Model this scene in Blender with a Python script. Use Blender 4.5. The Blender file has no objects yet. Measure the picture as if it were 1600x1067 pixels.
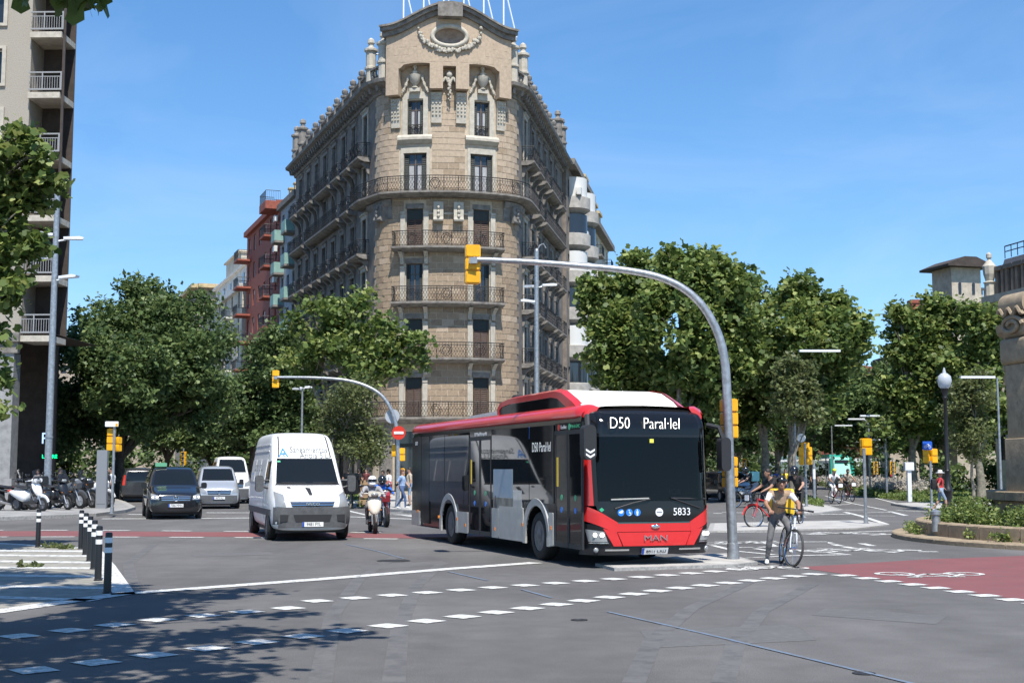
import bpy, math, random
import numpy as np
from mathutils import Vector, Matrix
from mathutils.bvhtree import BVHTree

SC = bpy.context.scene
COL = SC.collection
R = math.radians
rnd = random.Random(7)
# ------------------------------------------------------------------ camera
CAM_H, FPX, HOR = 1.75, 2050.0, 735.0
PITCH = math.atan((HOR - 533.5) / FPX)
cam_d = bpy.data.cameras.new('camera')
cam_d.sensor_width = 36; cam_d.lens = FPX / 1600 * 36
cam_d.clip_start = 0.05; cam_d.clip_end = 6000
cam = bpy.data.objects.new('camera', cam_d); COL.objects.link(cam)
cam.location = (0, 0, CAM_H); cam.rotation_euler = (R(90) + PITCH, 0, 0)
SC.camera = cam
# ------------------------------------------------------------------ sky, sun, exposure
SUN_EL, SUN_AZ = R(60), R(-13)           # light travels along +Y, turned SUN_AZ towards +X
w = bpy.data.worlds.new('World'); SC.world = w; w.use_nodes = True
nt = w.node_tree; bg = nt.nodes['Background']
sky = nt.nodes.new('ShaderNodeTexSky'); sky.sky_type = 'NISHITA'; sky.sun_disc = False
sky.sun_elevation = SUN_EL; sky.sun_rotation = math.pi + SUN_AZ
sky.altitude = 0; sky.air_density = 1.0; sky.dust_density = 0.0; sky.ozone_density = 3.0
hs = nt.nodes.new('ShaderNodeHueSaturation'); hs.inputs['Saturation'].default_value = 1.24
tcw = nt.nodes.new('ShaderNodeTexCoord'); vm = nt.nodes.new('ShaderNodeVectorMath'); vm.operation = 'MULTIPLY_ADD'
vm.inputs[1].default_value = (1, 1, .95); vm.inputs[2].default_value = (0, 0, .05)      # clear air: the pale band lies below the roofs
nt.links.new(tcw.outputs['Generated'], vm.inputs[0]); nt.links.new(vm.outputs[0], sky.inputs['Vector'])
nt.links.new(sky.outputs[0], hs.inputs['Color']); wn = nt.nodes.new('ShaderNodeTexNoise'); wn.inputs['Scale'].default_value = 2.2; wn.inputs['Detail'].default_value = 6; wn.inputs['Roughness'].default_value = .62; wn.inputs['Distortion'].default_value = .8
wm = nt.nodes.new('ShaderNodeMapping'); wm.inputs['Scale'].default_value = (1, 1, 3.5); nt.links.new(tcw.outputs['Generated'], wm.inputs['Vector']); nt.links.new(wm.outputs[0], wn.inputs['Vector'])
wr_ = nt.nodes.new('ShaderNodeMapRange'); wr_.inputs[1].default_value = .45; wr_.inputs[2].default_value = .8; wr_.inputs[3].default_value = .02; wr_.inputs[4].default_value = .16; nt.links.new(wn.outputs['Fac'], wr_.inputs[0])
wx = nt.nodes.new('ShaderNodeMix'); wx.data_type = 'RGBA'; wx.inputs[7].default_value = (5.2, 5.9, 6.8, 1); nt.links.new(wr_.outputs[0], wx.inputs[0]); nt.links.new(hs.outputs[0], wx.inputs[6])   # faint high wisps
nt.links.new(wx.outputs[2], bg.inputs[0]); bg.inputs[1].default_value = 0.132
sl = bpy.data.lights.new('sun', 'SUN'); sl.energy = 5.0; sl.angle = R(0.53); sl.color = (1, 0.955, 0.88)
sun = bpy.data.objects.new('sun', sl); COL.objects.link(sun)
_d = Vector((math.sin(SUN_AZ) * math.cos(SUN_EL), math.cos(SUN_AZ) * math.cos(SUN_EL), -math.sin(SUN_EL)))
sun.rotation_euler = _d.to_track_quat('-Z', 'Y').to_euler(); sun.location = (0, -30, 60)
vs = SC.view_settings; vs.view_transform = 'Standard'; vs.look = 'None'; vs.gamma = 1; vs.exposure = 0.56
vs.use_curve_mapping = False
SC.cycles.max_bounces = 6; SC.cycles.transparent_max_bounces = 12

# ------------------------------------------------------------------ photo-to-place helpers (used to measure where things stand)
def ray(px, py):
    u = (px - 800) / FPX; v = (533.5 - py) / FPX
    c, s = math.cos(PITCH), math.sin(PITCH)
    return Vector((u, c - v * s, s + v * c))
def W(px, py, Y):
    d = ray(px, py); return Vector((0, 0, CAM_H)) + d * (Y / d.y)
def G(px, py, z=0.0):
    d = ray(px, py); t = (z - CAM_H) / d.z
    return Vector((0, 0, CAM_H)) + d * t

# ------------------------------------------------------------------ materials
MATS = {}
def mat(name, col=(.5, .5, .5), rough=.6, metal=0, nscale=0, namt=.15, bump=0, bscale=40, coat=0, emit=0, spec=.5, col2=None, detail=4, trans=0):
    if name in MATS: return MATS[name]
    m = bpy.data.materials.new(name); m.use_nodes = True; N = m.node_tree; L = N.links
    b = N.nodes['Principled BSDF']
    b.inputs['Base Color'].default_value = (*col, 1); b.inputs['Roughness'].default_value = rough
    b.inputs['Metallic'].default_value = metal; b.inputs['Specular IOR Level'].default_value = spec
    if coat: b.inputs['Coat Weight'].default_value = coat; b.inputs['Coat Roughness'].default_value = .04
    if trans: b.inputs['Transmission Weight'].default_value = trans
    if emit:
        b.inputs['Emission Color'].default_value = (*col, 1); b.inputs['Emission Strength'].default_value = emit
    if nscale or bump:
        tc = N.nodes.new('ShaderNodeTexCoord')
    if nscale:
        n = N.nodes.new('ShaderNodeTexNoise'); n.inputs['Scale'].default_value = nscale; n.inputs['Detail'].default_value = detail
        n.inputs['Roughness'].default_value = .65
        L.new(tc.outputs['Object'], n.inputs['Vector'])
        r = N.nodes.new('ShaderNodeMapRange'); r.inputs[1].default_value = .3; r.inputs[2].default_value = .7
        L.new(n.outputs['Fac'], r.inputs[0])
        x = N.nodes.new('ShaderNodeMix'); x.data_type = 'RGBA'
        c2 = col2 or tuple(max(0, c * (1 - 2 * namt)) for c in col)
        c1 = col if col2 else tuple(min(1, c * (1 + namt)) for c in col)
        x.inputs[6].default_value = (*c1, 1); x.inputs[7].default_value = (*c2, 1)
        L.new(r.outputs[0], x.inputs[0]); L.new(x.outputs[2], b.inputs['Base Color'])
    if bump:
        n2 = N.nodes.new('ShaderNodeTexNoise'); n2.inputs['Scale'].default_value = bscale; n2.inputs['Detail'].default_value = 3
        L.new(tc.outputs['Object'], n2.inputs['Vector'])
        bp = N.nodes.new('ShaderNodeBump'); bp.inputs['Strength'].default_value = bump; bp.inputs['Distance'].default_value = .02
        L.new(n2.outputs['Fac'], bp.inputs['Height']); L.new(bp.outputs[0], b.inputs['Normal'])
    MATS[name] = m; return m

def glass_mat(name, tint=(.03, .035, .04), clear=.5, ior=1.45):
    """tinted pane: a clear tinted film mixed with a mirror sheen by fresnel"""
    if name in MATS: return MATS[name]
    m = bpy.data.materials.new(name); m.use_nodes = True; N = m.node_tree; L = N.links
    N.nodes.remove(N.nodes['Principled BSDF']); out = N.nodes['Material Output']
    t = N.nodes.new('ShaderNodeBsdfTransparent'); t.inputs[0].default_value = (clear, clear, clear * 1.02, 1)
    d = N.nodes.new('ShaderNodeBsdfDiffuse'); d.inputs[0].default_value = (*tint, 1)
    g = N.nodes.new('ShaderNodeBsdfGlossy'); g.inputs['Roughness'].default_value = .02
    m1 = N.nodes.new('ShaderNodeMixShader'); m1.inputs[0].default_value = .25
    m2 = N.nodes.new('ShaderNodeMixShader'); fr = N.nodes.new('ShaderNodeFresnel'); fr.inputs[0].default_value = ior
    L.new(t.outputs[0], m1.inputs[1]); L.new(d.outputs[0], m1.inputs[2])
    L.new(fr.outputs[0], m2.inputs[0]); L.new(m1.outputs[0], m2.inputs[1]); L.new(g.outputs[0], m2.inputs[2])
    L.new(m2.outputs[0], out.inputs[0]); MATS[name] = m; return m

# ------------------------------------------------------------------ mesh builder
class MB:
    def __init__(s, M=None): s.v = []; s.f = []; s.m = []; s.M = M
    def add(s, vs, fs, mi=0):
        o = len(s.v)
        if s.M is not None: vs = [s.M @ Vector(v) for v in vs]
        s.v.extend(tuple(v) for v in vs); s.f.extend(tuple(i + o for i in f) for f in fs); s.m.extend([mi] * len(fs)); return s
    def quad(s, a, b, c, d, mi=0): return s.add([a, b, c, d], [(0, 1, 2, 3)], mi)
    def poly(s, pts, mi=0): return s.add(pts, [tuple(range(len(pts)))], mi)
    def bx(s, x0, x1, y0, y1, z0, z1, mi=0):
        return s.add([(x0, y0, z0), (x1, y0, z0), (x1, y1, z0), (x0, y1, z0), (x0, y0, z1), (x1, y0, z1), (x1, y1, z1), (x0, y1, z1)],
                     [(0, 3, 2, 1), (4, 5, 6, 7), (0, 1, 5, 4), (1, 2, 6, 5), (2, 3, 7, 6), (3, 0, 4, 7)], mi)
    def box(s, c, d, rz=0, mi=0, M=None):
        x, y, z = d[0] / 2, d[1] / 2, d[2] / 2
        T = Matrix.Translation(c) @ (M if M is not None else Matrix.Rotation(rz, 4, 'Z'))
        vs = [T @ Vector(p) for p in [(-x, -y, -z), (x, -y, -z), (x, y, -z), (-x, y, -z), (-x, -y, z), (x, -y, z), (x, y, z), (-x, y, z)]]
        return s.add(vs, [(0, 3, 2, 1), (4, 5, 6, 7), (0, 1, 5, 4), (1, 2, 6, 5), (2, 3, 7, 6), (3, 0, 4, 7)], mi)
    def rbox(s, c, d, r, rz=0, mi=0, M=None, seg=3):
        """box with rounded vertical... all profile corners in its XZ outline (extruded along Y)"""
        hx, hz = d[0] / 2, d[2] / 2; r = min(r, hx * .99, hz * .99); pts = []
        for cx, cz, a0 in ((hx - r, hz - r, 0), (-hx + r, hz - r, 90), (-hx + r, -hz + r, 180), (hx - r, -hz + r, 270)):
            for k in range(seg + 1):
                a = R(a0 + 90 * k / seg); pts.append((cx + r * math.cos(a), cz + r * math.sin(a)))
        T = Matrix.Translation(c) @ (M if M is not None else Matrix.Rotation(rz, 4, 'Z')); n = len(pts); y = d[1] / 2
        vs = [T @ Vector((p[0], -y, p[1])) for p in pts] + [T @ Vector((p[0], y, p[1])) for p in pts]
        return s.add(vs, [tuple(range(n)), tuple(range(2 * n - 1, n - 1, -1))] + [((i + 1) % n, i, n + i, n + (i + 1) % n) for i in range(n)], mi)
    def tube(s, pts, r, n=8, cap=True, mi=0, closed=False):
        pts = [Vector(p) for p in pts]; K = len(pts)
        rs = r if isinstance(r, (list, tuple)) else [r] * K
        vs = []; up = None
        for i, p in enumerate(pts):
            if closed: t = pts[(i + 1) % K] - pts[i - 1]
            else: t = (pts[min(i + 1, K - 1)] - pts[max(i - 1, 0)])
            if t.length < 1e-9: t = Vector((0, 0, 1))
            t.normalize()
            if up is None:
                up = Vector((0, 0, 1)) if abs(t.z) < .9 else Vector((1, 0, 0))
            a = t.cross(up)
            if a.length < 1e-6: a = t.orthogonal()
            a.normalize(); b = a.cross(t); b.normalize(); up = b
            rr = rs[i]; ra, rb = (rr if isinstance(rr, tuple) else (rr, rr))
            for k in range(n):
                th = 2 * math.pi * k / n
                vs.append(p + a * (ra * math.cos(th)) + b * (rb * math.sin(th)))
        fs = []
        for i in range(K if closed else K - 1):
            j = (i + 1) % K
            for k in range(n):
                fs.append((i * n + k, i * n + (k + 1) % n, j * n + (k + 1) % n, j * n + k))
        if cap and not closed: fs += [tuple(range(n - 1, -1, -1)), tuple(range((K - 1) * n, K * n))]
        return s.add(vs, fs, mi)
    def cyl(s, p0, p1, r0, r1=None, n=12, cap=True, mi=0):
        return s.tube([p0, p1], [r0, r0 if r1 is None else r1], n, cap, mi)
    def lathe(s, prof, n=16, c=(0, 0, 0), mi=0, a0=0, a1=360, M=None):
        full = abs(a1 - a0) >= 359.9; m = n if full else n + 1; vs = []; fs = []
        for r, z in prof:
            for k in range(m):
                a = R(a0 + (a1 - a0) * k / n); vs.append((r * math.cos(a), r * math.sin(a), z))
        for i in range(len(prof) - 1):
            for k in range(n):
                fs.append((i * m + k, i * m + (k + 1) % m, (i + 1) * m + (k + 1) % m, (i + 1) * m + k))
        if full:
            fs.append(tuple(range(m - 1, -1, -1))); fs.append(tuple(range((len(prof) - 1) * m, len(prof) * m)))
        T = Matrix.Translation(c) @ (M if M is not None else Matrix.Identity(4))
        return s.add([T @ Vector(v) for v in vs], fs, mi)
    def ball(s, c, r, n=10, m=6, mi=0, M=None):
        rx, ry, rz = r if isinstance(r, (tuple, list)) else (r, r, r)
        T = Matrix.Translation(c) @ (M if M is not None else Matrix.Identity(4))
        vs = [(0, 0, -rz)]
        for i in range(1, m):
            p = -math.pi / 2 + math.pi * i / m
            for k in range(n):
                a = 2 * math.pi * k / n; vs.append((rx * math.cos(p) * math.cos(a), ry * math.cos(p) * math.sin(a), rz * math.sin(p)))
        vs.append((0, 0, rz)); fs = []; N1 = len(vs) - 1
        for k in range(n):
            fs.append((0, 1 + (k + 1) % n, 1 + k)); fs.append((N1, N1 - n + k, N1 - n + (k + 1) % n))
        for i in range(m - 2):
            for k in range(n):
                a = 1 + i * n; fs.append((a + k, a + (k + 1) % n, a + n + (k + 1) % n, a + n + k))
        return s.add([T @ Vector(v) for v in vs], fs, mi)
    def prism(s, poly, plane, c0, c1, mi=0):
        n = len(poly)
        def mk(p, c):
            return {'xz': (p[0], c, p[1]), 'yz': (c, p[0], p[1]), 'xy': (p[0], p[1], c)}[plane]
        vs = [mk(p, c0) for p in poly] + [mk(p, c1) for p in poly]
        return s.add(vs, [tuple(range(n)), tuple(range(2 * n - 1, n - 1, -1))] + [((i + 1) % n, i, n + i, n + (i + 1) % n) for i in range(n)], mi)
    def mesh(s, name, mats, smooth=None):
        me = bpy.data.meshes.new(name); me.from_pydata(s.v, [], s.f); me.update()
        for m in (mats if isinstance(mats, (list, tuple)) else [mats]): me.materials.append(m)
        if any(s.m): me.polygons.foreach_set('material_index', s.m)
        import bmesh
        bm = bmesh.new(); bm.from_mesh(me); bmesh.ops.recalc_face_normals(bm, faces=bm.faces); bm.to_mesh(me); bm.free()
        if smooth is not None:
            me.polygons.foreach_set('use_smooth', [True] * len(me.polygons))
            me.set_sharp_from_angle(angle=R(smooth))
        me.update(); return me
    def build(s, name, mats, parent=None, smooth=None, **kw):
        return obj(name, s.mesh(name, mats, smooth), parent, **kw)

def obj(name, me, parent=None, loc=None, rz=None, label=None, cat=None, group=None, kind=None):
    o = bpy.data.objects.new(name, me); COL.objects.link(o)
    if parent is not None: o.parent = parent
    if loc is not None: o.location = loc
    if rz is not None: o.rotation_euler = (0, 0, rz)
    if label: o['label'] = label
    if cat: o['category'] = cat
    if group: o['group'] = group
    if kind: o['kind'] = kind
    return o
def thing(name, label, cat, loc=(0, 0, 0), rz=0, group=None, parent=None):
    return obj(name, None, parent, loc, rz, label, cat, group)
def dup(o, parent=None, loc=None, rz=None, label=None, group=None):
    c = o.copy(); COL.objects.link(c)
    c.parent = parent
    if loc is not None: c.location = loc
    if rz is not None: c.rotation_euler = (0, 0, rz)
    if label: c['label'] = label
    if group: c['group'] = group
    for ch in list(o.children): dup(ch, c)
    return c
def smooth_eval(mb, name, mats, level=2, parent=None, **kw):
    """subdivide a cage and keep the result as plain mesh"""
    o = mb.build(name, mats); md = o.modifiers.new('s', 'SUBSURF'); md.levels = level
    dg = bpy.context.evaluated_depsgraph_get(); me = bpy.data.meshes.new_from_object(o.evaluated_get(dg)); bpy.data.objects.remove(o)
    me.polygons.foreach_set('use_smooth', [True] * len(me.polygons)); me.name = name
    return obj(name, me, parent, **kw)
def text_mesh(name, txt, size, m, parent=None, loc=(0, 0, 0), M=None, align='CENTER', ext=.002, sx=1.0, thin=0):
    cu = bpy.data.curves.new(name, 'FONT'); cu.body = txt; cu.size = size; cu.align_x = align; cu.align_y = 'CENTER'; cu.extrude = ext
    cu.resolution_u = 3; cu.offset = thin
    o = bpy.data.objects.new(name, cu); COL.objects.link(o)
    dg = bpy.context.evaluated_depsgraph_get(); me = bpy.data.meshes.new_from_object(o.evaluated_get(dg)); bpy.data.objects.remove(o)
    T = Matrix.Translation(loc) @ (M if M is not None else Matrix.Identity(4)) @ Matrix.Diagonal((sx, 1, 1, 1))
    me.transform(T); me.materials.clear(); me.materials.append(m); me.name = name
    return obj(name, me, parent)

# shared materials
M_STEEL = mat('galvanised_steel', (.36, .38, .40), .42, .6, nscale=9, namt=.18)
M_YEL = mat('signal_yellow', (.80, .40, .01), .42, nscale=2.5, namt=.10, spec=.4)
M_BLACK = mat('black_paint', (.012, .012, .013), .42)
M_RUBBER = mat('tyre_rubber', (.018, .018, .018), .8, nscale=30, namt=.3)
M_CHROME = mat('chrome', (.7, .7, .7), .15, 1)
M_WHITE = mat('white_paint', (.78, .78, .76), .35, nscale=2, namt=.03)
M_SIGNRED = mat('sign_red', (.55, .03, .012), .4)
M_DARKGLASS = mat('dark_glass', (.012, .015, .018), .04, spec=.8)
# ================================================================== GROUND
def asphalt_mat():
    m = bpy.data.materials.new('asphalt'); m.use_nodes = True; N = m.node_tree; L = N.links; b = N.nodes['Principled BSDF']
    tc = N.nodes.new('ShaderNodeTexCoord')
    def noise(sc, det=4, rough=.6, vec=None):
        n = N.nodes.new('ShaderNodeTexNoise'); n.inputs['Scale'].default_value = sc; n.inputs['Detail'].default_value = det; n.inputs['Roughness'].default_value = rough
        L.new(vec or tc.outputs['Object'], n.inputs['Vector']); return n.outputs['Fac']
    def ramp(f, a, b_, c0, c1):
        r = N.nodes.new('ShaderNodeMapRange'); r.inputs[1].default_value = a; r.inputs[2].default_value = b_; r.inputs[3].default_value = c0; r.inputs[4].default_value = c1
        L.new(f, r.inputs[0]); return r.outputs[0]
    def mul(a, b_):
        x = N.nodes.new('ShaderNodeMath'); x.operation = 'MULTIPLY'; L.new(a, x.inputs[0]); L.new(b_, x.inputs[1]); return x.outputs[0]
    mp = N.nodes.new('ShaderNodeMapping'); mp.inputs['Rotation'].default_value = (0, 0, R(-38)); mp.inputs['Scale'].default_value = (.35, .04, 1)
    L.new(tc.outputs['Object'], mp.inputs['Vector'])
    v = mul(ramp(noise(90, 2), .3, .7, .62, 1.38), ramp(noise(.22, 5), .3, .7, .8, 1.15))
    v = mul(v, ramp(noise(2.2, 5), .3, .7, .9, 1.1)); v = mul(v, ramp(noise(1.0, 3, vec=mp.outputs[0]), .35, .65, .84, 1.13))
    vo = N.nodes.new('ShaderNodeTexVoronoi'); vo.inputs['Scale'].default_value = 60; L.new(tc.outputs['Object'], vo.inputs['Vector'])
    v = mul(v, ramp(vo.outputs['Distance'], 0, .35, 1.35, .95))
    c = N.nodes.new('ShaderNodeCombineColor')
    for i, k in enumerate((.120, .115, .112)):
        q = N.nodes.new('ShaderNodeMath'); q.operation = 'MULTIPLY'; q.inputs[1].default_value = k; L.new(v, q.inputs[0]); L.new(q.outputs[0], c.inputs[i])
    L.new(c.outputs[0], b.inputs['Base Color']); b.inputs['Roughness'].default_value = .85; b.inputs['Specular IOR Level'].default_value = .25
    bp = N.nodes.new('ShaderNodeBump'); bp.inputs['Strength'].default_value = .35; bp.inputs['Distance'].default_value = .01
    L.new(noise(70, 2), bp.inputs['Height']); L.new(bp.outputs[0], b.inputs['Normal'])
    MATS['asphalt'] = m; return m
def worn_mat(name, col, wear=.42, bare=(.1, .1, .1), sc=5):
    m = bpy.data.materials.new(name); m.use_nodes = True; N = m.node_tree; L = N.links; b = N.nodes['Principled BSDF']
    tc = N.nodes.new('ShaderNodeTexCoord'); n = N.nodes.new('ShaderNodeTexNoise'); n.inputs['Scale'].default_value = sc; n.inputs['Detail'].default_value = 10; n.inputs['Roughness'].default_value = .8
    L.new(tc.outputs['Object'], n.inputs['Vector'])
    r = N.nodes.new('ShaderNodeMapRange'); r.inputs[1].default_value = wear - .06; r.inputs[2].default_value = wear + .06; L.new(n.outputs['Fac'], r.inputs[0])
    x = N.nodes.new('ShaderNodeMix'); x.data_type = 'RGBA'; x.inputs[6].default_value = (*bare, 1); x.inputs[7].default_value = (*col, 1)
    L.new(r.outputs[0], x.inputs[0])
    n2 = N.nodes.new('ShaderNodeTexNoise'); n2.inputs['Scale'].default_value = 1.2; n2.inputs['Detail'].default_value = 4; L.new(tc.outputs['Object'], n2.inputs['Vector'])
    h = N.nodes.new('ShaderNodeHueSaturation'); r2 = N.nodes.new('ShaderNodeMapRange'); r2.inputs[3].default_value = .8; r2.inputs[4].default_value = 1.15
    L.new(n2.outputs['Fac'], r2.inputs[0]); L.new(r2.outputs[0], h.inputs['Value']); L.new(x.outputs[2], h.inputs['Color'])
    L.new(h.outputs[0], b.inputs['Base Color']); b.inputs['Roughness'].default_value = .8
    MATS[name] = m; return m
A_MAT = asphalt_mat()
M_LINE = worn_mat('road_paint', (.60, .60, .57), .46, (.21, .205, .2), 8)
M_REDLANE = worn_mat('red_lane_paint', (.185, .062, .062), .42, (.13, .075, .07), 3)
M_BLUE = worn_mat('faded_blue_paint', (.125, .18, .26), .5, (.125, .13, .14), 9)
M_PAVE = mat('paving_concrete', (.40, .385, .36), .8, nscale=1.6, namt=.14, bump=.2, bscale=30)
M_PAVE2 = mat('grey_paving', (.27, .265, .255), .85, nscale=1.2, namt=.2, bump=.2, bscale=25)
M_KERB = mat('kerb_granite', (.33, .32, .30), .75, nscale=14, namt=.2)
M_BEIGE = mat('beige_hatch_asphalt', (.27, .255, .22), .85, nscale=3, namt=.18, bump=.2, bscale=60)
g = MB(); g.quad((-900, -60, 0), (900, -60, 0), (900, 2500, 0), (-900, 2500, 0)); g.build('road', A_MAT, kind='structure')

def flat(name, pts, z, m, parent=None, kind='structure', **kw):
    mb = MB(); mb.poly([(p.x, p.y, z) for p in pts]); return mb.build(name, m, parent, kind=kind, **kw)
def gp(*px): return [G(*p) for p in px]
def slab(name, pts, h, mtop, mk, kw=.28, inner=True):
    """raised pavement: kerb stones round the rim, paving inside"""
    mb = MB(); n = len(pts); c = sum(pts, Vector()) / n; ins = []
    for i, p in enumerate(pts):
        a = (pts[i] - pts[i - 1]); b = (pts[(i + 1) % n] - pts[i]); a.z = b.z = 0; a.normalize(); b.normalize()
        na = Vector((-a.y, a.x, 0)); nb = Vector((-b.y, b.x, 0)); q = (na + nb)
        if q.length < .3: q = na
        q.normalize(); s = 1 if (c - p).dot(q) > 0 else -1
        ins.append(p + q * s * min(kw / max(.35, abs(q.dot(na))), .9))
    for i in range(n):
        j = (i + 1) % n
        mb.quad((*pts[i].xy, h), (*pts[j].xy, h), (*ins[j].xy, h), (*ins[i].xy, h), 1)
        mb.quad((*pts[i].xy, 0), (*pts[j].xy, 0), (*pts[j].xy, h), (*pts[i].xy, h), 1)
    mb.poly([(*p.xy, h) for p in ins], 0)
    return mb.build(name, [mtop, mk], kind='structure')
V2 = Vector
def smooth_path(pts, k=6):
    P_ = [Vector(p) for p in pts]; P_ = [P_[0] * 2 - P_[1]] + P_ + [P_[-1] * 2 - P_[-2]]; out = []
    for i in range(1, len(P_) - 2):
        a, b, c, d = P_[i - 1:i + 3]
        for q in range(k):
            t = q / k; out.append(.5 * ((2 * b) + (c - a) * t + (2 * a - 5 * b + 4 * c - d) * t * t + (3 * b - a - 3 * c + d) * t ** 3))
    out.append(P_[-2]); return out

# pavements -------------------------------------------------------------
slab('pavement_left', gp((-260, 822), (60, 811), (150, 807), (196, 801), (212, 796), (196, 787), (150, 772), (110, 762), (-900, 757)), .13, M_PAVE2, M_KERB)
slab('pavement_corner', gp((470, 783), (540, 790), (600, 799), (660, 803), (760, 800), (900, 790), (985, 779), (1040, 768), (1085, 757), (340, 757)), .13, M_PAVE, M_KERB)
slab('traffic_island', gp((930, 884), (1020, 876), (1110, 869), (1136, 868), (1184, 882), (1150, 886), (1050, 889), (960, 892)), .055, M_PAVE, M_KERB, .1)
slab('crossing_island', gp((1110, 819), (1230, 816), (1345, 814), (1390, 821), (1340, 827), (1230, 829), (1105, 832)), .04, M_PAVE, M_KERB, .15)
slab('crossing_island', gp((1196, 792), (1262, 787), (1292, 791), (1318, 799), (1280, 804), (1210, 806)), .08, M_PAVE, M_KERB, .2)
slab('pavement_right', gp((1392, 789), (1440, 787.5), (1560, 786), (1800, 784), (1900, 792), (1650, 800), (1490, 800), (1440, 797)), .1, M_PAVE, M_KERB, .25)

# coloured lanes -----------------------------------------------------------
flat('red_cycle_lane', gp((-120, 829.5), (120, 829.5), (400, 831.5), (660, 834), (760, 836), (760, 843), (660, 841), (400, 838.5), (120, 837.5), (-120, 838)), .004, M_REDLANE)
flat('red_cycle_lane', gp((1243, 886), (1330, 881), (1450, 873.5), (1600, 868), (2000, 860), (2100, 935), (1740, 955), (1600, 938), (1450, 916), (1320, 897)), .004, M_REDLANE)
flat('hatched_traffic_zone', gp((-150, 848), (0, 850), (132, 858), (150, 880), (186, 926), (0, 951), (-150, 972)), .004, M_BEIGE)
flat('lawn_base', gp((1330, 764), (1452, 783), (1545, 788), (1900, 784), (1900, 752), (1420, 752), (1310, 753)), .05, mat('lawn_soil', (.07, .11, .03), .9, nscale=2, namt=.3))

# painted marks -------------------------------------------------------------
def line(px, wd, m=None, z=.008, name='painted_line', ground=False, dash=None):
    P_ = px if ground else gp(*px); mb = MB()
    L_ = [0]
    for a, b in zip(P_, P_[1:]): L_.append(L_[-1] + (b - a).length)
    def at(s):
        for i in range(len(P_) - 1):
            if s <= L_[i + 1] or i == len(P_) - 2:
                t = (s - L_[i]) / max(1e-6, L_[i + 1] - L_[i]); d = (P_[i + 1] - P_[i]).normalized(); return P_[i].lerp(P_[i + 1], t), Vector((-d.y, d.x, 0))
    segs = [(0, L_[-1])] if not dash else [(k * (dash[0] + dash[1]), min(L_[-1], k * (dash[0] + dash[1]) + dash[0])) for k in range(int(L_[-1] / (dash[0] + dash[1])) + 1)]
    for s0, s1 in segs:
        if s1 - s0 < .05: continue
        cuts = [s0] + [l for l in L_ if s0 < l < s1] + [s1]; ring = []
        for s in cuts:
            p, nrm = at(s); ring.append((p + nrm * wd / 2, p - nrm * wd / 2))
        for (a, b), (c, d) in zip(ring, ring[1:]): mb.quad((*a.xy, z), (*b.xy, z), (*d.xy, z), (*c.xy, z))
    return mb.build(name, m or M_LINE, kind='structure')
def squares(px, a, b, pitch, name='painted_dash'):
    """each painted square of a crossing line is a piece of its own under one line"""
    P_ = gp(*px); L_ = [0]
    for p, q in zip(P_, P_[1:]): L_.append(L_[-1] + (q - p).length)
    root = obj('dashed_crossing_line', None, kind='structure')
    mb = MB(); mb.quad((-a / 2, -b / 2, 0), (a / 2, -b / 2, 0), (a / 2, b / 2, 0), (-a / 2, b / 2, 0)); me = mb.mesh(name, M_LINE)
    k = 0
    while k * pitch < L_[-1]:
        s = k * pitch; i = max(j for j in range(len(L_)) if L_[j] <= s + 1e-9); i = min(i, len(P_) - 2)
        d = (P_[i + 1] - P_[i]).normalized(); p = P_[i] + d * (s - L_[i]); o = obj(name, me, root, (p.x, p.y, .008), math.atan2(d.y, d.x)); k += 1
squares([(-60, 1003), (60, 991), (250, 968), (452, 950)], .33, .36, .62)
squares([(495, 939), (770, 918), (1010, 901), (1190, 887)], .33, .36, .62)
squares([(-60, 1059), (57, 1047), (400, 1003.5), (790, 955), (1050, 920), (1290, 895)], .33, .36, .62)
squares([(1320, 899), (1440, 915), (1600, 940), (1760, 966)], .33, .36, .62)
squares([(-120, 828.3), (120, 828.3), (400, 830.2), (660, 832.6)], .9, .28, 1.9)
squares([(-120, 839), (120, 838.6), (400, 839.8), (660, 842.3)], .9, .28, 1.75)
line([(-80, 967), (0, 955), (190, 928), (500, 905), (700, 889), (838, 879)], .36)
line([(-150, 847.5), (0, 849), (132, 857)], .34); line([(148, 862), (165, 884), (193, 929)], .34)
for k, (y0, y1) in enumerate([(860, 861.5), (867, 869), (876, 879), (886.5, 888), (898.5, 901), (915, 919), (930, 938)]):
    x1 = [137, 140, 146, 150, 155, 168, 150][k]
    line([(-150, y0 - 1), (x1, y1)], [.5, .46, .44, .42, .40, .36, .3][k], name='hatch_stripe')
line([(158, 810.5), (300, 810), (400, 809)], .5); line([(200, 803.5), (235, 803.5)], .5); line([(322, 801), (400, 801)], .5)
line([(540, 807), (700, 813)], .35); line([(540, 797), (575, 805), (610, 806)], .2)
for k in range(4): line([(590 + k * 14, 801.5 + k * 1.2), (640 + k * 6, 800.5 + k * 2.6)], .3, name='zebra_stripe')
# blue guide lines
line([(950, 956), (1100, 990), (1250, 1026), (1420, 1067), (1500, 1087)], .06, M_BLUE); line([(815, 921), (862, 934)], .06, M_BLUE)
line([(700, 893), (762, 907)], .06, M_BLUE); line([(540, 850), (590, 861), (632, 873)], .06, M_BLUE)
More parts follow.
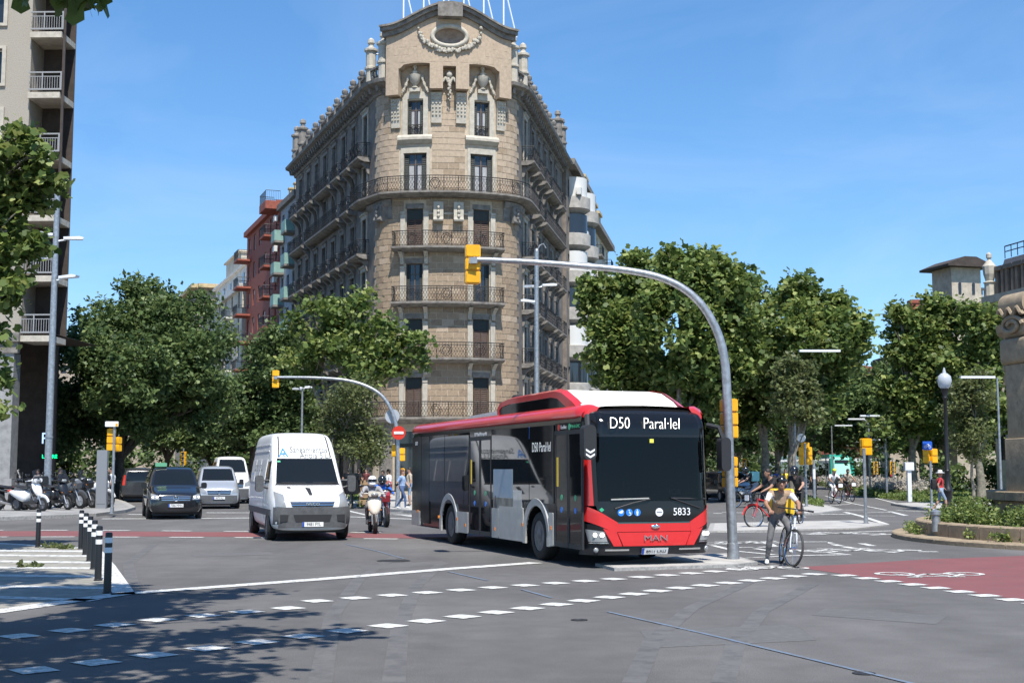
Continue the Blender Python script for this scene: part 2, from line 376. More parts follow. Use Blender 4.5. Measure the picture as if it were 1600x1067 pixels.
# cycle lane junction on the right
line([(1115, 871), (1145, 873), (1240, 868), (1328, 866.5)], .2); line([(1113, 852), (1150, 861), (1213, 867)], .16); line([(1232, 858), (1318, 865.5)], .16)
line([(1194, 846), (1210, 854)], .2); line([(1196, 845.5), (1214, 845.5)], .22); line([(1246, 846.5), (1292, 846.5), (1300, 849)], .2)
line([(1302, 850.5), (1314, 853)], .2); line([(1318, 854), (1336, 857)], .2); line([(1346, 849), (1364, 853)], .2)
line([(1346, 859), (1366, 860.5)], .2); line([(1380, 862), (1402, 863.5)], .2); line([(1402, 859), (1440, 860)], .25); line([(1435, 862), (1465, 862)], .2)
line([(1150, 855.5), (1178, 855)], .16); line([(1184, 855), (1206, 854)], .16); line([(1180, 857), (1205, 861)], .16)
line([(1260, 834.5), (1330, 833.5)], .16); line([(1310, 832), (1400, 829)], .2); line([(1360, 836), (1412, 834)], .18); line([(1120, 831.5), (1240, 831)], .2)
line([(1320, 800), (1345, 806), (1385, 819)], .22); line([(1240, 803), (1256, 808)], .22); line([(1258, 804), (1330, 803)], .4); line([(1296, 790), (1330, 787)], .16)
line([(1350, 801), (1395, 800)], .25); line([(1320, 797), (1350, 796.5)], .25); line([(1390, 799), (1416, 805.5)], .22); line([(1400, 797), (1460, 800)], .2); line([(1352, 805.5), (1400, 806)], .2)
line([(1128, 800), (1140, 800)], .4); line([(1115, 802), (1128, 802)], .4); line([(1150, 801), (1162, 801)], .4)
line([(1290, 775), (1330, 786), (1385, 797)], .14); line([(1360, 776), (1400, 786)], .14)
def bike_mark(px, py, s, rz):
    c = G(px, py); mb = MB(); T = Matrix.Translation((c.x, c.y, .012)) @ Matrix.Rotation(rz, 4, 'Z') @ Matrix.Scale(s, 4); mb.M = T
    def ring(x, y, r, wd, n=18):
        for k in range(n):
            a, b = 2 * math.pi * k / n, 2 * math.pi * (k + 1) / n
            mb.quad((x + r * math.cos(a), y + r * math.sin(a), 0), (x + r * math.cos(b), y + r * math.sin(b), 0), (x + (r - wd) * math.cos(b), y + (r - wd) * math.sin(b), 0), (x + (r - wd) * math.cos(a), y + (r - wd) * math.sin(a), 0))
    def bar(a, b, wd=.09):
        d = Vector((b[0] - a[0], b[1] - a[1])).normalized() * wd / 2
        mb.quad((a[0] - d.y, a[1] + d.x, .0005), (a[0] + d.y, a[1] - d.x, .0005), (b[0] + d.y, b[1] - d.x, .0005), (b[0] - d.y, b[1] + d.x, .0005))
    ring(-.62, 0, .36, .1); ring(.62, 0, .36, .1)
    for a, b in (((-.62, 0), (-.25, .55)), ((-.25, .55), (.42, .5)), ((.42, .5), (.05, 0)), ((-.62, 0), (.05, 0)), ((.62, 0), (.36, .72)), ((.36, .72), (.62, .76)), ((-.42, .66), (-.12, .66)), ((-.25, .55), (.05, 0))): bar(a, b)
    mb.build('painted_bicycle_symbol', M_LINE, kind='structure')
bike_mark(1452, 897, .95, R(180)); bike_mark(1200, 888.5, .8, R(15)); bike_mark(1160, 849, 1.1, R(10)); bike_mark(1330, 861, 1.2, R(5)); bike_mark(1312, 834, 1.3, R(0))
# old repair patches in the asphalt
M_PATCH = worn_mat('asphalt_patch', (.105, .10, .097), .45, (.128, .122, .118), 8)
for q in (((560, 884), (690, 876), (705, 881), (570, 890)), ((1000, 985), (1240, 975), (1275, 1000), (1020, 1012)), ((300, 866), (420, 862), (428, 866), (304, 870)), ((1290, 950), (1480, 962), (1462, 975), (1268, 961))): flat('asphalt_patch', gp(*q), .0025, M_PATCH)
# faint tyre tracks curving with the traffic
M_TYRE = worn_mat('tyre_track', (.085, .082, .08), .52, (.118, .113, .11), 2.5)
for px in (((620, 868), (560, 905), (520, 960), (500, 1067)), ((690, 880), (650, 915), (625, 975), (615, 1067)), ((1180, 905), (1080, 950), (1020, 1000), (990, 1067)), ((1270, 912), (1190, 955), (1150, 1005), (1130, 1067)), ((240, 850), (200, 880), (210, 925))): line([G(*q) for q in px] if False else [tuple(q) for q in px], .2, M_TYRE, .0032, 'tyre_track')
# manhole covers
for px, py, r in ((615, 876, .33), (905, 968.5, .1), (1350, 1052, .1)):
    c = G(px, py); mb = MB(); mb.lathe([(r, 0), (r, .006), (r * .9, .006), (r * .88, .003), (0.02, .003)], 24, (c.x, c.y, .002)); mb.build('manhole_cover', mat('cast_iron', (.05, .047, .045), .6, .5, nscale=20, namt=.3), kind='structure')
# ================================================================== CORNER BUILDING (rounded corner between two streets)
M_STONE = mat('tan_stone_block', (.325, .243, .165), .85, nscale=5, namt=.12, bump=.25, bscale=40)
M_STONE2 = mat('pale_stone_block', (.42, .325, .235), .85, nscale=5, namt=.10, bump=.2, bscale=40)
M_STONE3 = mat('worn_stone_block', (.28, .205, .14), .9, nscale=5, namt=.18, bump=.25, bscale=40)
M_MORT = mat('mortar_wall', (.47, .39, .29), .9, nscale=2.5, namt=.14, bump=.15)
M_WALLSIDE = mat('weathered_shaded_wall', (.24, .20, .165), .9, nscale=1.4, namt=.22, bump=.2, col2=(.13, .11, .095))  # weathering, plus the side fronts' shade put into a darker colour
M_CREAM = mat('cream_dressed_stone', (.45, .41, .34), .8, nscale=3, namt=.12, bump=.15)
M_GREYST = mat('soot_shade_grey_stone', (.27, .245, .215), .9, nscale=2.2, namt=.3, bump=.3, col2=(.11, .10, .09))  # sooty stone, darkened further to carry shade on side fronts and piers
M_IRON = mat('wrought_iron', (.045, .042, .04), .55, .4, nscale=12, namt=.3)
M_SHUT = mat('brown_shutter', (.085, .05, .035), .7, nscale=6, namt=.2)
M_SHUTG = mat('dark_green_shutter', (.022, .028, .024), .6, nscale=6, namt=.2)
M_FRAME = mat('window_frame_wood', (.10, .075, .06), .6)
M_CURT = mat('white_curtain', (.36, .36, .36), .9, nscale=3, namt=.1)
M_PANE = mat('window_pane', (.02, .024, .03), .05, spec=.7)
CB = thing('corner_apartment_building', 'tall tan stone corner building with rounded facade, curved gable and iron balconies', 'building', (-4.43, 90, 0), R(5.5))
ARCS = [(10.0, R(21.7)), (2.5, R(52.8))]
def PT(s, off=0.0):
    sg = 1 if s >= 0 else -1; a = abs(s); x = y = 0.0; th = 0.0
    for Rr, dt in ARCS:
        L_ = Rr * dt; t = min(a, L_) / Rr
        x += Rr * (math.sin(th + t) - math.sin(th)); y += Rr * (math.cos(th) - math.cos(th + t)); th += t; a -= min(a, L_)
        if a <= 1e-9: break
    x += a * math.cos(th); y += a * math.sin(th)
    nx, ny = math.sin(th), -math.cos(th)
    return (sg * (x + nx * off), y + ny * off, sg * nx, ny)
def P3(s, off, z): p = PT(s, off); return (p[0], p[1], z)
def srange(s0, s1, ds=.45):
    arc = sum(r * t for r, t in ARCS); out = [s0]; s = s0
    while s < s1 - 1e-6:
        s = min(s1, s + (ds if -arc - .5 < s < arc + .3 else 2.5)); out.append(s)
    return out
def sweep(mb, prof, s0, s1, mi=0, ds=.45):
    ss = srange(s0, s1, ds); n = len(prof); vs = []; fs = []
    for s in ss: vs += [P3(s, o, z) for o, z in prof]
    for i in range(len(ss) - 1):
        for k in range(n): fs.append((i * n + k, i * n + (k + 1) % n, (i + 1) * n + (k + 1) % n, (i + 1) * n + k))
    fs += [tuple(range(n)), tuple(range((len(ss) - 1) * n, len(ss) * n))]; mb.add(vs, fs, mi)
def strip(mb, ss, zb, zt, o0, o1, mi=0):
    """curved panel between zb(s) and zt(s), thick from off o0 to o1"""
    for a, b in zip(ss, ss[1:]):
        za0, za1, zb0, zb1 = zb(a + 1e-5), zt(a + 1e-5), zb(b - 1e-5), zt(b - 1e-5)
        vs = [P3(a, o0, za0), P3(b, o0, zb0), P3(b, o0, zb1), P3(a, o0, za1), P3(a, o1, za0), P3(b, o1, zb0), P3(b, o1, zb1), P3(a, o1, za1)]
        mb.add(vs, [(4, 5, 6, 7), (0, 1, 5, 4), (3, 2, 6, 7), (0, 4, 7, 3), (1, 5, 6, 2)], mi)
def zp(py, Y=90): return W(700, py, Y).z
S_L, S_R = -33.7, 29.0
FL = [zp(652), zp(560), zp(473), zp(387), zp(302)]          # balcony floors 1..5
Z6B, Z6T = zp(211), zp(157)
ZC = zp(133)                                               # main cornice
ZTOP = ZC + .75
COLS = [2.35, 8.6, 12.0, 15.2, 18.4, 21.6, 24.8, 28.0, 31.2]
def cols(side): return [c for c in COLS if c < (abs(S_L) if side < 0 else S_R) - 1.0]
opens = []      # (s, halfwidth, zb, zt, kind)
for sd in (-1, 1):
    for ci, c in enumerate(cols(sd)):
        for k in range(5):
            hw = (.58 if k < 4 else .8) if ci == 0 else .6
            top = FL[k] + (2.75 if k < 4 else 2.85)
            opens.append((sd * c, hw, FL[k] + .02, top, k))
        opens.append((sd * c, .55, Z6B if ci == 0 else Z6B - .9, Z6T, 5))
        opens.append((sd * c, 1.25 if ci else 1.3, .35, 4.4, 6))
opens.append((0, .9, .1, 4.4, 6))
# wall mesh with real openings
wl = MB(); ss = sorted(set([round(x, 4) for x in srange(S_L, S_R)] + [round(o[0] + d * o[1], 4) for o in opens for d in (-1, 1)]))
zs = sorted(set([0, ZC + .3] + [round(z, 4) for o in opens for z in (o[2], o[3])] + [f for f in FL]))
for a, b in zip(ss, ss[1:]):
    mid = (a + b) / 2; ov = [o for o in opens if abs(mid - o[0]) < o[1]]
    z = 0; cuts = sorted([(o[2], o[3]) for o in ov])
    for zb, zt in cuts + [(ZC + .3, None)]:
        if zb > z + 1e-4:
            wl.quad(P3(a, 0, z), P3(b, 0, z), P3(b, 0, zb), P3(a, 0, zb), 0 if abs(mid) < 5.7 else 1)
        z = zt
for s, hw, zb, zt, k in opens:
    a, b = s - hw, s + hw
    for p, q in (((a, zb), (a, zt)), ((a, zt), (b, zt)), ((b, zt), (b, zb)), ((b, zb), (a, zb))):
        wl.quad(P3(p[0], 0, p[1]), P3(q[0], 0, q[1]), P3(q[0], -.32, q[1]), P3(p[0], -.32, p[1]), 2)
a, b = P3(S_L, 0, 0), P3(S_R, 0, 0)
wl.quad(a, b, (*b[:2], ZC + .3), (*a[:2], ZC + .3), 1)
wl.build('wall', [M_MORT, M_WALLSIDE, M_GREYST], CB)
# stone blocks of the lit rounded front: each block its own piece
RH, BW = .44, .78
blk = MB(); blk.bx(-BW / 2 + .022, BW / 2 - .022, -.03, .03, .02, RH - .02); BM = [blk.mesh('stone_block', m) for m in (M_STONE, M_STONE2, M_STONE3)]
hb = MB(); hb.bx(-BW / 4 + .022, BW / 4 - .022, -.03, .03, .02, RH - .02); HM = [hb.mesh('stone_block', m) for m in (M_STONE, M_STONE2, M_STONE3)]
rest = MB(); nblk = 0; cand = []
row = 0; z = FL[0] + .15
while z < ZC - .1:
    n = int(5.55 / BW) + 1
    for i in range(-n, n + 1):
        s = i * BW + (BW / 2 if row % 2 else 0)
        if abs(s) > 5.55: continue
        wdt = BW
        hit = [o for o in opens if o[4] < 6 and abs(s - o[0]) < o[1] + BW / 2 + (.12 if o[4] < 5 else .42) and z + RH > o[2] - .05 and z < o[3] + (.35 if o[4] < 5 else .9)]
        half = False
        if hit:
            o = hit[0]; lim = o[1] + (.12 if o[4] < 5 else .42)
            sgn = 1 if s > o[0] else -1; s2 = s + sgn * BW / 4
            if abs(s2 - o[0]) > lim + BW / 4: s = s2; half = True
            else: continue
        cand.append((s, z, half, row))
    z += RH; row += 1
for s, z, half, rw in cand:
    hi = z > FL[4]; r_ = rnd.random(); mi = (1 if r_ < .8 else 0) if hi else (0 if r_ < .78 else (2 if r_ < .92 else 1))
    p = PT(s, -.014); rz = math.atan2(p[2], -p[3])
    if nblk < 300:
        obj('stone_block', (HM if half else BM)[mi], CB, (p[0], p[1], z), rz); nblk += 1
    else:
        rest.M = Matrix.Translation((p[0], p[1], z)) @ Matrix.Rotation(rz, 4, 'Z'); h = BW / (4 if half else 2) - .022
        rest.bx(-h, h, -.03, .03, .02, RH - .02, mi)
rest.M = None; rest.build('stone_blocks', [M_STONE, M_STONE2, M_STONE3], CB, kind='stuff')

# windows ------------------------------------------------------------------
def make_window(hw, h, variant):
    f = MB(); t = .07
    f.bx(-hw, -hw + t, -.06, .04, 0, h); f.bx(hw - t, hw, -.06, .04, 0, h); f.bx(-hw + t, hw - t, -.06, .04, h - t, h); f.bx(-hw + t, hw - t, -.06, .04, 0, .12)
    f.bx(-.045, .045, -.055, .035, .12, h - t); f.bx(-hw + t, -.045, -.05, .03, h * .72, h * .72 + .06); f.bx(.045, hw - t, -.05, .03, h * .72, h * .72 + .06)
    fm = f.mesh('window', M_FRAME)
    ps = []
    for x0, x1 in ((-hw + t, -.045), (.045, hw - t)):
        p = MB(); p.bx(x0, x1, -.012, .0, .12, h * .72); ps.append(('pane', p.mesh('pane', M_PANE)))
        p = MB(); p.bx(x0, x1, -.012, .0, h * .72 + .06, h - t); ps.append(('pane', p.mesh('pane', M_PANE)))
    if variant == 'curtain':
        for x0, x1 in ((-hw + t, -.12), (.14, hw - t)):
            c = MB(); n = 10
            for i in range(n):
                xa, xb = x0 + (x1 - x0) * i / n, x0 + (x1 - x0) * (i + 1) / n; ya, yb = -.017 - .006 * (i % 2), -.017 - .006 * ((i + 1) % 2)
                c.quad((xa, ya, .14), (xb, yb, .14), (xb, yb, h * .7), (xa, ya, h * .7))
            ps.append(('curtain', c.mesh('curtain', M_CURT)))
    def louvre(x0, x1, z0, z1, y, m, ang=0):
        c = MB(); c.bx(x0, x0 + .05, y - .03, y, z0, z1); c.bx(x1 - .05, x1, y - .03, y, z0, z1); c.bx(x0 + .05, x1 - .05, y - .03, y, z1 - .07, z1); c.bx(x0 + .05, x1 - .05, y - .03, y, z0, z0 + .07)
        n = int((z1 - z0 - .14) / .13)
        for i in range(n):
            zz = z0 + .07 + (i + .5) * (z1 - z0 - .14) / n
            c.quad((x0 + .05, y - .03, zz - .05), (x1 - .05, y - .03, zz - .05), (x1 - .05, y - .002, zz + .05), (x0 + .05, y - .002, zz + .05))
        return c
    if variant == 'blind':
        for x0, x1 in ((-hw + .08, -.01), (.01, hw - .08)):
            ps.append(('shutter', louvre(x0, x1, .05, h - .75, -.09, M_SHUT).mesh('shutter', M_SHUT)))
        c = MB(); c.bx(-hw + .08, hw - .08, -.12, -.09, h - .74, h - .02); ps.append(('blind', c.mesh('blind', M_SHUTG)))
    if variant in ('open', 'curtain'):
        for sg in (-1, 1):
            c = louvre(*sorted((sg * (hw - .02), sg * hw * .56)), .04, h - .06, -.07, M_SHUTG); ps.append(('shutter', c.mesh('shutter', M_SHUTG)))
    return fm, ps
WCACHE = {}
def place_window(s, hw, zb, zt, variant, parent, P=PT, off=-.24):
    key = (round(hw, 2), round(zt - zb, 2), variant)
    if key not in WCACHE: WCACHE[key] = make_window(hw, zt - zb, variant)
    fm, ps = WCACHE[key]; p = P(s, off); o = obj('window', fm, parent, (p[0], p[1], zb), math.atan2(p[2], -p[3]))
    for nme, me in ps: obj(nme, me, o)
for s, hw, zb, zt, k in opens:
    if k == 6: continue
    fr = abs(s) < 3
    v = ('blind' if k < 2 else rnd.choice(['curtain', 'open'])) if fr else rnd.choice(['blind', 'blind', 'open', 'none', 'curtain'])
    if fr and k == 3: v = 'blind'
    if fr and k >= 4: v = 'curtain'
    place_window(s, hw, zb, zt, v, CB)
# shop fronts
for s, hw, zb, zt, k in opens:
    if k != 6: continue
    f = MB(); f.bx(-hw, hw, -.05, .05, 0, .5); f.bx(-hw, hw, -.05, .05, 3.0, 3.25); f.bx(-hw, -hw + .1, -.05, .05, .5, 4.05); f.bx(hw - .1, hw, -.05, .05, .5, 4.05); f.bx(-.05, .05, -.05, .05, .5, 3.0)
    p = PT(s, -.26); o = f.build('shop_front', M_SHUTG, CB); o.location = (p[0], p[1], zb); o.rotation_euler.z = math.atan2(p[2], -p[3])
    q = MB(); q.bx(-hw + .1, hw - .1, -.01, .01, .5, 4.03); q.build('pane', M_PANE, o)
# ground-floor piers and lintel band; dark stone carries the balcony shade on the piers
gm = MB()
prs = sorted([o[0] for o in opens if o[4] == 6])
for a, b in zip(prs, prs[1:]):
    m_ = (a + b) / 2; hw2 = max(.25, (b - a) / 2 - 1.45)
    for e in ((m_ - hw2, m_ + hw2),):
        c = MB(); sweep(c, [(0, 0), (.16, 0), (.16, .9), (.1, .95), (.1, 4.5), (.2, 4.6), (.2, 4.9), (0, 4.9)], e[0], e[1]); c.build('pier', M_GREYST, CB)
c = MB(); sweep(c, [(0, 4.92), (.22, 4.92), (.3, 5.2), (.25, FL[0] - .32), (0, FL[0] - .32)], S_L, S_R); c.build('lintel_band', M_GREYST, CB)

# balconies ----------------------------------------------------------------
def railing(mb, poly, h, pitch=.2, r=.013, rings=()):
    P_ = [Vector(p) for p in poly]; L_ = [0]
    for a, b in zip(P_, P_[1:]): L_.append(L_[-1] + (b - a).length)
    T = L_[-1]
    def at(u, z):
        u = max(0, min(T, u))
        for i in range(len(P_) - 1):
            if u <= L_[i + 1] + 1e-6:
                t = (u - L_[i]) / max(1e-6, L_[i + 1] - L_[i]); p = P_[i].lerp(P_[i + 1], t); return Vector((p.x, p.y, p.z + z))
    mb.tube([Vector((p.x, p.y, p.z + h)) for p in P_], .032, 4); mb.tube([Vector((p.x, p.y, p.z + .06)) for p in P_], .022, 4); mb.tube([Vector((p.x, p.y, p.z + h - .16)) for p in P_], .016, 4)
    n = max(2, int(T / pitch)); hh = h - .22
    for i in range(n + 1):
        u = T * i / n
        if i % 5 == 0: mb.tube([at(u, 0), at(u, h)], .022, 4, False)
        else: mb.tube([at(u, h - .16), at(u, h)], r, 3, False)
        if i < n:
            for d in (1, -1):
                u2 = u + d * hh * .55
                if 0 <= u2 <= T: mb.tube([at(u, .06), at((u + u2) / 2, .06 + hh / 2), at(u2, .06 + hh)], r, 3, False)
    for u in rings:
        for rr in (.36, .24):
            mb.tube([at(u + rr * math.cos(a), h * .48 + rr * math.sin(a)) for a in [2 * math.pi * k / 14 for k in range(15)]], .022, 4, False)
def slab_prof(z, o): return [(0, z - .34), (o * .45, z - .34), (o * .8, z - .24), (o * .9, z - .17), (o, z - .14), (o, z), (0, z)]
def balcony(s0, s1, z, o, rings=True, brackets=()):
    c = MB(); sweep(c, slab_prof(z, o), s0, s1); b = c.build('balcony', M_GREYST, CB)
    rl = MB(); pl = [P3(s0, .05, z)] + [P3(s, o - .06, z) for s in srange(s0 + .06, s1 - .06)] + [P3(s1, .05, z)]
    T = s1 - s0; rg = [T * .5 + o, o + T * .18, o + T * .82] if rings else []
    railing(rl, pl, 1.05, rings=rg); rl.build('railing', M_IRON, b)
    for q in brackets:
        k = MB(); sweep(k, [(0, z - 1.15), (.12, z - 1.15), (.2, z - .95), (.22, z - .75), (.45, z - .55), (o * .8, z - .36), (0, z - .36)], q - .13, q + .13); k.build('bracket', M_CREAM if abs(q) < 4 else M_GREYST, b)
for k in (1, 2, 3): balcony(-3.72, 3.72, FL[k], .95, brackets=(-3.2, -1.5, 1.5, 3.2))
balcony(-7.4, 7.4, FL[0], .85, rings=True)
balcony(-9.4, 9.4, FL[4], 1.0)
for sd in (-1, 1):
    for k in (1, 2, 3): balcony(min(sd * 7.2, sd * 10.0), max(sd * 7.2, sd * 10.0), FL[k], .95, brackets=(sd * 7.6, sd * 9.6))
    balcony(min(sd * 7.2, sd * 10.0), max(sd * 7.2, sd * 10.0), Z6B - .9, .95, brackets=(sd * 7.6, sd * 9.6))
# straight-side balconies share one mesh of each length
def sub_balcony(ln, o=.85):
    z = 0; me = MB(); hl = ln / 2; prof = slab_prof(0, o)
    me.v += [(-hl, -a, zz) for a, zz in prof] + [(hl, -a, zz) for a, zz in prof]; n = len(prof)
    me.f += [tuple(range(n)), tuple(range(n, 2 * n))] + [(k, (k + 1) % n, n + (k + 1) % n, n + k) for k in range(n)]; me.m += [0] * (n + 2)
    for q in (-hl + .35, hl - .35): me.prism([(0, -1.1), (-.12, -1.1), (-.2, -.8), (-.5, -.5), (-.7, -.35), (0, -.35)], 'yz', q - .13, q + .13)
    rl = MB(); railing(rl, [(-hl, -.05, 0), (-hl + .05, -o + .06, 0), (hl - .05, -o + .06, 0), (hl, -.05, 0)], 1.05, .24)
    return me.mesh('balcony', M_GREYST), rl.mesh('railing', M_IRON)
SB = {l: sub_balcony(l) for l in (2.1, 5.2, 11.6)}
def put_balcony(s, z, l):
    p = PT(s, 0); b = obj('balcony', SB[l][0], CB, (p[0], p[1], z), math.atan2(p[2], -p[3])); obj('railing', SB[l][1], b)
for sd in (-1, 1):
    cc = [c for c in cols(sd) if c > 10]
    for k in range(5):
        if k == 4:
            put_balcony(sd * 12.0, FL[k], 2.1); put_balcony(sd * 20.0, FL[k], 11.6)
            if sd < 0: put_balcony(sd * 29.6, FL[k], 5.2)
        elif k == 0: 
            for c in cc: put_balcony(sd * c, FL[k], 2.1)
        else:
            for c in cc:
                if k == 2 and abs(c - 16.8) < 2: continue
                put_balcony(sd * c, FL[k], 2.1)
            if k == 2: put_balcony(sd * 16.8, FL[k], 5.2)
    for c in cc:
        if abs(c - 20) < 2: continue
        put_balcony(sd * c, Z6B - .9, 2.1)
    put_balcony(sd * 20.0, Z6B - .9, 5.2)
    # window hoods and jambs on the sides
    for c in cols(sd)[1:]:
        for zb, zt in [(FL[k], FL[k] + 2.75) for k in range(5)] + [(Z6B - .9, Z6T)]:
            h = MB(); s = sd * c
            sweep(h, [(0, zt), (.1, zt), (.1, zt + .25), (.22, zt + .32), (.22, zt + .42), (0, zt + .42)], s - .85, s + .85)
            for d in (-1, 1): sweep(h, [(0, zb), (.08, zb), (.08, zt - .003), (0, zt - .003)], s + d * .7 - .1, s + d * .7 + .1)
            h.build('window_surround', M_CREAM if c < 9 else M_GREYST, CB)
# front pilasters, lintels, frieze ----------------------------------------
for sd in (-1, 1):
    for d in (-.82, .82):
        q = sd * 2.35 + d
        for k in range(4):
            c = MB(); sweep(c, [(0, FL[k] + .003), (.13, FL[k] + .003), (.13, FL[k] + 2.35), (.17, FL[k] + 2.4), (.17, FL[k] + 2.55), (0, FL[k] + 2.55)], q - .17, q + .17); c.build('pilaster', M_CREAM, CB)
    for k in range(4):
        c = MB(); sweep(c, [(0, FL[k] + 2.76), (.06, FL[k] + 2.76), (.06, FL[k] + 3.1), (0, FL[k] + 3.1)], sd * 2.35 - .64, sd * 2.35 + .64); c.build('lintel', M_GREYST, CB)
    # floor 5 window surround and top windows
    c = MB(); z0, z1 = FL[4] + .003, FL[4] + 3.25
    for d in (-1, 1): sweep(c, [(0, z0), (.06, z0), (.06, z1), (0, z1)], sd * 2.35 + d * .93 - .1, sd * 2.35 + d * .93 + .1)
    sweep(c, [(0, FL[4] + 2.86), (.06, FL[4] + 2.86), (.06, z1), (0, z1)], sd * 2.35 - .825, sd * 2.35 + .825); c.build('window_surround', M_CREAM, CB)
    c = MB(); zz = Z6B
    sweep(c, [(0, zz - .62), (.06, zz - .62), (.3, zz - .4), (.34, zz - .38), (.34, zz - .2), (.2, zz - .02), (0, zz - .02)], sd * 2.35 - 1.2, sd * 2.35 + 1.2); c.build('sill', M_CREAM, CB)
    c = MB(); s0 = sd * 2.35
    for d in (-1, 1): sweep(c, [(0, zz), (.1, zz), (.1, Z6T + .1), (0, Z6T + .1)], s0 + d * .74 - .18, s0 + d * .74 + .18)
    ssx = [s0 + .92 * math.cos(a) for a in [math.pi * k / 10 for k in range(11)]][::-1]
    strip(c, ssx, lambda s: Z6T + .1, lambda s: Z6T + .1 + .62 * math.sqrt(max(0, 1 - ((s - s0) / .93) ** 2)), 0, .1)
    c.build('window_surround', M_CREAM, CB)
    rl = MB(); p = PT(s0, .0); pl = [P3(s0 - .52, -.06, zz), P3(s0 + .52, -.06, zz)]; railing(rl, pl, .75, .16, rings=(.52,)); rl.build('railing', M_IRON, CB)
    # urn with garland over the top window
    u = MB(); p = PT(s0, .22); ub = Z6T + .55
    u.box((p[0], p[1], ub + .12), (.75, .3, .25), math.atan2(p[2], -p[3])); u.lathe([(.22, 0), (.26, .06), (.12, .16), (.14, .22), (.36, .5), (.42, .85), (.44, .95), (.26, 1.0), (.2, 1.12), (.22, 1.2), (.1, 1.28), (.1, 1.42), (.17, 1.5), (.15, 1.66), (.05, 1.74)], 12, (p[0], p[1], ub + .24))
    for d in (-1, 1):
        for k in range(12):
            t = k / 11; q = P3(s0 + d * (.48 + .42 * t ** 1.5), .2, ub + 1.15 - 1.15 * t); u.ball(q, .085 + .05 * math.sin(t * 9) ** 2, 6, 4)
    u.build('urn_ornament', M_CREAM, CB, 40)
for q in (-.68, .68, -4.95, 4.95):
    c = MB(); zt = zp(317); zb = zp(347 if abs(q) < 1 else 343)
    sweep(c, [(0, zb), (.42, zb), (.46, zb + .1), (.4, zb + .3), (.36, zt), (0, zt)], q - .33, q + .33)
    for k in range(3): c.ball(P3(q, .44, zb + .35 + k * .3), (.12, .12, .14), 6, 4)
    c.build('corbel', M_GREYST if abs(q) > 1 else M_CREAM, CB)
c = MB(); z = zp(334); sweep(c, [(0, z - .1), (.12, z - .08), (.16, z + .05), (0, z + .1)], -1.35, 1.35); c.build('string_course', M_CREAM, CB)
c = MB(); z = FL[4] - .75
for a_, b_ in ((-7.2, -4.0), (4.0, 7.2)): c = MB(); sweep(c, [(0, z - 1.0), (.05, z - 1.0), (.08, z - .1), (.2, z), (.3, z + .35), (0, z + .35)], a_, b_); c.build('frieze_band', M_GREYST, CB)
# sides: main cornice, parapet -------------------------------------------------
for s0, s1 in ((S_L, -4.17), (4.17, S_R)):
    c = MB(); sweep(c, [(0, ZC - .5), (.15, ZC - .45), (.25, ZC - .1), (.7, ZC + .12), (.95, ZC + .2), (1.0, ZC + .42), (0, ZC + .55)], s0, s1)
    s = s0 + .3
    while s < s1: sweep(c, [(.14, ZC - .3), (.6, ZC - .3), (.7, ZC + .1), (.2, ZC + .08)], s - .1, s + .1); s += .75
    c.build('cornice', M_GREYST, CB)
    c = MB(); sweep(c, [(.1, ZC + .55), (.4, ZC + .55), (.4, ZC + .75), (.1, ZC + .75)], s0, s1); sweep(c, [(.08, ZC + 1.45), (.42, ZC + 1.45), (.42, ZC + 1.6), (.08, ZC + 1.6)], s0, s1)
    s = s0 + .2
    while s < s1: p = PT(s, .25); c.lathe([(.08, 0), (.13, .2), (.06, .4), (.09, .7)], 6, (p[0], p[1], ZC + .75)); s += .42
    c.build('balustrade', M_GREYST, CB)
    s = abs(s0) if s0 > 0 else abs(s1); e = abs(s1) if s0 > 0 else abs(s0); sg = 1 if s0 > 0 else -1; i = 0; s += .5
    while s < e:
        p = PT(sg * s, .25); c = MB(); big = i in (0, 1) or s > e - 5
        if big: c.lathe([(.36, 0), (.36, 1.1), (.46, 1.15), (.46, 1.3), (.36, 1.35), (.36, 2.4), (.5, 2.5), (.5, 2.65), (.22, 2.8), (.18, 3.0), (.28, 3.1), (.24, 3.35), (.06, 3.5)], 10, (p[0], p[1], ZC + .55))
        else: c.lathe([(.26, 0), (.26, 1.15), (.34, 1.2), (.34, 1.35), (.14, 1.4), (.24, 1.55), (.24, 1.75), (.06, 1.92)], 8, (p[0], p[1], ZC + .55))
        c.build('pinnacle', M_GREYST if i > 1 else M_CREAM, CB, 35); i += 1; s += 1.7 if i < 2 else 2.6
rf = MB(); pts = [P3(s, 0, ZC + .5) for s in srange(S_L, S_R)]; rf.poly(pts); rf.build('roof', M_GREYST, CB)
# curved gable ----------------------------------------------------------------
def zz_(py): return zp(py, 89.6)
def ztop(s):
    a = abs(s)
    return zz_(55) + (zz_(23) - zz_(55)) * (.5 + .5 * math.cos(math.pi * min(1, a / 4.0)))**.9
def zbot(s):
    a = abs(s)
    if a < .42: return zz_(106)
    if a < 1.28: return zz_(141)
    if a < 3.35: return zz_(101 + 5 * (((a - 2.0) / 1.6) ** 2) + (4 if a > 3 else 0))
    return zz_(149)
bl = [-4.15, -3.35, -1.28, -.42, .42, 1.28, 3.35, 4.15]; sg_ = sorted(set(bl + [round(-4.15 + 8.3 / 36 * i, 3) for i in range(37)]))
c = MB(); OX, OZ, OC = 1.12, .72, zz_(60); ell = lambda s: OZ * math.sqrt(max(0, 1 - (s / OX) ** 2))
sg_ = sorted(set(sg_ + [round(OX * math.sin(math.pi * q / 24), 4) for q in range(-12, 13)]))
for a_, b_ in zip(sg_, sg_[1:]):
    if abs(a_ + b_) / 2 < OX:
        strip(c, [a_, b_], zbot, lambda s: OC - ell(s), 0, .8); strip(c, [a_, b_], lambda s: OC + ell(s), ztop, 0, .8)
    else: strip(c, [a_, b_], zbot, ztop, 0, .8)
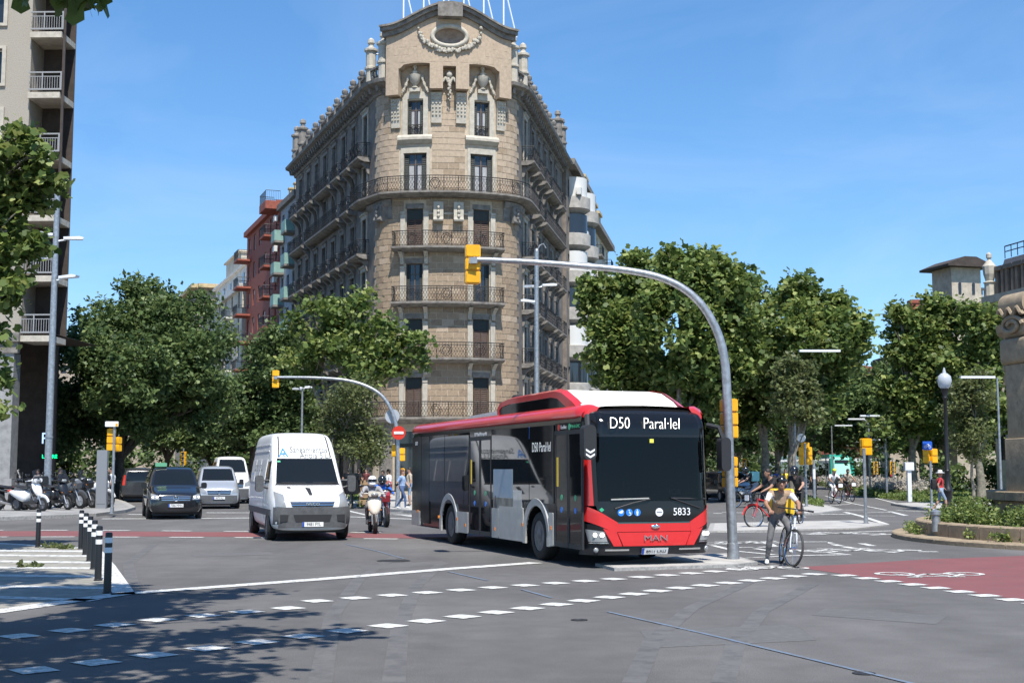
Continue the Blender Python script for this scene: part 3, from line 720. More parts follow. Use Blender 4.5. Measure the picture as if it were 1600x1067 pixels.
strip(c, [-4.15 + 8.3 / 36 * i for i in range(37)], lambda s: ZC - .3, ztop, -.6, 0)
strip(c, [-4.15 + 8.3 / 36 * i for i in range(37)], lambda s: ZC + .3, ztop, -.9, -.6)
c.build('gable', M_STONE2, CB)
blr = MB()   # gable stone courses, thin raised blocks
for r_i, (py0, py1) in enumerate(((100, 88), (88, 76), (76, 64), (64, 52), (52, 42), (42, 33))):
    z0, z1 = zz_(py0), zz_(py1); s = -4.1 + (.45 if r_i % 2 else 0)
    while s < 3.7:
        mid = s + .5
        cond = (abs(mid) > 2.5 or r_i == 0) and z1 < ztop(mid) - .2 and (z0 > zbot(mid) + .02)
        if cond and abs(mid) > .0:
            a, b = s + .02, min(4.1, s + .98)
            strip(blr, [a, b], lambda q: z0 + .02, lambda q: z1 - .02, .8, .815)
        s += 1.0
blr.build('gable_blocks', M_STONE2, CB)
c = MB(); top = [-4.32 + 8.64 / 44 * i for i in range(45)]
def capz(s): return ztop(max(-4.15, min(4.15, s)))
for (d0, d1, o0, o1) in ((-.12, .22, -.75, 1.0), (.22, .48, -.85, 1.25), (.48, .62, -.95, 1.4)):
    strip(c, top, lambda s: capz(s) + d0, lambda s: capz(s) + d1, o0, o1)
strip(c, [-.75, -.25, .25, .75], lambda s: zz_(34), lambda s: zz_(12), .3, 1.55); c.build('gable_cornice', M_GREYST, CB)
for s0, s1 in ((-.75, -.1), (.1, .75)): pass
# lattice tablets under the piers
for s0, s1, y0, y1 in ((.5, 1.22, 144, 191), (-1.22, -.5, 144, 191), (3.42, 4.05, 152, 197), (-4.05, -3.42, 152, 197)):
    c = MB(); z0, z1 = zz_(y1), zz_(y0); sweep(c, [(0, z0), (.16, z0), (.3, z1), (0, z1)], s0, s1)
    for i in range(3):
        for j in range(6):
            f = (j + .5) / 6; zc = z0 + (z1 - z0) * (.22 + .74 * f); sc_ = s0 + (s1 - s0) * (i + .5) / 3; o = .16 + .14 * (zc - z0) / (z1 - z0)
            p = PT(sc_, o); c.box((p[0], p[1], zc), (.12, .14, .12), math.atan2(p[2], -p[3]))
    c.build('lattice_tablet', M_CREAM, CB)
# oval window with garland
c = MB(); cz = zz_(60); n = 28; rx, rz_ = 1.12, .72
ov = [P3(rx * math.cos(2 * math.pi * k / n), .83, cz + rz_ * math.sin(2 * math.pi * k / n)) for k in range(n)]
c.tube(ov, .17, 8, closed=True); c.build('oval_frame', M_CREAM, CB, 60)
c = MB(); K = 5
rings = [[P3(rx * f * math.cos(2 * math.pi * k / n), .83 - .5 * (1 - f * f), cz + rz_ * f * math.sin(2 * math.pi * k / n)) for k in range(n)] for f in (1, .97, .9, .7, .4, .05)]
vs_ = [p for r_ in rings for p in r_]; c.add(vs_, [(i * n + k, i * n + (k + 1) % n, (i + 1) * n + (k + 1) % n, (i + 1) * n + k) for i in range(5) for k in range(n)]); c.build('oval_niche', mat('niche_plaster', (.27, .21, .165), .9, nscale=3, namt=.15), CB, 60)
c = MB()
for k in range(60):
    t = -1 + 2 * k / 59; s = t * 2.05; zc = cz + .35 - 1.5 * math.sqrt(max(0, 1 - t * t)) * .95 + .3 * t * t
    for j in range(2): c.ball(P3(s + rnd.uniform(-.1, .1), .86 + rnd.uniform(0, .1), zc + rnd.uniform(-.12, .12)), rnd.uniform(.07, .15), 6, 4)
c.build('garland', M_CREAM, CB, 40, kind='stuff')
c = MB()   # cartouche in the central niche
for k in range(16):
    t = k / 15; c.ball(P3(rnd.uniform(-.1, .1), .34 + rnd.uniform(0, .1), zz_(157) + t * 1.5), .06 + .1 * t, 6, 4)
for d in (-1, 1):
    for k in range(7): t = k / 6; c.ball(P3(d * (.1 + .3 * t), .42, zz_(128) + .25 * math.sin(t * 3)), .11, 6, 4)
c.ball(P3(0, .45, zz_(117)), (.22, .16, .26), 8, 6); c.build('cartouche', M_CREAM, CB, 40)
# roof-top steel frame
M_WSTEEL = mat('white_steel', (.7, .72, .74), .4)
c = MB(); yb = 2.2; zt = zp(-45); zb = ZC + .6
for i in range(6):
    x = -3.2 + i * 1.45
    c.cyl((x, yb, zb), (x, yb, zt), .07, n=5); c.cyl((x + .1, yb, zt - .3), (x + .95, yb, zp(40)), .05, n=5)
c.cyl((-3.4, yb, zt), (4.6, yb, zt), .08, n=5); c.cyl((-3.2, yb, zp(20)), (4.0, yb, zp(20)), .03, n=5)
for x0 in (-5.3, 4.6):
    c.cyl((x0, yb + .8, zp(68)), (x0 + .9, yb + .8, zp(68)), .06, n=5); c.cyl((x0 + (.9 if x0 > 0 else 0), yb + .8, zb), (x0 + (.9 if x0 > 0 else 0), yb + .8, zp(68)), .06, n=5)
c.build('roof_steel_frame', M_WSTEEL, CB)
# ================================================================== OTHER BUILDINGS
def simple_window(hw, h, frame, pane, blind=None):
    f = MB(); t = .07
    f.bx(-hw, -hw + t, -.05, .05, 0, h); f.bx(hw - t, hw, -.05, .05, 0, h); f.bx(-hw + t, hw - t, -.05, .05, h - t, h); f.bx(-hw + t, hw - t, -.05, .05, 0, t); f.bx(-.035, .035, -.045, .045, t, h - t)
    out = [('pane', p_) for p_ in ()]
    p = MB(); p.bx(-hw + t, -.035, -.01, .01, t, h - t); q = MB(); q.bx(.035, hw - t, -.01, .01, t, h - t)
    out = [('pane', p.mesh('pane', pane)), ('pane', q.mesh('pane', pane))]
    if blind: b = MB(); b.bx(-hw + t, hw - t, -.07, -.052, h * rnd.choice([.35, .55, .7]), h - t); out.append(('blind', b.mesh('blind', blind)))
    return f.mesh('window', frame), out
def block(name, label, A, B, h, depth, ncol, floors, wall, roofm=None, win=(.55, 1.6), frame=None, z0w=1.0, parent=None, blinds=None, cornice=.4, skip=(), corn_m=None, cat='building', back=True):
    """street block: facade A->B seen from its -y side; floors = list of floor z; every opening is real, each window a part"""
    A = Vector((A[0], A[1], 0)); B = Vector((B[0], B[1], 0)); d = B - A; L_ = d.length; rz = math.atan2(d.y, d.x)
    root = thing(name, label, cat, A, rz) if parent is None else parent
    hw, wh = win; xs = [L_ * (i + .5) / ncol for i in range(ncol)]; mb = MB(); ops = [(x, z + z0w) for z in floors for x in xs if (xs.index(x), floors.index(z)) not in skip]
    sx = sorted(set([0, L_] + [round(x + q * hw, 4) for x in xs for q in (-1, 1)]))
    for a, b in zip(sx, sx[1:]):
        mid = (a + b) / 2; z = 0
        for x, zb in sorted([o for o in ops if abs(o[0] - mid) < hw], key=lambda o: o[1]):
            mb.quad((a, 0, z), (b, 0, z), (b, 0, zb), (a, 0, zb)); z = zb + wh
        mb.quad((a, 0, z), (b, 0, z), (b, 0, h), (a, 0, h))
    for x, zb in ops:
        a, b, c_, e = x - hw, x + hw, zb, zb + wh
        for p, q in (((a, c_), (a, e)), ((a, e), (b, e)), ((b, e), (b, c_)), ((b, c_), (a, c_))): mb.quad((p[0], 0, p[1]), (q[0], 0, q[1]), (q[0], .25, q[1]), (p[0], .25, p[1]))
    mb.quad((0, 0, 0), (0, depth, 0), (0, depth, h), (0, 0, h)); mb.quad((L_, 0, 0), (L_, depth, 0), (L_, depth, h), (L_, 0, h)); mb.quad((0, depth, 0), (L_, depth, 0), (L_, depth, h), (0, depth, h))
    mb.build('wall', wall, root)
    r = MB(); r.quad((0, 0, h), (L_, 0, h), (L_, depth, h), (0, depth, h))
    if cornice: r.bx(-.1, L_ + .1, -cornice, -.01, h - .3, h + .25); r.bx(-cornice, -.01, -.01, depth, h - .3, h + .25); r.bx(L_ + .01, L_ + cornice, -.01, depth, h - .3, h + .25)
    r.build('roof', roofm or corn_m or wall, root)
    fr = frame or M_FRAME; cache = [simple_window(hw, wh, fr, M_PANE, b) for b in (blinds or [None, None])]
    for x, zb in ops:
        fm, ps = rnd.choice(cache); o = obj('window', fm, root, (x, .2, zb))
        for nme, me in ps: obj(nme, me, o)
    return root, L_, xs, rz
def loc_balcony(root, x, z, wd, o, slabm, railm, solid=False, rh=1.0, thick=.2):
    c = MB(); c.bx(x - wd / 2, x + wd / 2, -o, -.005, z - thick, z); b = c.build('balcony', slabm, root); r_ = MB()
    if solid: r_.bx(x - wd / 2, x + wd / 2, -o, -o + .06, z + .003, z + rh); r_.bx(x - wd / 2, x - wd / 2 + .06, -o + .06, -.01, z + .003, z + rh); r_.bx(x + wd / 2 - .06, x + wd / 2, -o + .06, -.01, z + .003, z + rh)
    else:
        pl = [(x - wd / 2 + .04, -.05), (x - wd / 2 + .04, -o + .04), (x + wd / 2 - .04, -o + .04), (x + wd / 2 - .04, -.05)]
        for zz in (.1, rh): r_.tube([(p[0], p[1], z + zz) for p in pl], .03, 4)
        for a, b2 in zip(pl, pl[1:]):
            n = max(1, int(math.hypot(a[0] - b2[0], a[1] - b2[1]) / .16))
            for i in range(n + 1): t = i / n; r_.tube([(a[0] + (b2[0] - a[0]) * t, a[1] + (b2[1] - a[1]) * t, z + .1), (a[0] + (b2[0] - a[0]) * t, a[1] + (b2[1] - a[1]) * t, z + rh)], .014, 3, False)
    r_.build('railing', railm, b); return b
M_BRICKRED = mat('brick_red_render', (.30, .085, .055), .85, nscale=3, namt=.15, bump=.2, bscale=60)
M_BLUEGR = mat('blue_grey_render', (.30, .33, .37), .85, nscale=1.2, namt=.15)
M_CRM = mat('cream_render', (.60, .53, .42), .85, nscale=1.0, namt=.12)
M_WHT = mat('off_white_render', (.66, .63, .58), .8, nscale=1.2, namt=.1)
M_STUC = mat('greige_stucco', (.34, .305, .255), .9, nscale=18, namt=.12, bump=.5, bscale=25)
M_MINT = mat('mint_panel', (.22, .36, .31), .6, nscale=2, namt=.1)
M_CONC = mat('oriel_concrete', (.38, .36, .33), .85, nscale=2, namt=.15, bump=.2)
M_OCH = mat('ochre_render', (.52, .40, .22), .85, nscale=1.5, namt=.15)
M_TAN = mat('tan_render', (.42, .34, .26), .85, nscale=1.5, namt=.15)
M_WFR = mat('white_window_frame', (.6, .6, .58), .5)
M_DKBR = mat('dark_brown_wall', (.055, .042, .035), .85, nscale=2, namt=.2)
M_SLATE = mat('slate_roof', (.10, .105, .12), .6, nscale=8, namt=.2)
M_VILLA = mat('villa_stone', (.46, .40, .32), .85, nscale=2, namt=.14)
M_TILE = mat('terracotta_roof', (.34, .16, .09), .85, nscale=5, namt=.2)
def LS(t): return (-9.6 - .358 * t, 92.4 + .934 * t)
def RS(t): return (.77 + .174 * t, 92.4 + .985 * t)
flo = lambda n, z0=5.0, st=3.1: [z0 + st * i for i in range(n)]
# left street, beyond the corner building (facade order A far -> B near so that -y looks to the street)
rt, L_, xs, _ = block('apartment_building', 'blue-grey narrow apartment house with mint balconies beside the red one', LS(36.2), LS(28.2), 27.2, 12, 3, flo(7), M_BLUEGR, win=(.55, 1.9), z0w=.8, corn_m=M_GREYST)
for z in flo(7):
    loc_balcony(rt, xs[0], z + .05, 1.7, 1.0, M_GREYST, M_MINT, True); loc_balcony(rt, xs[2] + .2, z + .05, 1.9, 1.1, M_GREYST, M_MINT, True)
m_ = MB(); m_.bx(1, 6, 2, 6, 27.3, 29.6); m_.build('roof_hut', M_WHT, rt)
for x in (1.5, 4, 6.5): m_ = MB(); m_.bx(x - .3, x + .3, .5, 1.1, 27.3, 28.8); m_.bx(x - .4, x + .4, .4, 1.2, 28.8, 28.95); m_.build('chimney', M_OCH, rt)
rt, L_, xs, _ = block('apartment_building', 'brick-red apartment house with dark railed balconies down the left street', LS(55.5), LS(36.4), 27.8, 12, 6, flo(8, 3.6, 3.0), M_BRICKRED, win=(.6, 1.7), frame=M_WFR, z0w=.8, blinds=[None, M_WHT, None])
for z in flo(8, 3.6, 3.0):
    loc_balcony(rt, xs[5], z + .05, 2.6, 1.5, M_BRICKRED, M_BLACK); loc_balcony(rt, xs[0], z + .05, 2.8, 1.5, M_BRICKRED, M_BLACK); 
loc_balcony(rt, xs[5], 27.95, 3.4, 1.5, M_BRICKRED, M_BLACK, thick=.8)
for x in (xs[5] + .9,):
    for z in flo(8, 3.6, 3.0)[5:]: m_ = MB(); m_.rbox((x, -.35, z + 1.7), (.8, .3, .6), .04); m_.build('air_conditioner', M_WFR, rt)
rt, L_, xs, _ = block('apartment_building', 'cream apartment house with stepped attic and flat chimney, far down the left street', LS(92), LS(58), 22.5, 12, 7, flo(6, 4, 3.1), M_CRM, win=(.6, 1.8), z0w=.8, frame=M_SHUTG, blinds=[None, M_SHUTG], corn_m=M_WHT)
m_ = MB(); m_.bx(3, L_ - 1, 1.5, 11, 22.55, 25.9); m_.bx(2.6, L_ - .6, 1.1, 11.4, 25.9, 26.15); m_.build('attic', M_WHT, rt)
m_ = MB(); m_.bx(5, 17, 2.5, 10, 26.2, 29.2); m_.bx(4.7, 17.3, 2.2, 10.3, 29.2, 29.4); m_.build('attic', M_CRM, rt)
for i in range(6): m_ = MB(); m_.bx(5 + i * 5, 6.1 + i * 5, 1.43, 1.49, 23.6, 25.2); m_.build('attic_window', M_PANE, rt)
m_ = MB(); m_.bx(30, 31, 4, 5.4, 26.2, 31.5); m_.bx(29.8, 31.2, 3.8, 5.6, 31.5, 31.9); m_.build('chimney', M_OCH, rt)
for z in flo(6, 4, 3.1):
    for x in (xs[1], xs[5]): loc_balcony(rt, x, z + .05, 3, 1.1, M_WHT, M_BLACK)
rt, L_, xs, _ = block('apartment_building', 'small tan block with flat brown eaves at the far left street end', LS(118), LS(96), 27.5, 12, 5, flo(7, 4, 3.1), M_TAN, cornice=.9, corn_m=M_OCH)
# other side of the left street: closes the view under the trees
rt, L_, xs, _ = block('apartment_building', 'shaded grey block behind the big plane tree, left street', (-33, 92), (-66, 178), 8.5, 14, 24, flo(2, 4.0, 2.6), M_GREYST)
# right street, beyond the corner building
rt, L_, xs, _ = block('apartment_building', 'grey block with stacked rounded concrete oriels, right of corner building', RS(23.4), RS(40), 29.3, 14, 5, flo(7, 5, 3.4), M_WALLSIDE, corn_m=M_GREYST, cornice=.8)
for i, t in enumerate((3.6, 10.5)):
    for k in range(7):
        z = 4.6 + 3.4 * k; c = MB(); c.lathe([(1.0, 0), (1.75, .5), (1.75, 1.55), (1.65, 1.6), (1.6, 1.6), (1.2, 1.62)], 14, (t, 0, z), a0=180, a1=360); ol = c.build('oriel', M_CONC, rt, 30)
        c = MB(); c.lathe([(1.45, 1.62), (1.45, 3.38)], 14, (t, 0, z), a0=180, a1=360); c.build('oriel_glazing', M_PANE if k % 2 else M_WFR, ol, 30)
for k in range(4): c = MB(); c.rbox((2.3 + k * .9, -.9 - .1 * k, 27.0 - k * 1.2), (.9, .4, .7), .05); c.build('air_conditioner', M_WFR, rt)
rt, L_, xs, _ = block('apartment_building', 'cream block with ochre roof turrets beyond the oriel block', RS(40.3), RS(60), 27.5, 14, 6, flo(7, 5, 3.2), M_CRM, corn_m=M_GREYST, cornice=.8)
for i, (x, hh) in enumerate(((1.5, 4.2), (6, 3.6), (10.5, 3.2), (15, 3.0))): m_ = MB(); m_.bx(x, x + 2.6, .6, 3, 27.8, 27.8 + hh); m_.bx(x - .2, x + 2.8, .4, 3.2, 27.8 + hh, 28.1 + hh); m_.build('roof_turret', M_OCH, rt)
for z in flo(7, 5, 3.2):
    for x in (xs[1], xs[4]): loc_balcony(rt, x, z + .05, 2.6, 1.0, M_GREYST, M_BLACK)
a = W(940, 700, 175); b = W(1010, 700, 185)
rt, L_, xs, _ = block('apartment_building', 'pale block with roof balustrade peeping over the trees, right street', (a.x, a.y), (b.x, b.y), 26.6, 12, 4, flo(6, 5, 3.2), M_WHT)
for i in range(14): m_ = MB(); m_.lathe([(.1, 0), (.16, .5), (.1, 1.0)], 6, (.2 + i * L_ / 14, -.2, 26.9)); m_.build('baluster', M_WHT, rt)
m_ = MB(); m_.bx(0, L_, -.4, 0, 27.9, 28.1); m_.build('balustrade_rail', M_WHT, rt)
m_ = MB(); m_.lathe([(.3, 0), (.3, 1.2), (.15, 1.5), (.05, 3.4)], 8, (L_ * .62, -.2, 28.1)); m_.build('pinnacle', M_WHT, rt)
# right far side
a = W(1296, 700, 190); b = W(1372, 700, 205)
rt, L_, xs, _ = block('apartment_building', 'brick apartment block with white terraces between the avenue trees', (a.x, a.y), (b.x, b.y), 17.5, 6, 4, flo(5, 2.5, 3.0), M_BRICKRED, win=(.7, 1.5), frame=M_WFR)
for z in flo(5, 2.5, 3.0): loc_balcony(rt, L_ * .55, z + .05, L_ * .9, 1.4, M_WHT, M_WHT, True)
m_ = MB(); m_.prism([(3, 17.6), (7.0, 20.6), (7.6, 20.6), (12, 17.6)], 'xz', 1, 5.8); m_.build('pitched_roof', M_TAN, rt)
m_ = MB(); m_.bx(.4, 3.2, 1, 4, 17.6, 19.6); m_.build('roof_hut', M_OCH, rt)
a = W(1390, 700, 150); b = W(1466, 700, 150)
rt, L_, xs, _ = block('apartment_building', 'dark-eaved tan house behind the right-hand plane trees', (a.x, a.y), (b.x, b.y), 14.4, 4, 4, flo(4, 3, 2.8), M_TAN, cornice=.6, corn_m=M_DKBR)
m_ = MB(); m_.bx(L_ * .66, L_ * .66 + 1.6, 2, 3.4, 14.6, 21.2); m_.bx(L_ * .66 - .15, L_ * .66 + 1.75, 1.9, 3.5, 21.2, 21.6); m_.build('chimney', M_BRICKRED, rt)
a = W(1491, 700, 118); b = W(1580, 700, 119.5)
rt, L_, xs, _ = block('villa', 'pale villa with square belvedere tower and balustraded roof, far right', (a.x, a.y), (b.x, b.y), 17.2, 3.5, 4, flo(4, 2.5, 3.4), M_VILLA, corn_m=M_VILLA, cornice=.5)
for i in range(9): m_ = MB(); x = 1.9 + i * .42; m_.bx(x - .1, x + .1, -.35, -.15, 17.48, 18.1); m_.build('baluster', M_VILLA, rt)
m_ = MB(); m_.bx(1.7, L_, -.45, -.05, 18.1, 18.3); m_.build('balustrade_rail', M_VILLA, rt)
tw = MB(); w2 = 3.0
tw.bx(-.3, w2 - .3, -.9, 2.2, 0, 13.2); tw.bx(-.3, w2 - .3, 1.2, 2.2, 13.2, 16.2); tw.bx(-.3, .45, -.9, 1.2, 13.2, 16.2); tw.bx(1.95, w2 - .3, -.9, 1.2, 13.2, 16.2)
arc = [(.45, 15.1)] + [(1.2 - .75 * math.cos(math.pi * k / 10), 15.1 + .75 * math.sin(math.pi * k / 10)) for k in range(11)] + [(1.95, 16.2), (.45, 16.2)]
tw.prism([p for i, p in enumerate(arc) if i != 1], 'xz', -.9, -.5); tw.bx(-.3, w2 - .3, -.9, 2.2, 16.2, 20.0); tw.build('tower', M_VILLA, rt)
m_ = MB(); m_.bx(-1.1, w2 + .5, -1.7, 3.0, 20.0, 20.2); m_.prism([(-1.1, 20.2), (w2 + .5, 20.2), (w2 / 2 + .3, 20.9), (w2 / 2 - .9, 20.9)], 'xz', -1.7, 3.0); m_.build('tower_roof', M_DKBR, rt)
for x in (.5, 1.9): m_ = MB(); m_.bx(x - .14, x + .14, -.96, -.88, 17.6, 18.5); m_.lathe([(.14, 0), (.14, .06)], 10, (x, -.92, 18.5), M=Matrix.Rotation(R(90), 4, 'X')); m_.build('tower_window', M_PANE, rt)
a = W(1556, 700, 96); b = W(1760, 700, 82)
rt, L_, xs, _ = block('mansion', 'grey stone mansion with mansard dormers at the far right edge', (a.x, a.y), (b.x, b.y), 14.2, 12, 9, flo(4, 1.5, 3.3), M_VILLA, win=(.5, 2.0), cornice=.7)
m_ = MB(); m_.prism([(0.2, 14.5), (1.2, 17.3), (10.5, 17.3), (11.8, 14.5)], 'yz', .1, L_); m_.build('mansard_roof', M_SLATE, rt)
for i in range(8):
    x = 1.1 + i * 1.25; m_ = MB(); m_.bx(x - .5, x - .22, .05, 1.2, 14.5, 16.3); m_.bx(x + .22, x + .5, .05, 1.2, 14.5, 16.3); m_.bx(x - .6, x + .6, -.1, 1.2, 16.3, 16.6); d_ = m_.build('dormer', M_WALLSIDE, rt)
    m_ = MB(); m_.bx(x - .22, x + .22, .3, .36, 14.5, 16.3); m_.build('pane', M_PANE, d_)
m_ = MB(); m_.tube([(.5, 1.0, 18.2), (L_, 1.0, 18.2)], .05, 4); m_.tube([(.5, 1.0, 17.8), (L_, 1.0, 17.8)], .04, 4)
for i in range(20): m_.cyl((.5 + i * .8, 1, 17.3), (.5 + i * .8, 1, 18.2), .04, n=4)
m_.build('roof_railing', M_BLACK, rt)
m_ = MB(); m_.lathe([(.4, 0), (.4, .9), (.5, 1.0), (.3, 1.1), (.45, 1.6), (.5, 2.2), (.2, 2.6), (.1, 2.7), (.2, 2.85), (.2, 3.1), (.05, 3.25)], 10, (.3, -.2, 14.5)); m_.build('roof_statue', M_CREAM, rt)
# long avenue frontage that closes the view under the right-hand trees
rt, L_, xs, _ = block('apartment_building', 'long pale frontage glimpsed behind the avenue tree trunks', (20, 240), (95, 215), 11, 10, 20, flo(2, 3.5, 3.4), M_TAN)

a = W(20, 700, 215); b = W(330, 700, 205)
block('apartment_building', 'shaded tan frontage closing the far end of the left street', (a.x, a.y), (b.x, b.y), 19, 10, 14, flo(5, 4, 3.1), M_TAN)
# left edge building with loggias ------------------------------------------------
DL = 65.0
def lz(py, px=40): return W(px, py, DL).z
xe = W(37, 400, DL).x; xl = W(89, 400, DL).x
LB = thing('apartment_building', 'grey-beige stucco building with white-railed loggias at the left edge', 'building', (xe, DL, 0), R(-1.5))
zt_ = 30.0; base = lz(521); fls = [lz(p) for p in (525, 432, 338, 243, 147, 53)] + [lz(53) + 2.98, lz(53) + 5.96]
mb = MB(); wx = [(-3.45, -1.45)]
winz = [(f + .55, f + 2.35) for f in fls]
z = base
for zb, ze in winz:
    mb.quad((-1.45, 0, z), (0, 0, z), (0, 0, zt_), (-1.45, 0, zt_)) if z == base else None
    mb.quad((-3.45, 0, z), (-1.45, 0, z), (-1.45, 0, zb), (-3.45, 0, zb)); mb.quad((-30, 0, z), (-3.45, 0, z), (-3.45, 0, zb), (-30, 0, zb)); mb.quad((-30, 0, zb), (-3.45, 0, zb), (-3.45, 0, ze), (-30, 0, ze)); z = ze
mb.quad((-30, 0, z), (-1.45, 0, z), (-1.45, 0, zt_), (-30, 0, zt_)); mb.quad((0, 0, base), (0, 1.7, base), (0, 1.7, zt_), (0, 0, zt_))
for zb, ze in winz:
    for p, q in (((-3.45, zb), (-3.45, ze)), ((-3.45, ze), (-1.45, ze)), ((-1.45, ze), (-1.45, zb)), ((-1.45, zb), (-3.45, zb))): mb.quad((p[0], 0, p[1]), (q[0], 0, q[1]), (q[0], .35, q[1]), (p[0], .35, p[1]))
wd = xl - xe
mb.quad((-30, 12, 0), (wd - 4.3, 12, 0), (wd - 4.3, 12, zt_), (-30, 12, zt_)); mb.quad((-30, 0, zt_), (wd, 0, zt_), (wd - 4.3, 12, zt_), (-30, 12, zt_)); mb.build('wall', M_STUC, LB)
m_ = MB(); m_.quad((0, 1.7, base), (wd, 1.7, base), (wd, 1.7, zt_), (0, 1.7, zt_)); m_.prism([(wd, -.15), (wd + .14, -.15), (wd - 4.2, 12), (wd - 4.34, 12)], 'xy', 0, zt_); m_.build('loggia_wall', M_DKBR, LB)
for zb, ze in winz:
    fm, ps = simple_window(1.0, ze - zb, M_WFR, M_PANE); o = obj('window', fm, LB, (-2.45, .3, zb))
    for n_, me in ps: obj(n_, me, o)
    m_ = MB(); m_.bx(-3.65, -1.25, -.1, -.004, zb - .15, zb); m_.bx(-1.45, -1.25, -.1, -.004, zb, ze); m_.bx(-3.65, -3.45, -.1, -.004, zb, ze); m_.bx(-3.65, -1.25, -.1, -.004, ze, ze + .14); m_.build('window_surround', M_CREAM, LB)
for f in fls:
    m_ = MB(); m_.bx(.02, wd - .02, -.3, 1.68, f - .30, f); b = m_.build('loggia_slab', M_CREAM, LB)
    r_ = MB(); r_.bx(.03, wd + .05, -.28, -.22, f + 1.0, f + 1.07); r_.bx(.03, wd + .05, -.28, -.22, f + .12, f + .2); r_.bx(wd - .02, wd + .05, -.28, -.22, f + .2, f + 1.0); r_.bx(wd * .42, wd * .42 + .06, -.28, -.22, f + .2, f + 1.0)
    r_.bx(.03, wd + .05, -.27, -.23, f + .8, f + .84)
    for i in range(13): x = .1 + i * (wd - .15) / 12; r_.bx(x - .012, x + .012, -.265, -.235, f + .2, f + .8)
    r_.build('railing', mat('grey_rail', (.26, .26, .26), .5), b)
m_ = MB(); m_.bx(-30, .1, -.5, 0, base - .45, base - .01); m_.bx(-30, .0, -.35, 0, base - 1.0, base - .45); m_.build('base_cornice', M_GREYST, LB)
for x in (-.75, -5.2, -9.6):
    m_ = MB(); m_.bx(x - .55, x + .55, -.25, .6, 1.35, base - 1.0); m_.bx(x - .72, x + .72, -.4, .75, 0, 1.35); m_.build('column', mat('grey_stone_pier', (.27, .265, .26), .8, nscale=3, namt=.15), LB)
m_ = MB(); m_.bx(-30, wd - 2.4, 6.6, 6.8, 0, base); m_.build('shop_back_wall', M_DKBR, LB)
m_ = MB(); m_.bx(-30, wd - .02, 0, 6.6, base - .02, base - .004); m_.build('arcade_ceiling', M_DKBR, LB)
text_mesh('parking_letter', 'P', .8, mat('lit_sign_blue', (.35, .5, .8), .5, emit=.6), LB, (.78, 1.6, 3.35), Matrix.Rotation(R(90), 4, 'X'))
text_mesh('open_sign', 'LLIURE', .26, mat('green_led', (.0, .9, .25), .5, emit=3), LB, (1.05, 1.6, 2.45), Matrix.Rotation(R(90), 4, 'X'))
# ================================================================== TREES
def leaf_mat(name, ca, cb, cc):
    m = bpy.data.materials.new(name); m.use_nodes = True; N = m.node_tree; L = N.links; b = N.nodes['Principled BSDF']
    at = N.nodes.new('ShaderNodeAttribute'); at.attribute_name = 'leaf_tone'
    cr = N.nodes.new('ShaderNodeValToRGB'); e = cr.color_ramp.elements; e[0].color = (*ca, 1); e[1].color = (*cc, 1); k = e.new(.55); k.color = (*cb, 1)
    L.new(at.outputs['Fac'], cr.inputs[0]); L.new(cr.outputs[0], b.inputs['Base Color']); b.inputs['Roughness'].default_value = .5; b.inputs['Specular IOR Level'].default_value = .35
    t = N.nodes.new('ShaderNodeBsdfTranslucent'); h = N.nodes.new('ShaderNodeHueSaturation'); h.inputs['Value'].default_value = 1.25; h.inputs['Hue'].default_value = .485
    L.new(cr.outputs[0], h.inputs['Color']); L.new(h.outputs[0], t.inputs[0]); mx = N.nodes.new('ShaderNodeMixShader'); mx.inputs[0].default_value = .42
    L.new(b.outputs[0], mx.inputs[1]); L.new(t.outputs[0], mx.inputs[2]); L.new(mx.outputs[0], N.nodes['Material Output'].inputs[0]); MATS[name] = m; return m
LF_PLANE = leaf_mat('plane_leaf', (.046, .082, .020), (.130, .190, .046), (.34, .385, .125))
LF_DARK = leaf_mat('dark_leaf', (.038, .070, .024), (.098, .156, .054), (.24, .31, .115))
LF_OLIVE = leaf_mat('olive_leaf', (.07, .088, .030), (.12, .145, .052), (.19, .22, .09))
M_BARK = mat('plane_bark', (.30, .27, .21), .9, nscale=7, namt=.3, col2=(.11, .095, .075), bump=.4, bscale=20)
M_BARKD = mat('dark_bark', (.10, .085, .07), .9, nscale=9, namt=.3, bump=.4, bscale=20)
LEAF_LOBED = np.array([(0, 0, 0), (.42, .12, .05), (.30, .42, .03), (.40, .78, -.02), (0, 1.0, -.06), (-.40, .78, -.02), (-.30, .42, .03), (-.42, .12, .05)])
LEAF_QUAD = np.array([(0, 0, 0), (.36, .42, .07), (0, 1.0, -.05), (-.36, .42, .07)])
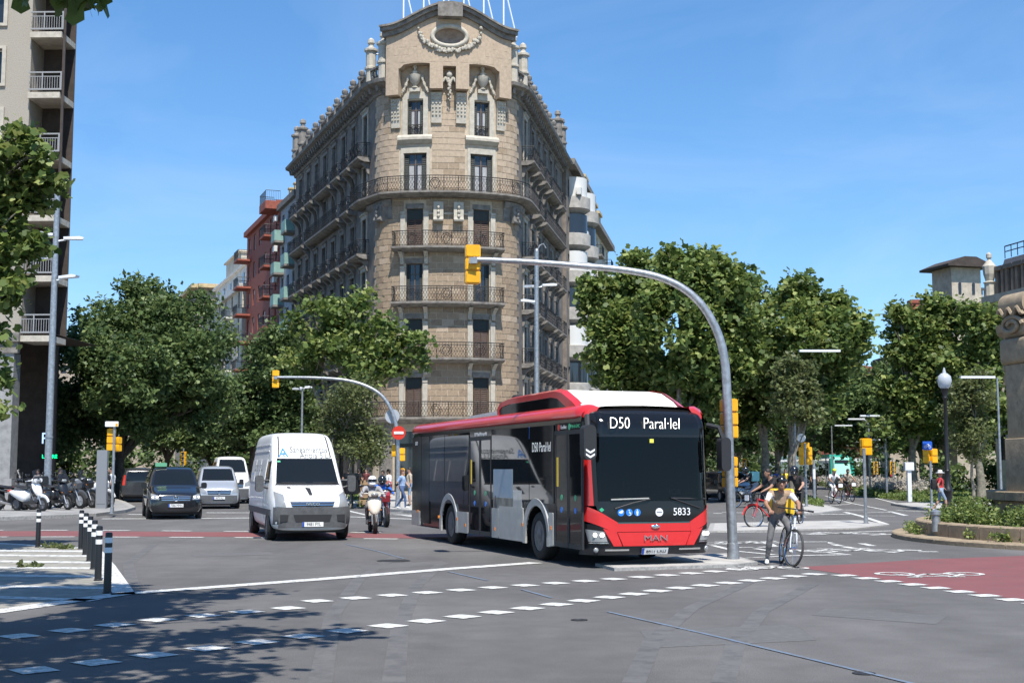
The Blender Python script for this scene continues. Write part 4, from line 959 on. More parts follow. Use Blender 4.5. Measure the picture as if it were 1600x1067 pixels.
def leaves(name, pts, tone, size, shape, m, parent, seed, up=.35, kind=None):
    rg = np.random.default_rng(seed); n = len(pts); k = len(shape)
    nr = rg.normal(size=(n, 3)); nr[:, 2] = np.abs(nr[:, 2]) + up; nr /= np.linalg.norm(nr, axis=1)[:, None]
    t = rg.normal(size=(n, 3)); t -= nr * (t * nr).sum(1)[:, None]; t /= np.linalg.norm(t, axis=1)[:, None]; b = np.cross(nr, t)
    sz = size * rg.uniform(.45, 1.4, n)
    V = pts[:, None, :] + sz[:, None, None] * (shape[None, :, 0:1] * t[:, None, :] + shape[None, :, 1:2] * b[:, None, :] + shape[None, :, 2:3] * nr[:, None, :])
    me = bpy.data.meshes.new(name); me.vertices.add(n * k); me.vertices.foreach_set('co', V.reshape(-1).astype(np.float32))
    me.loops.add(n * k); me.loops.foreach_set('vertex_index', np.arange(n * k, dtype=np.int32))
    me.polygons.add(n); me.polygons.foreach_set('loop_start', np.arange(0, n * k, k, dtype=np.int32))
    me.update(calc_edges=True); me.validate()
    a = me.attributes.new('leaf_tone', 'FLOAT', 'POINT'); a.data.foreach_set('value', np.repeat(np.clip(tone, 0, 1), k).astype(np.float32))
    me.materials.append(m); return obj(name, me, parent, kind=kind)
def crown_points(blobs, n, seed, clump=.38, per=16, filt=None):
    rg = np.random.default_rng(seed); vol = np.array([b[3] * b[4] * b[5] for b in blobs]) ** .75; cnt = (n / per * vol / vol.sum()).astype(int) + 1; P_ = []; T_ = []
    for b, c in zip(blobs, cnt):
        # each limb mass breaks up into sprays of uneven size that stick out to different depths
        ns = max(5, int(9 + 3.2 * (b[3] * b[5]) ** .5)) if c > 14 else 3
        d = rg.normal(size=(ns, 3)); d /= np.linalg.norm(d, axis=1)[:, None]
        sc = np.array(b[:3]) + d * (rg.uniform(.4, 1.08, ns) ** .8)[:, None] * np.array(b[3:6]); sr = rg.uniform(.17, .46, ns)
        wgt = sr ** 2; pick = rg.choice(ns, c, p=wgt / wgt.sum())
        v = rg.normal(size=(c, 3)); v /= np.linalg.norm(v, axis=1)[:, None]
        rad = sr[pick] * min(b[3], b[4], b[5] * 1.3) * rg.uniform(.1, 1, c) ** .45
        ctr = sc[pick] + v * rad[:, None] * np.array([.95, .95, 1.05])
        qn = np.linalg.norm((ctr - np.array(b[:3])) / np.array(b[3:6]), axis=1); ctr = np.array(b[:3]) + (ctr - np.array(b[:3])) * np.minimum(1, 1.22 / np.maximum(qn, 1e-6))[:, None]
        off = np.clip(rg.normal(size=(c, per, 3)), -1.8, 1.8) * clump * rg.uniform(.5, 1.15, c)[:, None, None]; off[:, :, 2] *= .65
        hgt = (ctr[:, 2] - b[2]) / max(.1, b[5])
        P_.append((ctr[:, None, :] + off).reshape(-1, 3)); T_.append((rg.normal(.49, .20, c)[:, None] + rg.normal(0, .19, (c, per))).reshape(-1))
    P_ = np.concatenate(P_); T_ = np.concatenate(T_)
    if filt is not None: k = filt(P_); P_, T_ = P_[k], T_[k]
    return P_, T_
def tree(name, label, base, blobs, n, size, m, seed, tr=.22, bark=None, shape=LEAF_QUAD, fork=None, clump=.38, lean=(0, 0), filt=None, group=None, per=16):
    x, y = base; root = thing(name, label, 'tree', (x, y, 0), 0, group); B = [(b[0] - x, b[1] - y, *b[2:]) for b in blobs]
    rg = random.Random(seed); zc = min(b[2] for b in B); fk = fork or max(2.2, zc * .55); mb = MB()
    top = Vector((lean[0] * fk, lean[1] * fk, fk)); pts = [Vector((0, 0, 0)), Vector((lean[0] * fk * .3 + .05, .04, fk * .35)), Vector((lean[0] * fk * .7 - .04, 0, fk * .7)), top]
    mb.tube(pts, [tr * 1.35, tr, tr * .9, tr * .8], 9)
    for b in B:
        c = Vector(b[:3]); d = c - top
        if d.length > 9: pass
        mid = top.lerp(c, .5) + Vector((rg.uniform(-.4, .4), rg.uniform(-.4, .4), rg.uniform(-.1, .5)))
        mb.tube([top - Vector((0, 0, .15)), top.lerp(mid, .5) + Vector((rg.uniform(-.15, .15), 0, 0)), mid, c], [tr * .62, tr * .5, tr * .38, tr * .2], 7)
        for _ in range(5):
            e = c + Vector((rg.uniform(-1, 1) * b[3], rg.uniform(-1, 1) * b[4], rg.uniform(-.3, 1) * b[5])) * .8
            s = mid.lerp(c, rg.uniform(.2, 1)); mb.tube([s, s.lerp(e, .5) + Vector((0, 0, rg.uniform(0, .3))), e], [tr * .2, tr * .13, tr * .05], 5)
    mb.build('trunk', bark or M_BARK, root, 60)
    P_, T_ = crown_points(B, n, seed, clump, per, filt); leaves('crown', P_, T_, size, shape, m, root, seed + 1); return root
def pb(px, py, Y, rpx, rpy, rd=None, dy=0):
    c = W(px, py, Y + dy); s = (Y + dy) / FPX; return (c.x, c.y, c.z, rpx * s, rd or rpx * s, rpy * s)
def gx(px, Y): return (W(px, 700, Y).x, Y)
# left street
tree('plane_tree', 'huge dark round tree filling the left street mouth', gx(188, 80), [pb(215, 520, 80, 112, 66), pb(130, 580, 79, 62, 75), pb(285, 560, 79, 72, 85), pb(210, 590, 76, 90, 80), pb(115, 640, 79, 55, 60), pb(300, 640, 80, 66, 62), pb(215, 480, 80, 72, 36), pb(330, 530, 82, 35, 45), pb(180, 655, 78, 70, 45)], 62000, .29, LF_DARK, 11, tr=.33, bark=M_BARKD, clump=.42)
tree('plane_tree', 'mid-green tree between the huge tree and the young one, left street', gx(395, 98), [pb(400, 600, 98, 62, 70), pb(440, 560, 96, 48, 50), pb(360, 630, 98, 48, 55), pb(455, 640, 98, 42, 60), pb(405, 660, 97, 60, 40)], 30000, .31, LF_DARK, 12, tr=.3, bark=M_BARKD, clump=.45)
tree('plane_tree', 'bright open-crowned plane tree leaning in front of the corner building', gx(512, 69), [pb(500, 500, 69, 40, 38), pb(560, 500, 69, 38, 42), pb(610, 545, 68, 46, 32), pb(640, 540, 67, 26, 22), pb(545, 550, 68, 52, 34), pb(478, 560, 69, 42, 40), pb(580, 575, 67, 40, 24), pb(465, 510, 70, 18, 26), pb(600, 515, 68, 26, 24), pb(493, 472, 69, 18, 18), pb(562, 468, 69, 16, 18), pb(655, 560, 67, 18, 12)], 8200, .25, LF_PLANE, 13, tr=.2, shape=LEAF_LOBED, clump=.36, lean=(.06, 0))
tree('sapling', 'young olive-grey street tree with thin straight trunk by the black bin', gx(549, 62), [pb(545, 655, 62, 50, 52), pb(550, 620, 62, 36, 36), pb(580, 690, 62, 32, 34), pb(512, 680, 62, 30, 38), pb(560, 700, 62, 40, 22)], 8200, .16, LF_OLIVE, 14, tr=.075, clump=.3, fork=2.6)
for i, (px, py, Y, rp, lb) in enumerate([(262, 640, 118, 60, 'dark tree far down the left street, behind the black taxi'), (330, 665, 132, 50, 'dark tree far down the left street, behind the silver van'), (395, 690, 120, 44, 'low dark tree behind the white box van roof'), (475, 690, 105, 44, 'shaded tree beside the narrow lamp in the left street'), (75, 650, 92, 48, 'shaded tree behind the tall left lamp column')]):
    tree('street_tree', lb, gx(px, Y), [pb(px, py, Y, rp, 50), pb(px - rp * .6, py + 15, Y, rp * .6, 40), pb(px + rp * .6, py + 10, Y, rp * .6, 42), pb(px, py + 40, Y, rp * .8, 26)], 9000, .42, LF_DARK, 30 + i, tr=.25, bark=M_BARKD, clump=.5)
# right-hand avenue
tree('plane_tree', 'plane tree overlapping the oriel block, leftmost of the avenue', gx(985, 74), [pb(952, 485, 74, 40, 48), pb(985, 450, 74, 48, 42), pb(945, 565, 74, 32, 50), pb(985, 540, 73, 55, 66), pb(1010, 620, 74, 50, 40), pb(928, 455, 74, 18, 22)], 21204, .275, LF_PLANE, 15, tr=.26, shape=LEAF_LOBED, clump=.4)
tree('plane_tree', 'tallest plane tree behind the curved signal arm', gx(1068, 70), [pb(1070, 430, 70, 62, 36), pb(1110, 470, 70, 66, 52), pb(1060, 520, 69, 60, 60), pb(1140, 450, 70, 40, 34), pb(1090, 590, 70, 62, 50), pb(1150, 530, 70, 46, 60), pb(1055, 405, 70, 24, 20), pb(1030, 460, 70, 36, 36)], 26784, .275, LF_PLANE, 16, tr=.3, shape=LEAF_LOBED, clump=.4)
tree('plane_tree', 'plane tree just right of the big signal pole', gx(1196, 76), [pb(1190, 520, 76, 50, 60), pb(1170, 600, 76, 52, 66), pb(1215, 590, 76, 48, 60), pb(1180, 470, 76, 26, 34), pb(1190, 640, 76, 62, 30)], 18972, .275, LF_PLANE, 17, tr=.28, shape=LEAF_LOBED, clump=.4)
tree('plane_tree', 'plane tree with twin rounded tops above the long white lamp', gx(1238, 72), [pb(1246, 470, 72, 34, 40), pb(1300, 500, 72, 50, 38), pb(1260, 530, 71, 62, 50), pb(1325, 520, 72, 28, 36), pb(1300, 570, 72, 34, 40), pb(1235, 585, 72, 46, 44), pb(1250, 445, 72, 18, 16), pb(1265, 640, 72, 46, 28)], 22320, .275, LF_PLANE, 18, tr=.27, shape=LEAF_LOBED, clump=.4)
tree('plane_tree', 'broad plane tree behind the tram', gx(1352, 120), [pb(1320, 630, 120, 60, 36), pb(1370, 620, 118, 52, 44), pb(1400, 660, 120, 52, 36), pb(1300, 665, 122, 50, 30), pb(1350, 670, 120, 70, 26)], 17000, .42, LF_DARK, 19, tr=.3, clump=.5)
tree('plane_tree', 'tall plane tree in front of the villa tower', gx(1425, 84), [pb(1430, 515, 84, 40, 46), pb(1408, 535, 84, 24, 34), pb(1462, 485, 84, 28, 24), pb(1405, 480, 84, 14, 20), pb(1465, 510, 84, 44, 42), pb(1420, 590, 84, 40, 56), pb(1480, 580, 83, 50, 56), pb(1450, 640, 84, 62, 40), pb(1405, 640, 84, 40, 50)], 22320, .275, LF_PLANE, 20, tr=.28, shape=LEAF_LOBED, clump=.4)
tree('plane_tree', 'plane tree close beside the stone monument', gx(1530, 80), [pb(1535, 510, 80, 36, 40), pb(1525, 580, 80, 40, 52), pb(1545, 640, 80, 46, 44), pb(1580, 560, 82, 40, 60)], 15624, .275, LF_PLANE, 21, tr=.25, shape=LEAF_LOBED, clump=.4)
tree('young_tree', 'slim light green young tree right of the black lamp post', gx(1518, 66), [pb(1518, 640, 66, 30, 46), pb(1522, 600, 66, 20, 30), pb(1510, 690, 66, 28, 22)], 5200, .20, LF_OLIVE, 22, tr=.08, clump=.32)
tree('young_tree', 'slim young tree among the trunks right of the signal pole', gx(1240, 60), [pb(1238, 610, 60, 34, 50), pb(1262, 640, 60, 22, 30), pb(1232, 570, 60, 18, 30)], 4200, .22, LF_OLIVE, 23, tr=.07, clump=.32)
for i, (px, Y, lb) in enumerate([(1150, 96, 'background plane tree directly behind the big signal pole'), (1215, 108, 'background plane tree behind the twin pedestrian signals'), (1268, 128, 'background plane tree left of the tram'), (1090, 100, 'background plane tree above the bus windscreen'), (1440, 118, 'background plane tree beyond the flower meadow'), (1560, 110, 'background plane tree behind the monument'), (1640, 100, 'background plane tree past the right edge')]):
    tree('plane_tree', lb, gx(px, Y), [pb(px, 640, Y, 58, 48), pb(px - 35, 610, Y, 40, 44), pb(px + 35, 620, Y, 42, 44), pb(px, 590, Y, 40, 40), pb(px, 680, Y, 62, 24)], 9500, .42, LF_DARK, 50 + i, tr=.27, clump=.5)
# near tree on the left, and the one overhead that throws the shadow on the road
tree('plane_tree', 'nearer plane tree reaching in from the left edge beside the stucco building', (-16.2, 27.5), [pb(-20, 270, 28, 70, 60), pb(45, 245, 28, 34, 38), pb(60, 300, 28.5, 28, 30), pb(10, 360, 28, 52, 62), pb(15, 450, 28, 34, 40), pb(-25, 560, 28, 30, 50), pb(-60, 400, 28, 70, 130), pb(-5, 520, 28, 10, 25), pb(4, 640, 28, 8, 22), pb(30, 215, 28, 26, 24)], 8600, .17, LF_PLANE, 24, tr=.2, shape=LEAF_LOBED, clump=.2)
tree('plane_tree', 'overhead plane tree whose leaf tips hang into the top left corner', (-7.4, 6.2), [(-5.90, 13.2, 10.2, 2.7, 2.6, 1.5), (-4.50, 9.6, 8.2, 2.6, 1.7, 1.1), (-3.10, 7.2, 7.2, 1.7, 1.2, .8), (-8.30, 14.5, 11.0, 3.2, 3.0, 1.8), (-7.30, 8.5, 8.4, 2.6, 2.2, 1.6), (-2.20, 8.2, 7.4, 1.2, .8, .5), (-5.10, 5.5, 7.0, 2.4, 1.8, 1.2), (-3.00, 11.3, 8.9, 1.4, .9, .6), (-1.70, 9.6, 8.2, 1.3, .8, .5), (-3.70, 13.0, 9.8, 1.6, 1.2, .7), (-2.30, 6.2, 6.4, 1.2, 1.0, .6)], 30000, .19, LF_PLANE, 25, tr=.22, shape=LEAF_LOBED, clump=.26, fork=4.6, filt=lambda P_: (P_[:, 2] > 1.95 + .372 * (P_[:, 1] + 6.2)))
# the leafy twig tip hanging in view
tw_ = thing('leafy_twig', 'dark plane-leaf twig tip hanging at the top left corner', 'twig', tuple(W(120, -40, 9.0)))
o0 = W(120, -40, 9.0); rg = random.Random(3); tmb = MB(); PP = []
for px, py, n_ in ((118, 2, 16), (140, 12, 12), (132, 0, 12), (85, 4, 8), (78, -4, 6), (40, -2, 4), (155, 8, 3), (28, -3, 4), (160, 0, 3)):
    for _ in range(n_): c = W(px + rg.uniform(-13, 13), py + rg.uniform(-14, 4) - 6, 9 + rg.uniform(-.2, .2)) - o0; PP.append(tuple(c))
leaves('leaf_cluster', np.array(PP), np.full(len(PP), .3), .16, LEAF_LOBED, LF_PLANE, tw_, 5, up=0)
tmb.tube([Vector((-.5, 0, .3)), Vector((-.2, 0, .2)), Vector((.1, 0, .02))], [.012, .01, .004], 5); tmb.tube([Vector((-.2, 0, .2)), Vector((-.2, 0, .1))], .006, 5); tmb.build('stem', M_BARKD, tw_)
# ================================================================== STREET FURNITURE
M_LENS = mat('signal_lens_dark', (.02, .02, .02), .2); M_RED = mat('red_lens_lit', (1, .05, .02), .4, emit=3); M_GREEN = mat('green_lens_lit', (.05, 1, .4), .4, emit=3)
M_SIGNW = mat('sign_white', (.75, .75, .74), .4); M_SIGNB = mat('sign_blue', (.015, .09, .45), .4); M_SIGNG = mat('sign_back_grey', (.42, .44, .46), .5, .3)
M_CASTBLK = mat('cast_iron_black', (.02, .02, .021), .45, .3, nscale=10, namt=.2)
M_LAMPW = mat('lamp_white', (.68, .70, .72), .4)
def head(parent, c, face, n=3, seg=.26, wd=.30, dp=.2, lit=None, name='signal_head'):
    """yellow signal head of n cells; face = angle its lenses look to (0 = +Y, away from the camera)"""
    h = n * seg; T = Matrix.Translation(c) @ Matrix.Rotation(face, 4, 'Z'); mb = MB(T)
    for i in range(n):
        z = -h / 2 + seg * (i + .5); mb.rbox((0, 0, z), (wd, dp, seg - .012), .035); mb.rbox((0, -dp / 2 - .015, z), (wd * .86, .03, seg * .82), .03)
    mb.bx(-wd * .3, wd * .3, -dp * .3, dp * .3, -h / 2, h / 2)
    o = mb.build(name, M_YEL, parent, 35)
    for i in range(n):
        z = -h / 2 + seg * (i + .5); v = MB(T); v.lathe([(.095, 0), (.105, .0), (.11, .15), (.1, .15)], 10, (0, dp / 2, z), a0=0, a1=180, M=Matrix.Rotation(R(-90), 4, 'X') @ Matrix.Rotation(R(180), 4, 'Z')); v.build('visor', M_BLACK, o, 40)
        l = MB(T); l.lathe([(.095, .0), (.095, .012)], 12, (0, dp / 2, z), M=Matrix.Rotation(R(-90), 4, 'X')); l.build('lens', lit[1] if lit and lit[0] == i else M_LENS, o)
    return o
def arm_signal(label, base_px, Y, path, hd, r0, r1, group=None):
    b = W(base_px, 700, Y); root = thing('traffic_signal', label, 'traffic signal', (b.x, Y, 0), 0, group)
    pts = [Vector((0, 0, 0))] + [W(px, py, Y) - Vector((b.x, Y, 0)) for px, py in path]; pts = smooth_path(pts, 5); n = len(pts)
    mb = MB(); mb.tube(pts, [r0 + (r1 - r0) * i / (n - 1) for i in range(n)], 14); mb.lathe([(r0 * 1.9, 0), (r0 * 1.9, .02), (r0 * 1.25, .03), (r0 * 1.2, .35), (r0 * 1.02, .36)], 14); mb.build('pole', M_STEEL, root, 50)
    e = W(*hd, Y) - Vector((b.x, Y, 0)); h = head(root, e + Vector((0, .14, 0)), R(8)); 
    c = MB(); c.box(tuple(e + Vector((.02, -.02, .05))), (.16, .18, .12)); c.build('clamp', M_STEEL, root); return root, b
# big curved arm on the right
rt, b = arm_signal('tall grey curved-arm signal pole right of the bus', 1143, 25.6, [(1141, 760), (1137, 640), (1131, 555), (1112, 500), (1080, 460), (1035, 435), (975, 422), (900, 415), (820, 409), (740, 405.5)], (738, 412), .098, .052)
for px, py, a, n_ in ((1139, 654, 8, 3), (1140.5, 737, -12, 3)): head(rt, W(px, py, 25.9) - Vector((b.x, 25.6, 0)), R(a), n_, wd=.31, seg=.26 if py < 700 else .2)
rt, b = arm_signal('smaller curved-arm signal pole with no-entry sign, left of the bus', 622, 58, [(622, 720), (620, 672), (611, 640), (596, 618), (572, 603), (540, 594), (500, 590.5), (460, 589.5), (430, 589.5)], (430, 592), .10, .055)
def disc(parent, c, r, m, name='sign_disc', th=.03, n=24, rz=0):
    mb = MB(Matrix.Translation(c) @ Matrix.Rotation(rz, 4, 'Z')); mb.lathe([(.01, 0), (r, 0), (r, th), (.01, th)], n, (0, 0, 0), M=Matrix.Rotation(R(90), 4, 'X')); return mb.build(name, m, parent)
o = Vector((b.x, 58, 0)); sg = disc(rt, W(623, 676, 57.8) - o, .30, M_SIGNRED, 'no_entry_sign'); mb = MB(); c = W(623, 676, 57.76) - o; mb.bx(c.x - .21, c.x + .21, c.y - .012, c.y, c.z - .055, c.z + .055); mb.build('white_bar', M_SIGNW, sg)
disc(rt, W(613, 650, 58.15) - o, .32, M_SIGNG, 'sign_back')
head(rt, W(627, 710, 58.1) - o, R(15), 2, .29, .3); head(rt, W(617, 704, 58.2) - o, R(70), 2, .27, .25); head(rt, W(629, 737, 58.1) - o, R(15), 2, .16, .16)
def post_signal(label, px, Y, top, heads, sign=None, r=.055, name='pedestrian_signal', z0=.1):
    b = W(px, 700, Y); o = Vector((b.x, Y, 0)); root = thing(name, label, 'traffic signal', (b.x, Y, z0)); o.z = z0
    mb = MB(); zt = W(px, top, Y).z - z0; mb.cyl((0, 0, 0), (0, 0, zt), r, r * .9, 12); mb.lathe([(r * 2, 0), (r * 2, .02), (r * 1.3, .03), (r * 1.25, .25), (r, .26)], 12); mb.build('pole', M_STEEL, root, 50)
    for hx, hy, a, n_, sgm, wdt in heads: head(root, W(hx, hy, Y + .16) - o, R(a), n_, sgm, wdt)
    return root, o
rt, o = post_signal('yellow-headed signal on a kerbside post near the parked motorcycles', 178, 50, 660, [(174, 687, 5, 3, .28, .30), (184, 694, 60, 2, .28, .2)], z0=.13)
mb = MB(); c = W(176, 662.5, 50) - o; mb.rbox((c.x, c.y - .1, c.z), (.5, .03, .2), .03); s_ = mb.build('street_name_plate', M_SIGNW, rt); mb = MB(); mb.bx(c.x + .14, c.x + .23, c.y - .12, c.y - .116, c.z - .09, c.z + .02); mb.build('plate_mark', M_YEL, s_)
rt, o = post_signal('twin-headed pedestrian signal with round white sign beside the crowd', 1258, 62, 692, [(1254, 712, -35, 2, .42, .3), (1263, 712, 30, 2, .42, .3), (1258, 697, 0, 1, .36, .36)])
disc(rt, W(1252, 684, 61.9) - o, .2, M_SIGNW, 'round_sign'); text_mesh('sign_letter', 'T', .28, mat('sign_grey', (.3, .3, .3), .5), rt, W(1252, 684, 61.85) - o, Matrix.Rotation(R(90), 4, 'X'))
rt, o = post_signal('single yellow pedestrian signal on the pale crossing island', 1350, 43, 700, [(1353, 698, 10, 2, .28, .34)], z0=.04)
rt, o = post_signal('twin yellow signal under the blue bicycle sign', 1453, 59, 720, [(1448, 712, -30, 2, .32, .3), (1458, 712, 25, 2, .32, .34)])
mb = MB(); c = W(1449, 696, 58.9) - o; mb.rbox((c.x, c.y, c.z), (.42, .03, .38), .04); bs = mb.build('bicycle_sign', M_SIGNB, rt)
mb = MB()
for sx in (-.09, .09): mb.tube([(c.x + sx + .055 * math.cos(a), c.y - .02, c.z - .05 + .055 * math.sin(a)) for a in [2 * math.pi * k / 12 for k in range(12)]], .009, 4, closed=True)
for p, q in (((-.09, -.05), (-.04, .05)), ((-.04, .05), (.06, .05)), ((.06, .05), (0, -.05)), ((0, -.05), (-.09, -.05)), ((.09, -.05), (.05, .09))): mb.cyl((c.x + p[0], c.y - .02, c.z + p[1]), (c.x + q[0], c.y - .02, c.z + q[1]), .009, n=4)
mb.build('bicycle_pictogram', M_SIGNW, bs)
post_signal('far amber signal beside the tram, left post', 1368, 100, 715, [(1368, 731, 180, 3, .33, .34)], r=.06); post_signal('far amber signal beside the tram, right post', 1394, 100, 715, [(1394, 731, 180, 3, .33, .34)], r=.06)
post_signal('far amber signal among the trunks right of the bus', 1163, 95, 722, [(1163, 727, 170, 3, .33, .34)], r=.06); post_signal('far amber signal in the shade of the left street', 287, 95, 700, [(287, 716, 170, 3, .33, .34)], r=.06)
# short plain posts, box cabinets, totem, bins
def gpost(name, label, px, Y, top, r, m, cat='post', z0=.1):
    b = W(px, 700, Y); root = thing(name, label, cat, (b.x, Y, z0)); mb = MB(); h = W(px, top, Y).z - z0; mb.cyl((0, 0, 0), (0, 0, h), r, r, 12); mb.lathe([(r, 0), (r * 1.1, .03), (.01, .06)], 12, (0, 0, h)); mb.build('pole', m, root, 50); return root, h
rt, h = gpost('post', 'plain grey post with white sticker left of the crossing cyclists', 1271, 66, 720, .07, M_STEEL); mb = MB(); mb.lathe([(.073, 0), (.073, .5)], 12, (0, 0, h - .9)); mb.build('sticker', M_SIGNW, rt)
def cabinet(label, px, Y, top, bot, wd, dp, m, name='utility_cabinet', z0=.1, post=None):
    b = W(px, 700, Y); zt = W(px, top, Y).z - z0; zb = max(.0, W(px, bot, Y).z - z0); root = thing(name, label, 'cabinet', (b.x, Y, z0)); mb = MB(); mb.rbox((0, 0, (zt + zb) / 2), (wd, dp, zt - zb), .04); mb.build('body', m, root)
    mb = MB(); mb.bx(-wd * .42, wd * .42, -dp / 2 - .012, -dp / 2, zb + (zt - zb) * .08, zb + (zt - zb) * .9); mb.build('door', m, root)
    if zb > .3: mb = MB(); mb.bx(-wd * .22, wd * .22, -dp * .3, dp * .3, 0, zb); mb.build('plinth', m, root)
    return root
cabinet('white cabinet on a pale plinth beyond the flower meadow', 1419, 70, 722, 735, .46, .35, M_LAMPW); cabinet('grey slab totem behind the parked motorcycles', 161, 57, 703, 830, .45, .2, mat('totem_grey', (.2, .21, .225), .5), 'information_totem', .13)
b = W(550, 700, 60.5); rt = thing('litter_bin', 'black ribbed litter bin under the young street tree', 'bin', (b.x, 60.5, .13)); mb = MB(); mb.lathe([(.30, .55), (.36, .6), (.38, 1.2), (.34, 1.22), (.34, 1.3), (.40, 1.32), (.40, 1.5), (.33, 1.5)], 16); mb.build('drum', M_CASTBLK, rt, 40)
for k in range(16): a = 2 * math.pi * k / 16; mb = MB(); mb.cyl((.385 * math.cos(a), .385 * math.sin(a), .62), (.395 * math.cos(a), .395 * math.sin(a), 1.2), .02, n=5); mb.build('rib', M_CASTBLK, rt)
mb = MB(); mb.cyl((0, .42, 0), (0, .42, 1.5), .04, n=8); mb.cyl((0, .42, .9), (0, .1, .9), .03, n=6); mb.build('support', M_CASTBLK, rt)
b = W(557, 700, 61); rt = thing('planter_box', 'small wooden tree-guard crate with grass by the bin', 'planter', (b.x + .5, 61.5, .13)); mb = MB()
for k in range(4): mb.bx(-.35, .35, -.3 + .005 * k, -.26 + .005 * k, .06 + k * .3, .28 + k * .3)
for x in (-.33, .33): mb.bx(x - .04, x + .04, -.25, -.17, 0, 1.2)
mb.build('slats', mat('raw_wood', (.34, .22, .12), .8, nscale=8, namt=.2), rt)
P_, T_ = crown_points([(0, .1, .2, .45, .35, .18)], 260, 5, .12); leaves('grass', P_, T_, .14, LEAF_QUAD, LF_PLANE, rt, 6, kind='stuff')
# lamp columns with several flat heads
def lamp_column(label, px, Y, top, heads, r=.13, z0=.13):
    b = W(px, 700, Y); o = Vector((b.x, Y, z0)); root = thing('lamp_column', label, 'lamp post', (b.x, Y, z0)); h = W(px, top, Y).z - z0; mb = MB(); mb.tube([(0, 0, 0), (0, 0, h * .5), (0, 0, h)], [r * 1.25, r * 1.05, r * .85], 14); mb.lathe([(r * 1.35, 3.0), (r * 1.35, 3.06)], 14); mb.lathe([(r * .9, 0), (r * .5, .12), (.02, .14)], 14, (0, 0, h)); mb.build('pole', M_STEEL, root, 50)
    for hx, hy, sd, dep in heads:
        z = W(px, hy, Y).z - z0; ln = abs(hx - px) / FPX * Y; mb = MB(); mb.tube([(0, 0, z - .1), (sd * ln * .45, dep * .4, z)], .04, 6); M = Matrix.Translation((sd * ln * .78, dep * .7, z + .03)) @ Matrix.Rotation(math.atan2(dep, sd * ln), 4, 'Z') @ Matrix.Rotation(R(-4), 4, 'Y')
        mb.M = M; mb.prism([(-.4, 0), (.4, -.02), (.44, .06), (.25, .12), (-.4, .1)], 'xz', -.16, .16); mb.build('lamp_head', M_LAMPW, root)
    return root
lamp_column('tall grey lamp column with four flat heads by the left building', 76, 56, 296, [(52, 369, -1, -.2), (108, 374, 1, .3), (56, 404, -1, .5), (107, 436, 1, -.2)])
rt = lamp_column('tall grey lamp column before the corner building right side', 839, 72, 392, [(864, 447, 1, .2), (826, 448, -1, .6), (820, 473, -1, -.2)], r=.14)
mb = MB(); b = W(839, 700, 72); pts = [W(839, 392, 72), W(843, 384, 72), W(849, 381, 72), W(853, 388, 72)]; mb.tube([p - Vector((b.x, 72, .13)) for p in pts], .04, 6); mb.build('top_hook', M_STEEL, rt)
lamp_column('thin dark lamp column between left-street trees behind the van', 471, 84, 606, [(478, 607, 1, 0), (462, 609, -1, .3)], r=.07)
def bar_lamp(label, px, Y, top, x0, x1, r=.06, curve=False, extra=()):
    b = W(px, 700, Y); root = thing('bar_lamp', label, 'lamp post', (b.x, Y, 0)); h = W(px, top, Y).z; mb = MB(); xs_ = (x0 - px) / FPX * Y; xe_ = (x1 - px) / FPX * Y
    if curve: mb.tube(smooth_path([(0, 0, 0), (0, 0, h - 1.0), (0, 0, h - .45), (math.copysign(.2, xs_), 0, h - .1), (math.copysign(.6, xs_), 0, h), (xs_, 0, h)], 4), r, 8)
    else: mb.cyl((0, 0, 0), (0, 0, h), r * 1.1, r * .8, 8)
    mb.build('pole', M_STEEL, root, 50); mb = MB(); mb.box(((xs_ + xe_) / 2, 0, h + .02), (abs(xe_ - xs_), .22, .1)); mb.build('lamp_bar', M_LAMPW, root)
    for (ex0, ex1, ey) in extra: z = W(px, ey, Y).z; mb = MB(); mb.box((((ex0 + ex1) / 2 - px) / FPX * Y, 0, z), (abs(ex1 - ex0) / FPX * Y, .2, .09)); mb.build('lamp_bar', M_LAMPW, root)
bar_lamp('long white bar lamp high before the twin-topped plane tree', 1243, 60, 549, 1252, 1316, .035); bar_lamp('bar lamp poking out of leaves, left of the long white one', 1240, 80, 621, 1198, 1236, extra=((1236, 1244, 620),)); bar_lamp('low bar lamp over the far traffic right of the bus', 1185, 110, 660, 1168, 1186); bar_lamp('lowest bar lamp near the red-lit road', 1152, 120, 687, 1150, 1162)
bar_lamp('white bar lamp reaching left from behind the monument', 1562, 60, 590, 1504, 1558); bar_lamp('curved lamp post just right of the tram', 1358, 90, 655, 1326, 1352, .07, True, ((1361, 1375, 687),)); bar_lamp('taller curved lamp post right of the tram', 1384, 84, 650, 1345, 1376, .08, True, ((1386, 1396, 682),)); bar_lamp('small bar lamp in the leaves above the tram', 1290, 130, 680, 1274, 1288); bar_lamp('bar lamp above the left end of the tram roof', 1300, 112, 665, 1305, 1332); bar_lamp('double-headed far lamp over the flower meadow', 1428, 105, 673, 1424, 1436)
